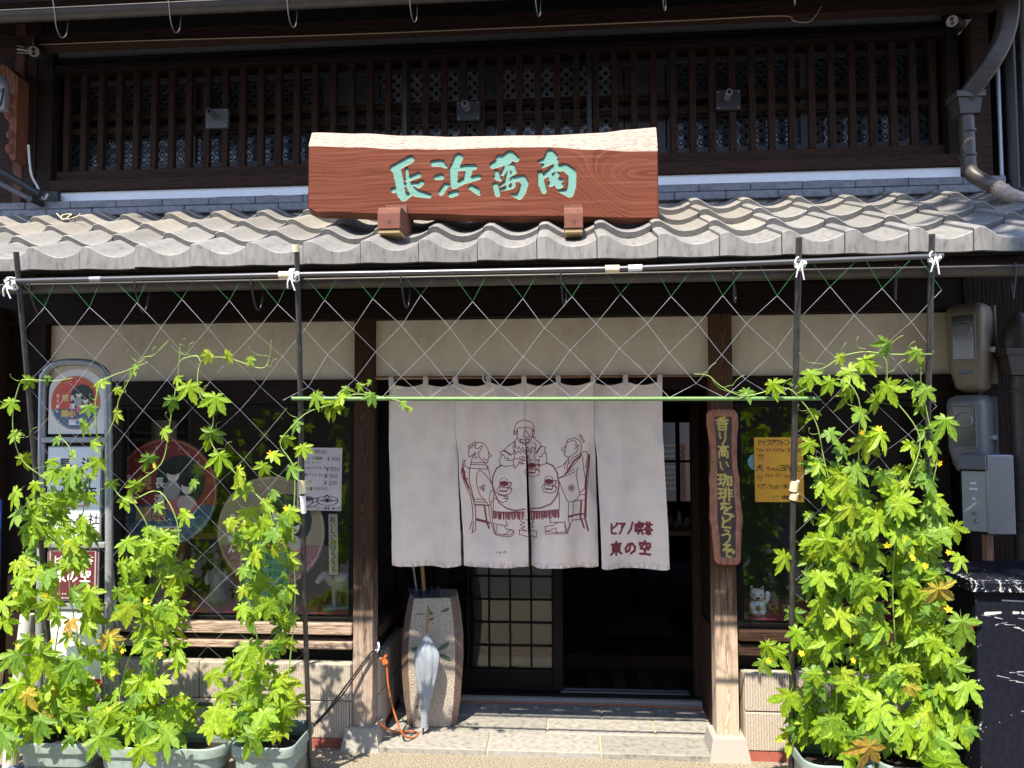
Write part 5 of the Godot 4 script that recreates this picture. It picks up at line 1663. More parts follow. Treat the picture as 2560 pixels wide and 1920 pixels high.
func figurines() -> void:
	var wear := [[-2.075, -0.30, 0.30, "white clay figurine wearing a round hat below the red round poster"], [-1.90, -0.24, 0.18, "squat white clay figurine holding a green bundle between two taller ones"], [-1.78, -0.32, 0.28, "white clay figurine with bowed head left of the green menu card"]]
	for q in wear:
		var t := thing("figurine", q[3], "figurine", Vector3(q[0], 0.724, q[1]))
		var k: float = q[2] / 0.30
		var b := MB.new()
		b.lathe([Vector2(0.001, 0), Vector2(0.06, 0.0), Vector2(0.055, 0.03), Vector2(0.038, 0.09), Vector2(0.050, 0.14), Vector2(0.042, 0.19), Vector2(0.018, 0.205), Vector2(0.016, 0.215)], Vector3.ZERO, 14)
		for s in [-1.0, 1.0]:
			b.tube([Vector3(s * 0.045, 0.185, 0), Vector3(s * 0.065, 0.14, 0.01), Vector3(s * 0.04, 0.12, 0.045)], [0.016, 0.014, 0.011])
		part("body", b, M.porcelain, t)
		var h := MB.new()
		h.ball(Vector3(0, 0.238, 0.004), Vector3(0.024, 0.028, 0.024), 12, 8)
		part("head", h, M.porcelain, t)
		var c := MB.new()
		c.lathe([Vector2(0.001, 0.29), Vector2(0.022, 0.282), Vector2(0.028, 0.262), Vector2(0.046, 0.256), Vector2(0.028, 0.25)], Vector3.ZERO, 14)
		part("hat", c, M.porcelain, t)
		t.scale = Vector3.ONE * k
	# horse ornament of pale clay at the right end
	var p := thing("horse_ornament", "pale clay pack horse ornament at the right end of the left window", "ornament", Vector3(-1.29, 0.724, -0.20))
	p.rotation.y = 0.3
	var b := MB.new()
	b.ball(Vector3(0, 0.135, 0), Vector3(0.062, 0.045, 0.042), 14, 10)
	b.tube([Vector3(-0.045, 0.15, 0), Vector3(-0.085, 0.19, 0.01), Vector3(-0.10, 0.205, 0.01)], [0.034, 0.026, 0.022])
	b.tube([Vector3(-0.092, 0.205, 0.01), Vector3(-0.125, 0.175, 0.02), Vector3(-0.14, 0.155, 0.024)], [0.023, 0.019, 0.013])
	part("body", b, M.porcelain, p)
	for s in [[-0.04, 0.02], [-0.04, -0.02], [0.045, 0.02], [0.045, -0.02]]:
		tb("leg", [Vector3(s[0], 0.12, s[1]), Vector3(s[0] * 1.1, 0.06, s[1]), Vector3(s[0], 0.015, s[1])], [0.020, 0.012, 0.013], M.porcelain, p)
	bx("base", -0.10, 0.08, 0.0, 0.018, -0.05, 0.05, M.galv, p, 0.006)
	var sd := MB.new()
	sd.ball(Vector3(0.0, 0.172, 0), Vector3(0.05, 0.03, 0.045), 12, 8)
	part("saddle_pack", sd, mat(lin(0.50, 0.48, 0.45), 0.9), p)
	var o := thing("wooden_crate", "honey coloured wooden stand below the red round poster in the left window", "stand", Vector3(-2.17, 0.724, -0.42))
	var ow := mat(lin(0.42, 0.20, 0.06), 0.5)
	for q in [[-0.20, -0.17, 0.0, 0.36], [0.17, 0.20, 0.0, 0.36], [-0.21, 0.21, 0.36, 0.40]]:
		bx("board", q[0], q[1], q[2], q[3], -0.06, 0.06, ow, o)
	var ob := MB.new()
	ob.lathe([Vector2(0.001, 0.46), Vector2(0.03, 0.46), Vector2(0.04, 0.43), Vector2(0.04, 0.401)], Vector3(0.05, 0, 0), 14)
	part("knob", ob, mat(lin(0.55, 0.22, 0.02), 0.4), o)
	var bl := thing("blind_roll", "rolled beige blind standing behind the street sign", "blind", Vector3(-2.42, 0.724, -0.30))
	tb("roll", [Vector3(0, 0, 0), Vector3(0, 1.08, 0)], 0.07, mat(lin(0.28, 0.23, 0.16), 0.8), bl, 16)

# ---------------------------------------------------------------- street sign on the left
func stand_sign() -> void:
	var t := thing("stand_sign", "tall grey tubular sign stand with white name panel and round noodle sign", "sign")
	var z := 0.35
	tb("frame", smooth([Vector3(-2.690, 0.03, z), Vector3(-2.700, 1.20, z), Vector3(-2.712, 1.95, z), Vector3(-2.700, 2.045, z), Vector3(-2.66, 2.088, z), Vector3(-2.60, 2.105, z), Vector3(-2.535, 2.106, z), Vector3(-2.46, 2.10, z), Vector3(-2.40, 2.075, z), Vector3(-2.365, 2.03, z), Vector3(-2.357, 1.95, z), Vector3(-2.335, 1.2, z), Vector3(-2.318, 0.03, z)], 4), 0.019, M.galv, t, 12)
	for y in [1.705, 1.17, 0.86]:
		bx("crossbar", -2.70, -2.345, y - 0.014, y + 0.014, z - 0.008, z + 0.022, M.galv, t)
	for q in [[-2.62, -0.30], [-2.40, -0.30]]:
		tb("rear_leg", [Vector3(q[0], 1.65, z - 0.01), Vector3(q[0], 0.03, z + q[1])], 0.014, M.galv, t)
	# round topped panel
	var P := PackedVector2Array([Vector2(-2.674, 1.735), Vector2(-2.372, 1.735)])
	for i in 13:
		var a := PI * i / 12.0
		P.append(Vector2(-2.523 + cos(a) * 0.151, 1.955 + sin(a) * 0.115))
	var b := MB.new()
	b.extrude(P, z - 0.004, z + 0.004)
	part("panel", b, mat(lin(0.66, 0.64, 0.59), 0.5), t)
	var D := PackedVector2Array()
	for i in 40:
		D.append(Vector2(-2.529 + cos(TAU * i / 40) * 0.132, 1.896 + sin(TAU * i / 40) * 0.138))
	var d := MB.new()
	d.extrude(D, z + 0.0045, z + 0.007, Transform3D(), Rect2(-2.661, 1.758, 0.264, 0.276))
	part("round_print", d, textured(noodle_disc(384, lin(0.52, 0.07, 0.035), lin(0.05, 0.085, 0.15), lin(0.62, 0.42, 0.12)).tex(), 0.5), t)
	# white name panel
	var cv := Cv.new(320, 600, lin(0.62, 0.66, 0.70))
	var ink := Color(0.04, 0.04, 0.05)
	write(cv, "長", 60, 70, 90, ink, 0.12); write(cv, "浜", 200, 60, 95, ink, 0.12)
	write(cv, "萬", 60, 270, 92, ink, 0.12); write(cv, "商", 205, 250, 96, ink, 0.12)
	write(cv, "株", 26, 448, 76, ink, 0.11); write(cv, "式", 96, 462, 70, ink, 0.11); write(cv, "会", 172, 440, 76, ink, 0.11); write(cv, "社", 246, 430, 72, ink, 0.11)
	cv.line("50,196 300,186;50,392 250,380", 4, lin(0.55, 0.04, 0.05))
	panel(t, -2.672, -2.378, 1.19, 1.672, z, cv)
	# wine red shop panel
	cv = Cv.new(300, 320, lin(0.10, 0.015, 0.025))
	cv.line("12,12 288,12 288,308 12,308 12,12", 4, lin(0.35, 0.30, 0.28))
	write(cv, "ピアノ喫茶", 30, 40, 60, lin(0.70, 0.68, 0.65), 0.12, false, 0.78)
	write(cv, "東の空", 36, 130, 80, lin(0.70, 0.68, 0.65), 0.13, false, 0.95)
	for i in 16:
		cv.oval(30 + i * 16, 282, 5, 4, lin(0.55, 0.50, 0.48))
	panel(t, -2.660, -2.384, 0.885, 1.155, z, cv)
	# white panel with red marks near the ground
	cv = Cv.new(300, 420, lin(0.78, 0.77, 0.73))
	cv.rect(170, 330, 300, 390, lin(0.62, 0.03, 0.05))
	cv.rect(0, 330, 90, 390, lin(0.62, 0.03, 0.05))
	cv.oval(90, 250, 50, 26, lin(0.55, 0.03, 0.05)); cv.rect(40, 215, 142, 248, lin(0.78, 0.77, 0.73))
	write(cv, "お", 190, 336, 48, lin(0.75, 0.7, 0.3), 0.14)
	panel(t, -2.658, -2.352, 0.40, 0.842, z, cv)

func panel(t: Node, x0: float, x1: float, y0: float, y1: float, z: float, cv: Cv) -> void:
	var b := MB.new()
	b.box(Vector3((x0 + x1) / 2, (y0 + y1) / 2, z), Vector3(x1 - x0, y1 - y0, 0.012), 0.002)
	var p := part("panel", b, M.galv, t)
	var f := MB.new()
	f.quad(Vector3(x0 + 0.006, y0 + 0.006, z + 0.0085), Vector3(x1 - 0.006, y0 + 0.006, z + 0.0085), Vector3(x1 - 0.006, y1 - 0.006, z + 0.0085), Vector3(x0 + 0.006, y1 - 0.006, z + 0.0085), Vector3.BACK)
	part("print", f, textured(cv.tex(), 0.45), p)

# ---------------------------------------------------------------- meters, letter box, cabinet
func right_side() -> void:
	for q in [[Vector3(2.095, 1.925, 0.03), lin(0.17, 0.15, 0.11), "beige electricity meter case, the upper of the two beside the right window", 0.45], [Vector3(2.085, 1.51, 0.03), lin(0.13, 0.135, 0.14), "grey electricity meter case, the lower one right above the letter box", 0.40]]:
		var t := thing("electricity_meter", q[2], "electricity meter", q[0], "electricity meters")
		var h: float = q[3]
		var m := mat(q[1], 0.45)
		var b := MB.new()
		# rounded case that narrows towards its foot
		var rows := []
		for e in [[0.0, 0.035, 0.05], [0.05, 0.07, 0.10], [0.30, 0.092, 0.155], [0.88, 0.095, 0.16], [0.96, 0.088, 0.145], [1.0, 0.065, 0.10]]:
			var row := PackedVector3Array()
			for i in 13:
				var a := PI * i / 12.0
				var cx: float = signf(cos(a)) * pow(absf(cos(a)), 0.45) * e[1]
				var cz: float = pow(sin(a), 0.45) * e[2]
				row.append(Vector3(cx, e[0] * h, cz))
			rows.append(row)
		b.grid(rows, Vector3.BACK)
		for e in [0, 5]:
			for i in 11:
				b.tri(rows[e][0], rows[e][i + 1], rows[e][i + 2], Vector3.DOWN if e == 0 else Vector3.UP)
		part("case", b, m, t)
		bx("window", -0.050, 0.050, h * 0.36, h * 0.86, 0.150, 0.1625, mat(lin(0.03, 0.035, 0.03), 0.12), t)
		bx("window_rim", -0.056, 0.056, h * 0.34, h * 0.88, 0.145, 0.1605, m, t)
		var dial := MB.new()
		dial.lathe([Vector2(0.036, 0.0), Vector2(0.042, 0.002), Vector2(0.036, 0.004)], Vector3.ZERO, 20, Transform3D(Basis(Vector3.RIGHT, PI / 2), Vector3(0, h * 0.68, 0.1625)))
		part("dial", dial, M.galv, t)
		for s in [[-0.07, 0.92], [0.07, 0.92], [0.0, 0.10]]:
			var k := MB.new()
			k.ball(Vector3(s[0], h * s[1], 0.135 if s[1] > 0.5 else 0.11), Vector3(0.006, 0.006, 0.005), 8, 5)
			part("screw", k, M.galv, t)
		tb("cable", smooth([Vector3(0.03, 0.03, 0.03), Vector3(0.035, -0.06, 0.03), Vector3(0.03, -0.14, 0.02)]), 0.012, M.iron_grey, t)
		bx("latch", 0.075, 0.115, h * 0.44, h * 0.50, 0.03, 0.075, M.galv, t)
		bx("back_plate", -0.105, 0.105, 0.04, h * 0.98, -0.012, 0.012, m, t)
		if h > 0.42:
			bx("label_plate", -0.035, 0.03, h * 0.20, h * 0.26, 0.13, 0.142, mat(lin(0.06, 0.09, 0.16), 0.4), t)
		t.rotation.y = -0.75
	# stainless letter box on a post
	var p := thing("letter_box", "stainless steel letter box with grey door above the black cabinet", "letter box")
	bx("body", 1.972, 2.098, 1.245, 1.620, 0.10, 0.34, M.steel, p, 0.006)
	var xf := Transform3D(Basis(Vector3.UP, -0.55), Vector3(1.965, 0, 0.345))
	var b := MB.new()
	b.box(Vector3(-0.055, 1.585, -0.02), Vector3(0.118, 0.07, 0.05), 0.004, xf)
	part("hood", b, M.grey_box, p)
	b = MB.new()
	b.box(Vector3(-0.050, 1.40, -0.03), Vector3(0.112, 0.31, 0.02), 0.003, xf)
	part("door_frame", b, M.alum, p)
	b = MB.new()
	b.box(Vector3(-0.050, 1.40, -0.022), Vector3(0.098, 0.285, 0.018), 0.002, xf)
	var dr := part("door", b, mat(lin(0.24, 0.25, 0.24), 0.4), p)
	for q in [[1.485, 0.026], [1.458, 0.034], [1.412, 0.014]]:
		b = MB.new()
		b.box(Vector3(-0.052, q[0], -0.0125), Vector3(q[1], 0.010, 0.002), 0.0, xf)
		part("name_strip", b, mat(lin(0.6, 0.6, 0.58), 0.6), dr)
	b = MB.new()
	b.box(Vector3(-0.05, 1.345, -0.008), Vector3(0.02, 0.008, 0.014), 0.002, xf)
	b.box(Vector3(-0.045, 1.308, -0.008), Vector3(0.012, 0.02, 0.012), 0.003, xf)
	part("lock", b, M.steel, dr)
	bx("post", 2.04, 2.075, GROUND, 1.244, 0.15, 0.19, wood(lin(0.16, 0.07, 0.04), lin(0.36, 0.19, 0.12), "v", 0.8, 0.2, 81), p)
	# black metal cabinet with flaking paint
	var c := thing("cabinet", "tall black metal cabinet with chipped flaking paint at the right edge", "cabinet")
	var body := flaked(512, 640, 5)
	var f := MB.new()
	var x0 := 1.735; var x1 := 2.55; var z0 := 0.22; var z1 := 0.66; var y1 := 1.06
	f.quad(Vector3(x0, GROUND, z1), Vector3(x1, GROUND, z1), Vector3(x1, y1, z1), Vector3(x0, y1, z1), Vector3.BACK)
	f.quad(Vector3(x0, GROUND, z0), Vector3(x0, GROUND, z1), Vector3(x0, y1, z1), Vector3(x0, y1, z0), Vector3.LEFT, Vector2(0.62, 1), Vector2(1.0, 0))
	f.quad(Vector3(x1, GROUND, z1), Vector3(x1, GROUND, z0), Vector3(x1, y1, z0), Vector3(x1, y1, z1), Vector3.RIGHT)
	f.quad(Vector3(x1, GROUND, z0), Vector3(x0, GROUND, z0), Vector3(x0, y1, z0), Vector3(x1, y1, z0), Vector3.FORWARD)
	part("body", f, body, c)
	var lid := MB.new()
	var top := flaked(512, 384, 6)
	var xa := x0 - 0.03; var za := z1 + 0.03
	lid.quad(Vector3(xa, y1 + 0.045, za - 0.012), Vector3(x1, y1 + 0.045, za - 0.012), Vector3(x1, y1 + 0.045, z0), Vector3(xa, y1 + 0.045, z0), Vector3.UP)
	lid.quad(Vector3(xa, y1 + 0.0, za), Vector3(x1, y1 + 0.0, za), Vector3(x1, y1 + 0.036, za), Vector3(xa, y1 + 0.036, za), Vector3.BACK, Vector2(0, 0.99), Vector2(1, 0.94))
	lid.quad(Vector3(xa, y1 + 0.036, za), Vector3(x1, y1 + 0.036, za), Vector3(x1, y1 + 0.045, za - 0.012), Vector3(xa, y1 + 0.045, za - 0.012), Vector3(0, 1, 1), Vector2(0, 0.97), Vector2(1, 0.94))
	lid.quad(Vector3(xa, y1, z0), Vector3(xa, y1, za), Vector3(xa, y1 + 0.045, za - 0.012), Vector3(xa, y1 + 0.045, z0), Vector3.LEFT, Vector2(0, 0.9), Vector2(1, 0.8))
	lid.quad(Vector3(xa, y1, z0), Vector3(x1, y1, z0), Vector3(x1, y1, za), Vector3(xa, y1, za), Vector3.DOWN, Vector2(0, 0.6), Vector2(1, 0.5))
	part("lid", lid, top, c)
	var cv := Cv.new(200, 84, lin(0.55, 0.04, 0.05))
	write(cv, "火気厳禁", 14, 10, 42, Color(0.95, 0.93, 0.9), 0.13)
	for i in 12:
		cv.rect(16 + i * 14, 62, 26 + i * 14, 72, Color(0.9, 0.75, 0.72))
	var s := MB.new()
	s.quad(Vector3(x0 - 0.002, 0.845, 0.50), Vector3(x0 - 0.002, 0.845, 0.645), Vector3(x0 - 0.002, 0.905, 0.645), Vector3(x0 - 0.002, 0.905, 0.50), Vector3.LEFT)
	part("warning_label", s, textured(cv.tex(), 0.5), c)
	# brown rain pipe in front of the end pillar
	var d := thing("rain_pipe", "brown rain downpipe with hopper at the right end of the shop", "downpipe")
	var h := MB.new()
	frustum(h, Vector3(2.245, 2.135, 0.16), 0.10, 0.07, 0.10, 0.07, -0.03)
	frustum(h, Vector3(2.245, 2.105, 0.16), 0.09, 0.06, 0.07, 0.055, -0.10)
	h.ball(Vector3(2.25, 2.16, 0.16), Vector3(0.085, 0.16, 0.06), 14, 10)
	part("hopper", h, M.gutter, d)
	tb("pipe", [Vector3(2.245, 2.0, 0.16), Vector3(2.245, 0.03, 0.16)], 0.052, M.gutter, d, 16)
	for y in [1.93, 1.30]:
		var r := MB.new()
		r.lathe([Vector2(0.0525, y - 0.01), Vector2(0.058, y - 0.008), Vector2(0.058, y + 0.008), Vector2(0.0525, y + 0.01)], Vector3(2.245, 0, 0.16), 16)
		part("clamp", r, M.gutter, d)

func flaked(W: int, H: int, sd: int) -> StandardMaterial3D:
	var cv := Cv.new(W, H, lin(0.012, 0.014, 0.022))
	var r := RandomNumberGenerator.new()
	r.seed = sd
	var pale := lin(0.40, 0.42, 0.41)
	var f := FastNoiseLite.new()
	f.seed = sd
	f.frequency = 0.03
	for y in H:
		for x in W:
			var e := minf(x, H - y) if sd == 6 else minf(x, W)
			var k := f.get_noise_2d(x * 2.0, y * 1.1) + f.get_noise_2d(x * 7.0, y * 5.0) * 0.6
			if k > (0.30 + e * 0.045 if sd == 5 else -0.02 + e * 0.022):
				cv.im.set_pixel(x, y, pale)
			else:
				cv.im.set_pixel(x, y, lin(0.006, 0.007, 0.012).lerp(lin(0.014, 0.015, 0.022), clampf(k * 0.5 + 0.3, 0, 1)))
	if sd == 5:
		for g in 26:
			var p := Vector2(r.randf_range(8, W * 0.62), H * (0.10 + 0.42 * pow(r.randf(), 1.3)))
			var n := r.randi_range(2, 6)
			for i in n:
				var q := p + Vector2(r.randf_range(6, 34), r.randf_range(-7, 7))
				cv.seg(p, q, r.randf_range(0.4, 1.7), r.randf_range(0.2, 0.9), pale)
				p = q + Vector2(r.randf_range(-5, 8), r.randf_range(-4, 6))
		cv.seg(Vector2(70, 26), Vector2(180, 30), 2, 1, pale)
		cv.seg(Vector2(26, 62), Vector2(64, 58), 5, 3, pale); cv.seg(Vector2(98, 58), Vector2(110, 58), 4, 3, pale); cv.seg(Vector2(120, 58), Vector2(132, 60), 4, 2, pale)
		for i in 60:
			var p := Vector2(r.randf_range(0, W), r.randf_range(H * 0.5, H))
			cv.seg(p, p + Vector2(r.randf_range(-3, 3), 2), 0.8, 0.5, pale)
	else:
		for i in 150:
			var p := Vector2(r.randf_range(0, W), H * (1.0 - 0.5 * pow(r.randf(), 1.6)))
			cv.seg(p, p + Vector2(r.randf_range(-9, 9), r.randf_range(-3, 3)), r.randf_range(0.4, 1.8), 0.4, pale)
	var m := textured(cv.tex(), 0.5)
	m.metallic_specular = 0.2
	return m

# ---------------------------------------------------------------- small things on the upper storey
func small_fixtures() -> void:
	for q in [[Vector3(-1.982, 3.527, -0.03), "grey metal plate with pipe stub on the lattice at the left"], [Vector3(-0.533, 3.518, -0.03), "dark metal plate with pipe stub on the lattice above the signboard"], [Vector3(0.890, 3.528, -0.03), "dark metal plate with pipe stub on the lattice right of the signboard"]]:
		var left: bool = q[0].x < -1
		var m: Material = M.grey_box if left else M.iron
		var t := thing("pipe_plate", q[1], "mounting plate", q[0], "pipe stubs on the lattice")
		var b := MB.new()
		b.box(Vector3.ZERO, Vector3(0.132, 0.112, 0.026), 0.004)
		part("plate", b, m, t)
		var p := MB.new()
		p.tube([Vector3(-0.008, 0.008, 0.012), Vector3(-0.010, 0.012, 0.085)], 0.017, 14, false)
		p.tube([Vector3(-0.008, 0.008, 0.012), Vector3(-0.010, 0.012, 0.085)], 0.013, 14, false)
		p.lathe([Vector2(0.013, 0.085), Vector2(0.0175, 0.0855), Vector2(0.0175, 0.08)], Vector3.ZERO, 14, Transform3D(Basis(Vector3.RIGHT, PI / 2), Vector3(-0.010, 0.012, 0)))
		part("pipe_stub", p, M.galv if not left else m, t)
		for s in [[-1, -1], [1, -1], [-1, 1], [1, 1]]:
			var k := MB.new()
			k.ball(Vector3(s[0] * 0.054, s[1] * 0.044, 0.013), Vector3(0.005, 0.005, 0.003), 8, 5)
			part("screw", k, M.galv, t)
	# cameras under the upper eaves
	var a := thing("security_camera", "black security camera with ring of lights under the eaves at the left", "camera", Vector3(-2.83, 3.785, 0.30))
	camera_body(a, Vector3(0.35, -0.35, 0.9).normalized(), M.iron)
	tb("bracket", smooth([Vector3(-0.01, 0.03, -0.02), Vector3(-0.03, 0.07, -0.02), Vector3(-0.03, 0.11, -0.02)]), 0.012, M.iron, a)
	for k in 3:
		tb("cable", smooth([Vector3(-0.03, 0.0, -0.05), Vector3(-0.08, 0.02 + 0.012 * k, -0.04), Vector3(-0.13, 0.015 + 0.02 * k, -0.02)]), 0.004, M.mortar if k == 1 else M.galv, a, 6)
	var c := thing("security_camera", "long security camera with two pale lenses under the eaves at the right", "camera", Vector3(1.93, 3.745, 0.28))
	camera_body(c, Vector3(-0.62, -0.22, 0.75).normalized(), M.alum)
	var pl := MB.new()
	pl.extrude(PackedVector2Array([Vector2(0.06, 0.055), Vector2(0.12, 0.055), Vector2(0.06, -0.02)]), -0.09, -0.075)
	part("wall_plate", pl, mat(lin(0.42, 0.38, 0.33), 0.7), c)
	# loose string on the roof tiles
	for q in [[Vector3(-2.62, 2.80, 0.40), "loop of pale string lying on the roof tiles at the left", 1.0], [Vector3(1.62, 2.86, 0.22), "thin bent wire lying on the roof tiles at the right", 0.5]]:
		var pts := []
		for i in 15:
			pts.append(Vector3(0.03 * cos(i * 0.9) + 0.006 * i, 0.03 + 0.045 * absf(sin(i * 0.55)), 0.02 * sin(i * 1.3)))
		var o := tb("string_loop", smooth(pts, 4), 0.0025 * q[2], M.clip if q[2] > 0.8 else M.galv, null, 5)
		o.position = q[0]
		tag(o, q[1], "string")

func camera_body(t: Node, d: Vector3, m: Material) -> void:
	var x := Vector3.UP.cross(d).normalized()
	var xf := Transform3D(Basis(x, d.cross(x), d), Vector3.ZERO)
	var b := MB.new()
	b.tube([xf * Vector3(0, 0, -0.09), xf * Vector3(0, 0, -0.085), xf * Vector3(0, 0, 0.05), xf * Vector3(0, 0, 0.056)], [0.022, 0.030, 0.032, 0.029], 18)
	part("housing", b, m, t)
	var r := MB.new()
	r.tube([xf * Vector3(0, 0, 0.0565), xf * Vector3(0, 0, 0.0585)], 0.0265, 18)
	part("front_plate", r, mat(lin(0.30, 0.26, 0.22), 0.3), t)
	for q in [0.010, -0.011]:
		var l := MB.new()
		l.tube([xf * Vector3(0, q, 0.058), xf * Vector3(0, q, 0.062)], 0.009, 14)
		part("lens", l, mat(lin(0.02, 0.02, 0.025), 0.1), t)

# ---------------------------------------------------------------- things in the entrance
func entrance_things() -> void:
	# tall faceted umbrella stand of speckled pottery
	var u := thing("umbrella_stand", "tall faceted pottery umbrella stand with green leaf decoration by the sliding door", "umbrella stand", Vector3(-0.785, 0.062, -0.33))
	var prof := [[0.125, 0.0], [0.138, 0.01], [0.158, 0.14], [0.172, 0.32], [0.172, 0.46], [0.158, 0.60], [0.140, 0.70], [0.134, 0.722]]
	var b := MB.new(); var st := [MB.new(), MB.new(), MB.new(), MB.new()]
	var R := func(p: Array, k: float) -> PackedVector3Array:
		var o := PackedVector3Array()
		var h: float = p[0]
		var w := h * 0.76
		for q in [[-w, h], [w, h], [h, w], [h, -w], [w, -h], [-w, -h], [-h, -w], [-h, w]]:
			o.append(Vector3(q[0] * k, p[1], q[1] * 0.85 * k))
		return o
	var rot := Basis(Vector3.UP, 0.12)
	for i in prof.size() - 1:
		var a: PackedVector3Array = R.call(prof[i], 1.0); var c: PackedVector3Array = R.call(prof[i + 1], 1.0)
		for j in 8:
			var k := (j + 1) % 8
			(b if j % 2 == 0 else st[j / 2]).quad(rot * a[j], rot * a[k], rot * c[k], rot * c[j], rot * Vector3(a[j].x + a[k].x, 0, a[j].z + a[k].z))
	var inner: PackedVector3Array = R.call([0.112, 0.722], 1.0); var outer: PackedVector3Array = R.call(prof[-1], 1.0); var deep: PackedVector3Array = R.call([0.112, 0.30], 1.0)
	for j in 8:
		var k := (j + 1) % 8
		b.quad(rot * outer[j], rot * outer[k], rot * inner[k], rot * inner[j], Vector3.UP)
		b.quad(rot * inner[j], rot * inner[k], rot * deep[k], rot * deep[j], rot * Vector3(-inner[j].x, 0, -inner[j].z))
	for j in range(1, 7):
		b.tri(rot * deep[0], rot * deep[j], rot * deep[j + 1], Vector3.UP)
	part("body", b, noisy([lin(0.10, 0.075, 0.055), lin(0.30, 0.26, 0.21), lin(0.44, 0.40, 0.34), lin(0.52, 0.49, 0.44)], 0.10, 3, Vector3(1.8, 1.8, 1.8), 0.85, 0.6, 83), u)
	var brown := noisy([lin(0.03, 0.012, 0.008), lin(0.065, 0.027, 0.017), lin(0.26, 0.21, 0.17), lin(0.05, 0.02, 0.013), lin(0.04, 0.016, 0.01)], 0.11, 3, Vector3(2.4, 2.4, 2.4), 0.75, 0.25, 84)
	for k in 4:
		part("corner_strip", st[k], brown, u)
	var green := mat(lin(0.05, 0.10, 0.055), 0.6)
	for q in [[-0.055, 0.63, 1.5, 0.045], [0.0, 0.625, 0.5, 0.05], [0.06, 0.645, -1.0, 0.045], [0.07, 0.605, -1.7, 0.05], [-0.03, 0.585, 2.3, 0.055], [0.065, 0.46, -1.0, 0.04], [0.075, 0.40, -2.1, 0.04], [-0.085, 0.45, 1.6, 0.03], [-0.05, 0.30, 2.0, 0.04]]:
		var l := MB.new()
		var P := PackedVector2Array()
		for i in 10:
			var a := TAU * i / 10
			P.append(Vector2(cos(a) * 0.012, sin(a) * q[3]).rotated(q[2]))
		var zz: float = lerpf(0.160, 0.128, clampf((q[1] - 0.46) / 0.24, 0, 1)) * 0.85 * 1.0
		l.extrude(P, 0.0, 0.004, Transform3D(rot, rot * Vector3(q[0], q[1], zz + 0.008)))
		part("leaf_motif", l, green, u)
	# folded pale umbrella hung on its rim
	var w := thing("umbrella", "folded pale blue umbrella hanging down the front of the pottery stand", "umbrella", Vector3(-0.79, 0.0, -0.118), "umbrellas at the stand")
	var cl := MB.new()
	var rows := []
	for i in 22:
		var v := i / 21.0
		var y := lerpf(0.625, 0.105, v)
		var r := 0.004 + 0.058 * pow(smoothstep(0.0, 0.26, v), 1.0) * (1.0 - 0.80 * smoothstep(0.22, 0.95, v))
		var row := PackedVector3Array()
		for j in 32:
			var a := TAU * j / 32
			var fold := 1.0 + 0.42 * pow(absf(sin(a * 4.0 + v * 1.6)), 0.6) - 0.25 + 0.12 * sin(a * 3.0 + 1.0)
			row.append(Vector3(cos(a) * r * fold + 0.004 * sin(v * 3.0) - 0.02 * v + 0.008, y + 0.012 * sin(a * 8.0 + v * 2.4) * (1.0 - v), sin(a) * r * 0.55 * fold + 0.012 - 0.010 * v))
		rows.append(row)
	cl.grid(rows, Vector3.ZERO, true)
	part("canopy", cl, mat(lin(0.24, 0.275, 0.325), 0.55), w)
	tb("handle", [Vector3(0.012, 0.76, -0.02), Vector3(0.014, 0.72, 0.006), Vector3(0.010, 0.62, 0.010)], 0.007, mat(lin(0.28, 0.14, 0.05), 0.5), w)
	tb("ferrule", [Vector3(-0.012, 0.11, 0.0), Vector3(-0.016, 0.045, 0.0)], 0.005, M.iron, w)
	bx("strap", -0.052, -0.040, 0.21, 0.235, 0.0, 0.012, M.iron, w)
	# crook handled umbrella and one with a metal shaft stand inside
	var n := thing("umbrella", "navy umbrella with curved bamboo handle standing in the pottery stand", "umbrella", Vector3.ZERO, "umbrellas at the stand")
	tb("handle", smooth([Vector3(-0.905, 0.93, -0.33), Vector3(-0.908, 0.975, -0.33), Vector3(-0.893, 1.005, -0.33), Vector3(-0.868, 1.000, -0.33), Vector3(-0.855, 0.96, -0.33), Vector3(-0.845, 0.86, -0.33), Vector3(-0.84, 0.80, -0.33)]), 0.012, mat(lin(0.40, 0.22, 0.09), 0.45), n, 10)
	var nv := MB.new()
	rows = []
	for i in 6:
		var v := i / 5.0
		var row := PackedVector3Array()
		for j in 32:
			var a := TAU * j / 32
			var r := 0.055 * (1.0 - 0.3 * v) * (1.0 + 0.35 * sin(a * 9.0))
			row.append(Vector3(-0.835 + cos(a) * r * 1.3, 0.805 - 0.3 * v + 0.02 * sin(a * 9.0) * (1 - v), -0.33 + sin(a) * r))
		rows.append(row)
	nv.grid(rows, Vector3.ZERO, true)
	part("canopy", nv, mat(lin(0.035, 0.045, 0.075), 0.7), n)
	var s3 := thing("umbrella", "closed umbrella with bright metal shaft leaning in the pottery stand", "umbrella", Vector3.ZERO, "umbrellas at the stand")
	tb("shaft", [Vector3(-0.925, 1.12, -0.30), Vector3(-0.875, 0.74, -0.33), Vector3(-0.85, 0.40, -0.33)], 0.0075, M.steel, s3)
	# cords
	var oc := mat(lin(0.42, 0.11, 0.03), 0.5)
	var t := thing("extension_cord", "orange extension cord looping from a socket beside the left entrance pillar", "cord")
	tb("cable", smooth([Vector3(-0.985, 0.475, -0.02), Vector3(-0.975, 0.36, -0.02), Vector3(-0.945, 0.24, -0.01), Vector3(-0.895, 0.12, 0.0), Vector3(-0.85, 0.075, -0.05), Vector3(-0.835, 0.068, -0.12), Vector3(-0.875, 0.070, -0.15), Vector3(-0.94, 0.078, -0.11), Vector3(-1.0, 0.12, -0.06), Vector3(-1.035, 0.165, -0.03)]), 0.0055, oc, t)
	var sk := MB.new()
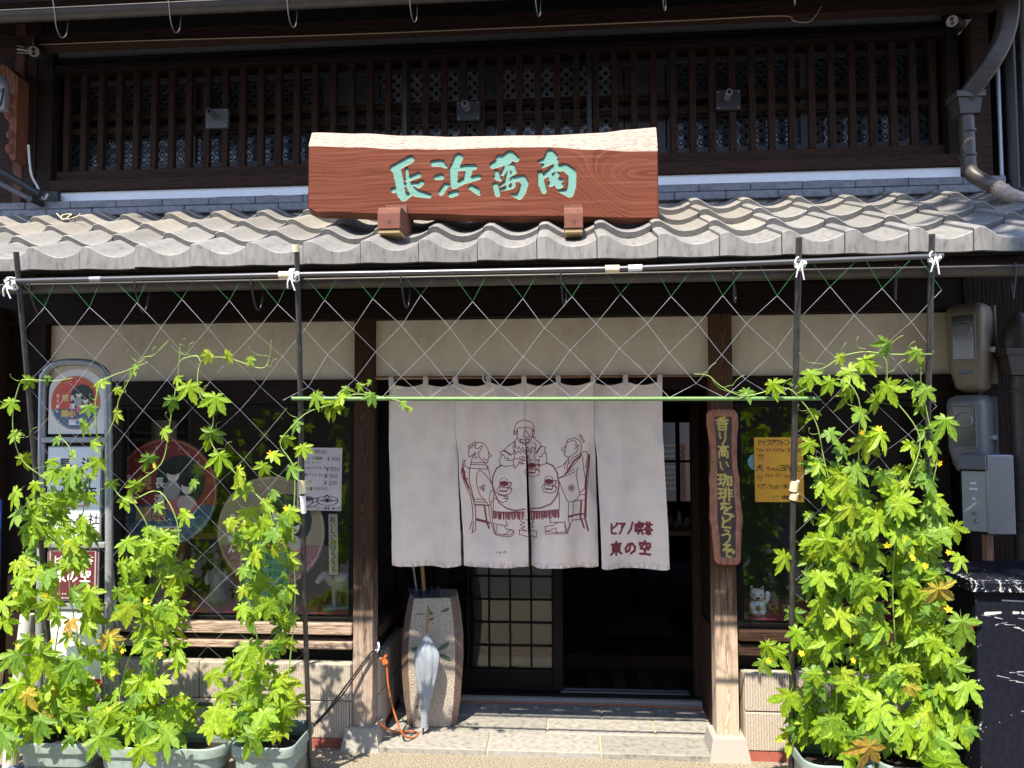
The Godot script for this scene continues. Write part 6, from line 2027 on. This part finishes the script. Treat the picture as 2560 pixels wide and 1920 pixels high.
	sk.box(Vector3.ZERO, Vector3(0.030, 0.045, 0.026), 0.005, Transform3D(Basis(Vector3.BACK, 0.4), Vector3(-0.995, 0.497, -0.015)))
	sk.box(Vector3.ZERO, Vector3(0.042, 0.014, 0.032), 0.004, Transform3D(Basis(Vector3.BACK, 0.4), Vector3(-1.002, 0.515, -0.015)))
	part("socket", sk, oc, t)
	var k := thing("power_cable", "black power cable drooping from the left pillar towards the planters", "cord")
	tb("cable", smooth([Vector3(-1.012, 0.548, 0.0), Vector3(-1.03, 0.575, 0.015), Vector3(-1.10, 0.50, 0.03), Vector3(-1.20, 0.365, 0.06), Vector3(-1.30, 0.24, 0.10), Vector3(-1.42, 0.14, 0.18)]), 0.005, M.iron, k)
	tb("cable", smooth([Vector3(-1.03, 0.56, 0.015), Vector3(-1.11, 0.47, 0.03), Vector3(-1.21, 0.33, 0.06), Vector3(-1.33, 0.20, 0.12), Vector3(-1.44, 0.11, 0.2)]), 0.004, M.iron, k)
	tb("plug", [Vector3(-1.012, 0.548, 0.0), Vector3(-1.003, 0.522, -0.01)], 0.013, M.iron, k)
	var hk := tb("cable_hook", smooth([Vector3(-1.046, 0.555, -0.02), Vector3(-1.03, 0.55, 0.01), Vector3(-1.02, 0.575, 0.012), Vector3(-1.025, 0.60, 0.005)]), 0.005, M.tie)
	tag(hk, "small white hook holding the black cable on the left pillar", "hook")
	var th := tb("cord", smooth([Vector3(-0.66, 0.071, -0.59), Vector3(-0.2, 0.069, -0.60), Vector3(0.3, 0.069, -0.60), Vector3(0.62, 0.070, -0.585), Vector3(0.79, 0.072, -0.56)]), 0.005, oc)
	tag(th, "thin orange cord lying along the foot of the door threshold", "cord")
	# table and pots dimly seen inside
	var tab := thing("cafe_table", "dim cafe table with small pots inside the open doorway", "table", Vector3(0.86, 0.16, -2.6))
	bx("tabletop", -0.32, 0.35, 0.66, 0.70, -0.3, 0.3, mat(lin(0.16, 0.13, 0.11), 0.4), tab)
	for s in [[-0.28, -0.25], [0.3, -0.25], [-0.28, 0.25], [0.3, 0.25]]:
		bx("leg", s[0] - 0.02, s[0] + 0.02, 0.0, 0.66, s[1] - 0.02, s[1] + 0.02, M.dark_v, tab)
	for q in [[0.02, 0.10, 0.03, lin(0.3, 0.12, 0.05)], [0.10, 0.14, 0.02, lin(0.35, 0.3, 0.22)], [0.17, 0.09, 0.035, lin(0.2, 0.2, 0.2)]]:
		var pt := thing("condiment_pot", ["small brown pot on the dim cafe table", "slim pale bottle on the dim cafe table", "squat grey pot on the dim cafe table"][int(q[0] * 13.0) % 3], "pot", Vector3(0.86 + q[0], 0.861, -2.5))
		var pm := MB.new()
		pm.lathe([Vector2(0.001, 0), Vector2(q[2], 0), Vector2(q[2] * 1.1, q[1] * 0.5), Vector2(q[2] * 0.6, q[1] * 0.85), Vector2(q[2] * 0.6, q[1]), Vector2(0.001, q[1])], Vector3.ZERO, 12)
		part("pot", pm, mat(q[3], 0.4), pt)
	# rear garden seen through the back window
	var lad := thing("bamboo_screen", "bright screen of brown posts and pale slats in the rear garden", "screen", Vector3(1.33, 0.9, -6.6))
	for x in [-0.26, 0.30]:
		bx("post", x - 0.03, x + 0.03, -0.9, 0.55, -0.03, 0.03, mat(lin(0.36, 0.14, 0.06), 0.8), lad)
	for i in 9:
		bx("slat", -0.26, 0.30, -0.1 + 0.075 * i, -0.075 + 0.075 * i, 0.0, 0.02, mat(lin(0.55, 0.48, 0.38), 0.8), lad)
	bx("back_board", -0.9, 0.9, -0.9, 1.6, -0.25, -0.2, mat(lin(0.22, 0.2, 0.18), 0.9), lad)

# ---------------------------------------------------------------- trellis, net and planters
func net_z(y: float) -> float:
	return 0.35 + 0.70 * (y - 0.03) / 2.48

func trellis() -> void:
	var t := thing("trellis_frame", "black garden poles tied with a long black pipe across the shop front", "trellis")
	var P := [[-2.325, 2.519, -2.565, 0.03], [-1.109, 2.507, -1.274, 0.03], [0.912, 2.508, 1.030, 0.03], [1.418, 2.509, 1.63, 0.03]]
	for i in 4:
		var q: Array = P[i]
		var pts := []
		for k in 9:
			var v := k / 8.0
			var y := lerpf(q[1], q[3], v)
			pts.append(Vector3(lerpf(q[0], q[2], v) + 0.004 * sin(v * 6.0 + i), y, net_z(y)))
		tb("pole", pts, 0.0115 if i != 2 else 0.0125, M.pole, t, 10)
	var cap := MB.new()
	cap.tube([Vector3(-1.109, 2.495, net_z(2.495)), Vector3(-1.108, 2.522, net_z(2.522))], 0.0145, 10)
	part("pole_cap", cap, M.clip, t)
	tb("pipe", [Vector3(-2.386, 2.398, 1.034), Vector3(-1.1, 2.402, 1.036), Vector3(0.2, 2.400, 1.036), Vector3(1.46, 2.424, 1.042)], 0.0105, M.pipe, t, 10)
	tb("pipe", [Vector3(-2.6, 0.425, 0.47), Vector3(-1.235, 0.432, 0.47)], 0.009, M.pole, t, 8)
	for q in [[-1.153, 2.401, 1.036, 0.03], [0.187, 2.400, 1.036, 0.028]]:
		tb("joint_clip", [Vector3(q[0] - q[3], q[1], q[2]), Vector3(q[0] + q[3], q[1], q[2])], 0.0155, M.clip, t, 12)
	tb("joint_clip", [Vector3(0.250, 2.401, 1.036), Vector3(0.305, 2.402, 1.036)], 0.0135, M.tie, t, 12)
	tb("joint_clip", [Vector3(-2.005, 2.399, 1.034), Vector3(-1.955, 2.399, 1.034)], 0.012, M.galv, t, 12)
	for q in [[-1.175, 1.507, 0.03, M.clip, 0.0165], [-1.180, 1.425, 0.04, M.tie, 0.013], [0.959, 1.513, 0.022, M.clip, 0.018], [0.961, 1.468, 0.014, M.clip, 0.0175]]:
		tb("joint_clip", [Vector3(q[0] + 0.002, q[1] + q[2], net_z(q[1] + q[2])), Vector3(q[0] - 0.002, q[1] - q[2], net_z(q[1] - q[2]))], q[4], q[3], t, 12)
	for q in [[-2.351, 2.390], [-1.119, 2.402], [0.919, 2.408], [1.427, 2.420]]:
		var b := MB.new()
		var c := Vector3(q[0], q[1], 1.036)
		for k in 4:
			var pts := []
			for i in 12:
				var a := TAU * i / 11.0
				pts.append(c + Vector3(0.018 * cos(a) + 0.004 * sin(k * 2.0), 0.018 * sin(a) + 0.005 * (k - 2), 0.016 * sin(a * 2.0 + k)))
			b.tube(pts, 0.0035, 6)
		for k in 2:
			b.tube(smooth([c + Vector3(0, 0, 0.02), c + Vector3(0.015 * (k - 1), -0.03, 0.03), c + Vector3(0.03 * (k - 1) + 0.01, -0.06 - 0.01 * k, 0.02)]), 0.003, 6)
		part("string_tie", b, M.tie, t)
	var g := tb("green_stake", [Vector3(-1.178, 1.893, 0.895), Vector3(-0.1, 1.884, 0.895), Vector3(1.030, 1.878, 0.895)], 0.009, M.green_rod, null, 10)
	tag(g, "long green plastic garden stake tied level across the entrance in front of the curtain", "garden stake")
	# net: upright cords that zigzag and meet at knots
	var n := thing("plant_net", "white diamond mesh plant net with green top strung on the black poles", "net")
	var a := 0.1025
	var x0 := -2.335
	var cols := 38
	var h := 0.1128
	var top := 2.400
	var node := func(c: int, r: int) -> Vector3:
		var y: float = top - 0.10 - (r - 1) * h if r > 0 else top
		var sh: float = sin(c * 12.9898 + r * 78.233) * 43758.5453
		var j: float = (sh - floor(sh) - 0.5)
		var sh2: float = sin(c * 39.3468 + r * 11.135) * 24634.6345
		var j2: float = (sh2 - floor(sh2) - 0.5)
		var x: float = x0 + c * a + (0.022 * j if r > 0 else 0.02 * j)
		# the net follows the leaning poles at its sides
		if c < 14:
			x -= 0.011 * r * (1.0 - c / 14.0)
		if c > 31:
			x += 0.009 * r * (c - 31) / 7.0
		y += 0.020 * j2 - 0.012 * sin(c * 0.7)
		return Vector3(x, y, net_z(y) + 0.004 * j)
	for k in cols - 1:
		var side := k < 11 or k >= 32
		var rows := 18 if side else 5
		var pts := []
		for r in range(0 if false else 1, rows + 1):
			var c := k if (k + r) % 2 == 0 else k + 1
			var p: Vector3 = node.call(c, r)
			if not side and p.y < 1.89:
				p.y = 1.886; p.z = 0.893
				pts.append(p)
				break
			pts.append(p)
		tb("cord", pts, 0.00085, M.cord, n, 5)
		# green edge cord from the pipe to the first knots
		var c1 := k if (k + 1) % 2 == 0 else k + 1
		var p1: Vector3 = node.call(c1, 1)
		var up := Vector3(x0 + (k + (0.8 if c1 == k else 0.2)) * a, 2.402 + 0.008 * (k / 40.0), 1.046)
		if up.x < 1.43:
			tb("edge_cord", [up, p1], 0.0009, M.cord_green, n, 5)

func trough(t: Node, x0: float, x1: float, z0: float, z1: float, h: float, round_: float, m: Material, rim: Material) -> void:
	var cx := (x0 + x1) / 2; var cz := (z0 + z1) / 2
	var ring := func(k: float, y: float) -> PackedVector3Array:
		var o := PackedVector3Array()
		var hx := (x1 - x0) / 2 * k; var hz := (z1 - z0) / 2 * k
		var r := round_ * k
		for q in [[1, 1, 0], [-1, 1, 1], [-1, -1, 2], [1, -1, 3]]:
			for i in 6:
				var an: float = (q[2] + i / 5.0) * PI / 2
				o.append(Vector3(cx + q[0] * (hx - r) + cos(an) * r, GROUND + y, cz + q[1] * (hz - r) + sin(an) * r))
		return o
	var b := MB.new()
	var rows := []
	for e in [[0.78, 0.0], [0.80, 0.02], [0.84, 0.10], [0.865, 0.105], [0.875, 0.145], [0.86, 0.15], [0.87, 0.185], [0.895, 0.19], [0.915, h - 0.05]]:
		rows.append(ring.call(e[0], e[1]))
	b.grid(rows, Vector3.ZERO, true)
	part("tub", b, m, t)
	var r := MB.new()
	rows = []
	for e in [[0.915, h - 0.055], [0.99, h - 0.05], [1.0, h - 0.04], [1.0, h - 0.008], [0.985, h], [0.95, h], [0.935, h - 0.01], [0.90, h - 0.11]]:
		rows.append(ring.call(e[0], e[1]))
	r.grid(rows, Vector3.ZERO, true)
	part("rim", r, rim, t)
	var s := MB.new()
	var so: PackedVector3Array = ring.call(0.915, h - 0.07)
	for i in so.size():
		s.tri(Vector3(cx, GROUND + h - 0.055, cz), so[i], so[(i + 1) % so.size()], Vector3.UP)
	part("soil", s, M.soil, t)

func planters() -> void:
	var g := "grey green plastic planters"
	var t := thing("planter", "square grey green planter at the far left under the sign stand", "planter", Vector3.ZERO, g)
	trough(t, -2.585, -2.225, 0.30, 0.66, 0.27, 0.05, M.planter, M.planter_rim)
	t = thing("planter", "long round-ended grey green planter between the two square planters on the left", "planter", Vector3.ZERO, g)
	trough(t, -2.215, -1.575, 0.42, 0.67, 0.268, 0.10, M.planter, M.planter_rim)
	t = thing("planter", "square grey green planter beside the pole left of the entrance", "planter", Vector3.ZERO, g)
	trough(t, -1.560, -1.255, 0.32, 0.645, 0.272, 0.05, M.planter, M.planter_rim)
	t = thing("planter", "long grey green planter on the right, nearer the entrance", "planter", Vector3.ZERO, g)
	trough(t, 1.02, 1.335, 0.34, 0.64, 0.262, 0.08, M.planter, M.planter_rim)
	t = thing("planter", "nearly bare grey green planter on the right, next to the black cabinet", "planter", Vector3.ZERO, g)
	trough(t, 1.345, 1.675, 0.34, 0.64, 0.262, 0.08, M.planter, M.planter_rim)
	var bar := tb("bamboo_stick", [Vector3(1.30, 0.295, 0.43), Vector3(1.70, 0.300, 0.43)], 0.008, mat(lin(0.34, 0.25, 0.13), 0.6))
	tag(bar, "thin bamboo stick laid over the nearly bare planter on the right", "stick")
	# odds and ends at the lower left edge
	var p := thing("pipe_bundle", "grey plastic pipes and blue hose stacked at the lower left edge", "pipes")
	tb("pipe", [Vector3(-2.83, 0.03, 0.36), Vector3(-2.80, 0.80, 0.30)], 0.035, mat(lin(0.42, 0.40, 0.38), 0.6), p, 14)
	tb("pipe", [Vector3(-2.92, 0.03, 0.42), Vector3(-2.91, 0.55, 0.36)], 0.03, noisy([lin(0.30, 0.22, 0.12), lin(0.5, 0.4, 0.25)], 0.05, 3, Vector3(6, 6, 6), 0.7, 0.0, 90), p, 12)
	tb("hose", smooth([Vector3(-2.93, 1.25, 0.36), Vector3(-2.91, 0.8, 0.40), Vector3(-2.86, 0.55, 0.44), Vector3(-2.78, 0.36, 0.46), Vector3(-2.70, 0.20, 0.44)]), 0.014, mat(lin(0.03, 0.07, 0.22), 0.5), p, 10)
	tb("hose", smooth([Vector3(-2.78, 0.05, 0.50), Vector3(-2.70, 0.12, 0.52), Vector3(-2.62, 0.10, 0.50), Vector3(-2.60, 0.04, 0.46)]), 0.012, mat(lin(0.04, 0.06, 0.12), 0.5), p, 10)
	bx("blue_sheet", -3.05, -2.925, 0.60, 1.40, 0.33, 0.36, mat(lin(0.03, 0.09, 0.35), 0.6), p, 0.01)

# ---------------------------------------------------------------- bitter melon vines
func leaf_materials() -> void:
	M.leaf = []
	var base := [lin(0.34, 0.53, 0.024), lin(0.38, 0.57, 0.028), lin(0.30, 0.50, 0.026), lin(0.43, 0.57, 0.032), lin(0.25, 0.43, 0.042), lin(0.35, 0.54, 0.028), lin(0.19, 0.37, 0.045)]
	var f := FastNoiseLite.new()
	f.frequency = 0.03
	var im := Cv.new(128, 128, Color.WHITE)
	for y in 128:
		for x in 128:
			var k := 0.92 + 0.14 * f.get_noise_2d(x * 2.0, y * 2.0)
			im.im.set_pixel(x, y, Color(k, k, k))
	# veins run from the stalk into each lobe
	for a in [0.0, 0.85, -0.85, 1.65, -1.65, 2.3, -2.3]:
		var d := Vector2(sin(a), cos(a))
		var o := Vector2(64, 40)
		im.seg(o, o + d * 70, 1.3, 0.5, Color(1.0, 1.0, 0.86).darkened(0.0))
		for k in 3:
			for s in [-1.0, 1.0]:
				var q: Vector2 = o + d * (18 + 14 * k)
				im.seg(q, q + d.rotated(s * 0.8) * (16 - 3 * k), 0.8, 0.5, Color(0.72, 0.77, 0.62))
	var tx := im.tex()
	for c in base:
		var m := textured(tx, 0.5)
		m.albedo_color = c
		m.backlight_enabled = true
		m.backlight = Color(1.0, 1.0, 0.40)
		m.heightmap_enabled = true
		m.heightmap_texture = tx
		m.heightmap_scale = 0.25
		m.heightmap_flip_texture = true
		M.leaf.append(m)
	var dry := []
	for c in [lin(0.42, 0.34, 0.04), lin(0.36, 0.24, 0.03)]:
		var m := textured(tx, 0.7)
		m.albedo_color = c
		m.backlight_enabled = true
		m.backlight = Color(0.7, 0.6, 0.2)
		dry.append(m)
	M.dry_leaf = dry
	M.petal = mat(lin(0.80, 0.55, 0.01), 0.6)
	M.petal.backlight_enabled = true
	M.petal.backlight = Color(0.6, 0.55, 0.1)
	M.leaf_meshes = []
	for i in 12:
		M.leaf_meshes.append(leaf_mesh(i))
	var b := MB.new()
	for k in 5:
		var a := TAU * k / 5
		var d := Vector3(cos(a), sin(a), 0); var s := Vector3(-sin(a), cos(a), 0)
		var tip := d + Vector3(0, 0, 0.12)
		b.tri(Vector3(0, 0, 0), d * 0.6 + s * 0.30 + Vector3(0, 0, 0.18), tip, Vector3.BACK)
		b.tri(Vector3(0, 0, 0), tip, d * 0.6 - s * 0.30 + Vector3(0, 0, 0.18), Vector3.BACK)
	b.ball(Vector3(0, 0, 0.08), Vector3(0.16, 0.16, 0.12), 6, 4)
	M.flower_mesh = b.mesh()

func leaf_mesh(v: int) -> ArrayMesh:
	# five to seven pointed, toothed lobes round the stalk; the tip points to -y, unit size, slightly hanging
	var r := RandomNumberGenerator.new()
	r.seed = 100 + v
	var lobes := [[0.0, 1.0], [0.80, 0.86], [-0.80, 0.84], [1.62, 0.62], [-1.62, 0.60], [2.35, 0.36], [-2.35, 0.35]]
	lobes.sort_custom(func(a, b): return a[0] < b[0])
	var out := []
	for i in lobes.size():
		var L: Array = lobes[i]
		var a: float = L[0] + r.randf_range(-0.10, 0.10)
		var len_: float = L[1] * r.randf_range(0.82, 1.15)
		var w := 0.40
		for e in [[-1.0, 0.44, 0.0], [-0.80, 0.66, 0.4], [-0.72, 0.60, 0.4], [-0.46, 0.83, 0.7], [-0.38, 0.76, 0.7], [-0.14, 0.93, 0.9], [0.0, 1.0, 1.0], [0.14, 0.93, 0.9], [0.38, 0.76, 0.7], [0.46, 0.83, 0.7], [0.72, 0.60, 0.4], [0.80, 0.66, 0.4]]:
			out.append([a + w * e[0], len_ * e[1] * (1.0 if e[2] > 0 else 0.75 / maxf(0.6, len_) * 0.8), e[2]])
	var last: Array = lobes[-1]
	out.append([last[0] + 0.44, 0.16, 0.0])
	var droop := r.randf_range(0.15, 0.85)
	var fold := r.randf_range(0.03, 0.24)
	var shape := func(a: float, q: float, mid: float) -> Vector3:
		var x := sin(a) * q; var y := -cos(a) * q
		var z := -droop * q * q * (0.7 + 0.3 * cos(a)) + fold * q * (mid - 0.4) + 0.05 * sin(a * 5.0 + v) * q
		z -= 0.25 * absf(x) * fold * 4.0 * q
		return Vector3(x, y, z)
	var b := MB.new()
	var inner := []
	for e in out:
		inner.append(shape.call(e[0], e[1] * 0.5, 0.35 + 0.4 * e[2]))
	var o := Vector3(0, 0, 0)
	var uv := func(p: Vector3) -> Vector2:
		return Vector2(0.5 + p.x * 0.52, 0.3125 - p.y * 0.55)
	for i in out.size() - 1:
		var p: Vector3 = shape.call(out[i][0], out[i][1], out[i][2])
		var q: Vector3 = shape.call(out[i + 1][0], out[i + 1][1], out[i + 1][2])
		b.tri(o, p, q, Vector3.BACK, uv.call(o), uv.call(p), uv.call(q))
	# stalk
	b.tri(Vector3(-0.012, 0, 0), Vector3(0.012, 0, 0), Vector3(0.03, 0.42, -0.22), Vector3.BACK, Vector2(0.5, 0.31), Vector2(0.5, 0.31), Vector2(0.5, 0.31))
	return b.mesh()

func put_leaf(t: Node, p: Vector3, size: float, r: RandomNumberGenerator, dry := false) -> void:
	var n := Vector3(r.randf_range(-0.7, 0.7), r.randf_range(-0.15, 0.85), 1.0).normalized()
	var down := Vector3(r.randf_range(-0.75, 0.75), -1.0, r.randf_range(-0.1, 0.35))
	down = (down - n * down.dot(n)).normalized()
	var bs := Basis(-down.cross(n) * -1.0, -down, n)
	bs = Basis((-down).cross(n), -down, n).orthonormalized()
	var m: Material = M.dry_leaf[r.randi() % 2] if dry else M.leaf[r.randi() % 7]
	part("leaf", M.leaf_meshes[r.randi() % 12], m, t, p - down * size * 0.38, bs.scaled(Vector3.ONE * size * 0.74))

func vine(label: String, stems: Array, spots: String, zone: String, count: int, seed_: int, flowers: String, big := 1.0, dry := 0.0) -> void:
	var t := thing("bitter_melon_vine", label, "vine", Vector3.ZERO, "bitter melon vines on the net")
	var r := RandomNumberGenerator.new()
	r.seed = seed_
	var made := 0
	for s in stems:
		var pts := []
		for q in nums(s):
			var y: float = q[1] / 1000.0
			pts.append(Vector3(q[0] / 1000.0, y, net_z(y) + 0.02 + r.randf_range(-0.012, 0.015)))
		var sm := smooth(pts, 6)
		var rad := []
		for i in sm.size():
			rad.append(lerpf(0.0034, 0.0014, float(i) / sm.size()))
		tb("stem", sm, rad, M.stem, t, 6)
		# curling tendrils
		for k in range(3, sm.size() - 2, 5):
			if r.randf() < 0.75 and sm[k].y > 1.2:
				var c: Vector3 = sm[k]
				var w := r.randf_range(0.03, 0.09)
				var d := r.randf_range(-1.0, 1.0)
				var tp := []
				for i in 14:
					var a := i * 0.5
					var g := i / 13.0
					tp.append(c + Vector3(d * w * g * 1.6 + 0.014 * sin(a) * g, w * g * 0.8 + 0.014 * cos(a) * g - 0.014 * g, 0.012 * sin(a * 1.3)))
				tb("tendril", tp, 0.0009, M.stem, t, 4)
	for q in nums(spots):
		var y: float = q[1] / 1000.0
		put_leaf(t, Vector3(q[0] / 1000.0, y - q[2] * 0.0002, net_z(y) + r.randf_range(0.0, 0.07)), q[2] / 1000.0 * 1.25, r)
		made += 1
	var Z := nums(zone)
	var hi: float = Z[0][0]; var lo: float = Z[-1][0]
	while made < count:
		# more leaves low down, larger ones there too
		var y := lerpf(lo, hi, pow(r.randf(), 1.15))
		var i := 0
		while i < Z.size() - 2 and y < Z[i + 1][0]:
			i += 1
		var k := clampf((Z[i][0] - y) / (Z[i][0] - Z[i + 1][0]), 0, 1)
		var xa := lerpf(Z[i][1], Z[i + 1][1], k); var xb := lerpf(Z[i][2], Z[i + 1][2], k)
		var x := r.randf_range(xa + 38, xb - 38)
		var yy := y / 1000.0
		yy = maxf(yy, 0.31 + 0.1 * r.randf())
		var low := clampf((1.5 - yy) / 1.3, 0.0, 1.0)
		var size := lerpf(0.098, 0.150, low) * (0.5 + 0.95 * pow(r.randf(), 1.1)) * big
		put_leaf(t, Vector3(x / 1000.0, yy, net_z(yy) + 0.04 * low + r.randf_range(-0.05, 0.09) + low * r.randf_range(0.0, 0.10) + (r.randf_range(0.12, 0.26) if r.randf() < 0.3 else 0.0) * smoothstep(0.75, 0.35, yy)), size, r, r.randf() < dry * low * low * 1.5)
		made += 1
	for q in nums(flowers):
		var y: float = q[1] / 1000.0
		var f := part("flower", M.flower_mesh, M.petal, t, Vector3(q[0] / 1000.0, y, net_z(y) + 0.14 + 0.03 * clampf(1.5 - y, 0, 1)), Basis(Vector3.UP, r.randf_range(-0.6, 0.6)) * Basis(Vector3.RIGHT, r.randf_range(-0.7, 0.3)) * Basis(Vector3.BACK, r.randf_range(0, 1.2)))
		f.scale = Vector3.ONE * r.randf_range(0.013, 0.017)
	if false:
		print(label, made)

func vines() -> void:
	vine("bitter melon vine climbing the far left pole in front of the sign stand", ["-2521,220; -2504,545; -2391,958; -2397,1252; -2318,1479; -2452,1627; -2454,1807; -2394,1965; -2348,1982; -2238,1977; -2153,1989", "-2458,222; -2344,653; -2334,1058; -2191,1442; -2210,1663; -2253,1735; -2245,1806"], "-2359,1972,63; -2441,1876,71; -2470,1741,71; -2454,1621,77; -2237,1981,37; -2133,1773,85; -2260,1720,44; -2221,1652,51; -2292,1614,55; -2313,1557,78; -2213,1491,70; -2171,1455,77; -2083,1603,86; -2513,1460,105; -2457,1347,97; -2489,1385,105", "1552,-2434,-2148; 1344,-2571,-2105; 1149,-2648,-2126; 949,-2647,-2157; 743,-2707,-2200; 532,-2749,-2274; 314,-2770,-2330; 182,-2732,-2394", 180, 11, "-2497,1016; -2352,1018; -2524,769; -2351,802", 1.0, 0.02)
	vine("bitter melon vine between the sign stand and the left window posters", ["-2147,231; -2022,660; -2010,1003; -1910,1294; -1958,1480; -1808,1608; -1755,1751; -1716,1873; -1684,1976; -1655,2094; -1649,2128", "-2209,230; -2138,553; -1938,964; -1763,1257; -1826,1480; -2001,1443; -2085,1626; -1985,1822; -1947,1909; -1815,2062; -1768,2079; -1697,2142", "-2078,1702; -2070,1851; -2030,1962; -1979,1996; -1875,2026; -1799,2054"], "-1879,2032,56; -2031,1969,60; -1926,1930,40; -2070,1851,61; -1984,1828,61; -2078,1702,65; -1685,1980,50; -1712,1875,71; -1755,1749,68; -1840,1621,76; -2055,1509,56; -1939,1502,73; -1999,1432,77; -1826,1418,53; -1907,1297,57; -1729,1370,88; -1961,1208,71; -2009,1140,81; -1877,1122,90; -1892,1083,81; -1813,1171,98", "1271,-1982,-1753; 1115,-2083,-1735; 957,-2138,-1736; 753,-2170,-1782; 543,-2264,-1769; 326,-2340,-1776; 172,-2334,-1704", 145, 12, "-2025,754; -1851,741; -2087,642; -2133,460; -1786,522; -1929,572; -1882,996; -1763,1608", 0.9, 0.02)
	vine("bitter melon vine climbing the pole left of the entrance onto the green stake", ["-1517,250; -1451,672; -1465,1068; -1322,1353; -1449,1536; -1512,1626; -1561,1715; -1533,1820; -1583,1924; -1567,2051; -1458,2070; -1305,2023; -1266,2057; -1240,2139", "-1397,254; -1326,572; -1248,974; -1239,1261; -1200,1572; -1251,1696; -1171,1784; -1113,1835; -1004,1869; -896,1910; -724,1884; -683,1858", "-1567,2051; -1581,2077; -1636,2066; -1665,2052"], "-1617,1928,97; -1517,1877,111; -1560,1722,106; -1513,1633,100; -1537,2075,63; -1449,2070,66; -1332,2054,43; -1182,1780,71; -1226,1707,65; -1256,1647,65; -1200,1586,83; -1131,1670,72; -1352,1586,66; -1462,1565,100; -1455,1503,97; -1666,1523,52; -1319,1473,56; -1364,1410,98; -1235,1381,95; -1539,1324,60; -1431,1371,88; -1365,1297,106; -1274,1279,97; -1481,1259,80; -1032,1867,81; -952,1923,57; -893,1944,43; -1055,1886,84; -974,1894,67; -1007,1852,74; -845,1961,30; -691,1867,40; -671,1846,30; -827,1898,67", "1349,-1517,-1201; 1160,-1539,-1200; 965,-1524,-1218; 805,-1562,-1262; 660,-1667,-1227; 472,-1690,-1225; 299,-1741,-1260; 171,-1656,-1332", 150, 13, "-1202,1423; -1249,1661", 0.9, 0.0)
	vine("bitter melon vine on the right of the entrance in front of the orange notice", ["1200,250; 1190,629; 1111,1007; 1135,1366; 1067,1624; 1024,1774; 954,1873; 887,1922; 728,1891; 629,1932; 579,1973; 523,1982", "1324,254; 1286,728; 1281,1191; 1219,1539; 1204,1724; 1184,1871; 1123,1952; 1013,1937; 936,1897"], "1208,2023,83; 1093,2032,56; 980,1961,83; 951,1921,84; 831,1922,80; 744,1899,67; 1176,1976,117; 1037,1937,74; 1151,1888,97; 1197,1806,101; 1005,1823,57; 1091,1732,75; 1224,1674,128; 1137,1666,86; 990,1683,75; 1036,1607,90; 1103,1573,95; 1216,1582,112; 1142,1488,104; 1153,1349,106; 913,1187,107; 894,768,92; 880,700,93; 956,741,102; 989,921,91; 976,855,92; 969,526,132; 1028,428,95; 1008,326,115", "1572,1012,1273; 1363,992,1307; 1184,1004,1339; 1000,990,1372; 811,993,1406; 617,969,1423; 419,1026,1441; 256,1036,1420", 225, 14, "1164,1742; 1228,1755; 1298,1279; 984,802; 1198,773; 851,766", 1.0, 0.03)
	vine("bitter melon vine on the far right net beside the black cabinet", ["1588,263; 1533,637; 1546,1013; 1494,1368; 1516,1624; 1467,1788; 1429,1934; 1415,1997", "1500,260; 1439,731; 1388,1102; 1388,1454; 1444,1707; 1307,1903; 1273,2030; 1208,2062; 1115,2048; 1040,2001; 962,1986", "1208,2062; 1301,2053; 1456,2052"], "1253,2077,91; 1375,2057,60; 1429,2013,50; 1307,1903,111; 1407,1918,92; 1433,1894,84; 1264,1863,101; 1455,1837,74; 1500,1772,102; 1481,1731,102; 1267,1732,106; 1424,1674,86; 1496,1665,86; 1472,1590,86; 1509,1540,121; 1243,1454,122; 1380,1454,157; 1523,1403,140; 1637,1317,97; 1315,1367,123; 1479,1351,123; 1642,1194,89", "1572,1273,1531; 1365,1307,1568; 1187,1339,1620; 1005,1372,1656; 819,1406,1710; 627,1423,1731; 470,1437,1748; 330,1450,1660", 225, 15, "1472,1617; 1403,1225; 1458,1194; 1540,1250; 1566,1007", 1.0, 0.05)
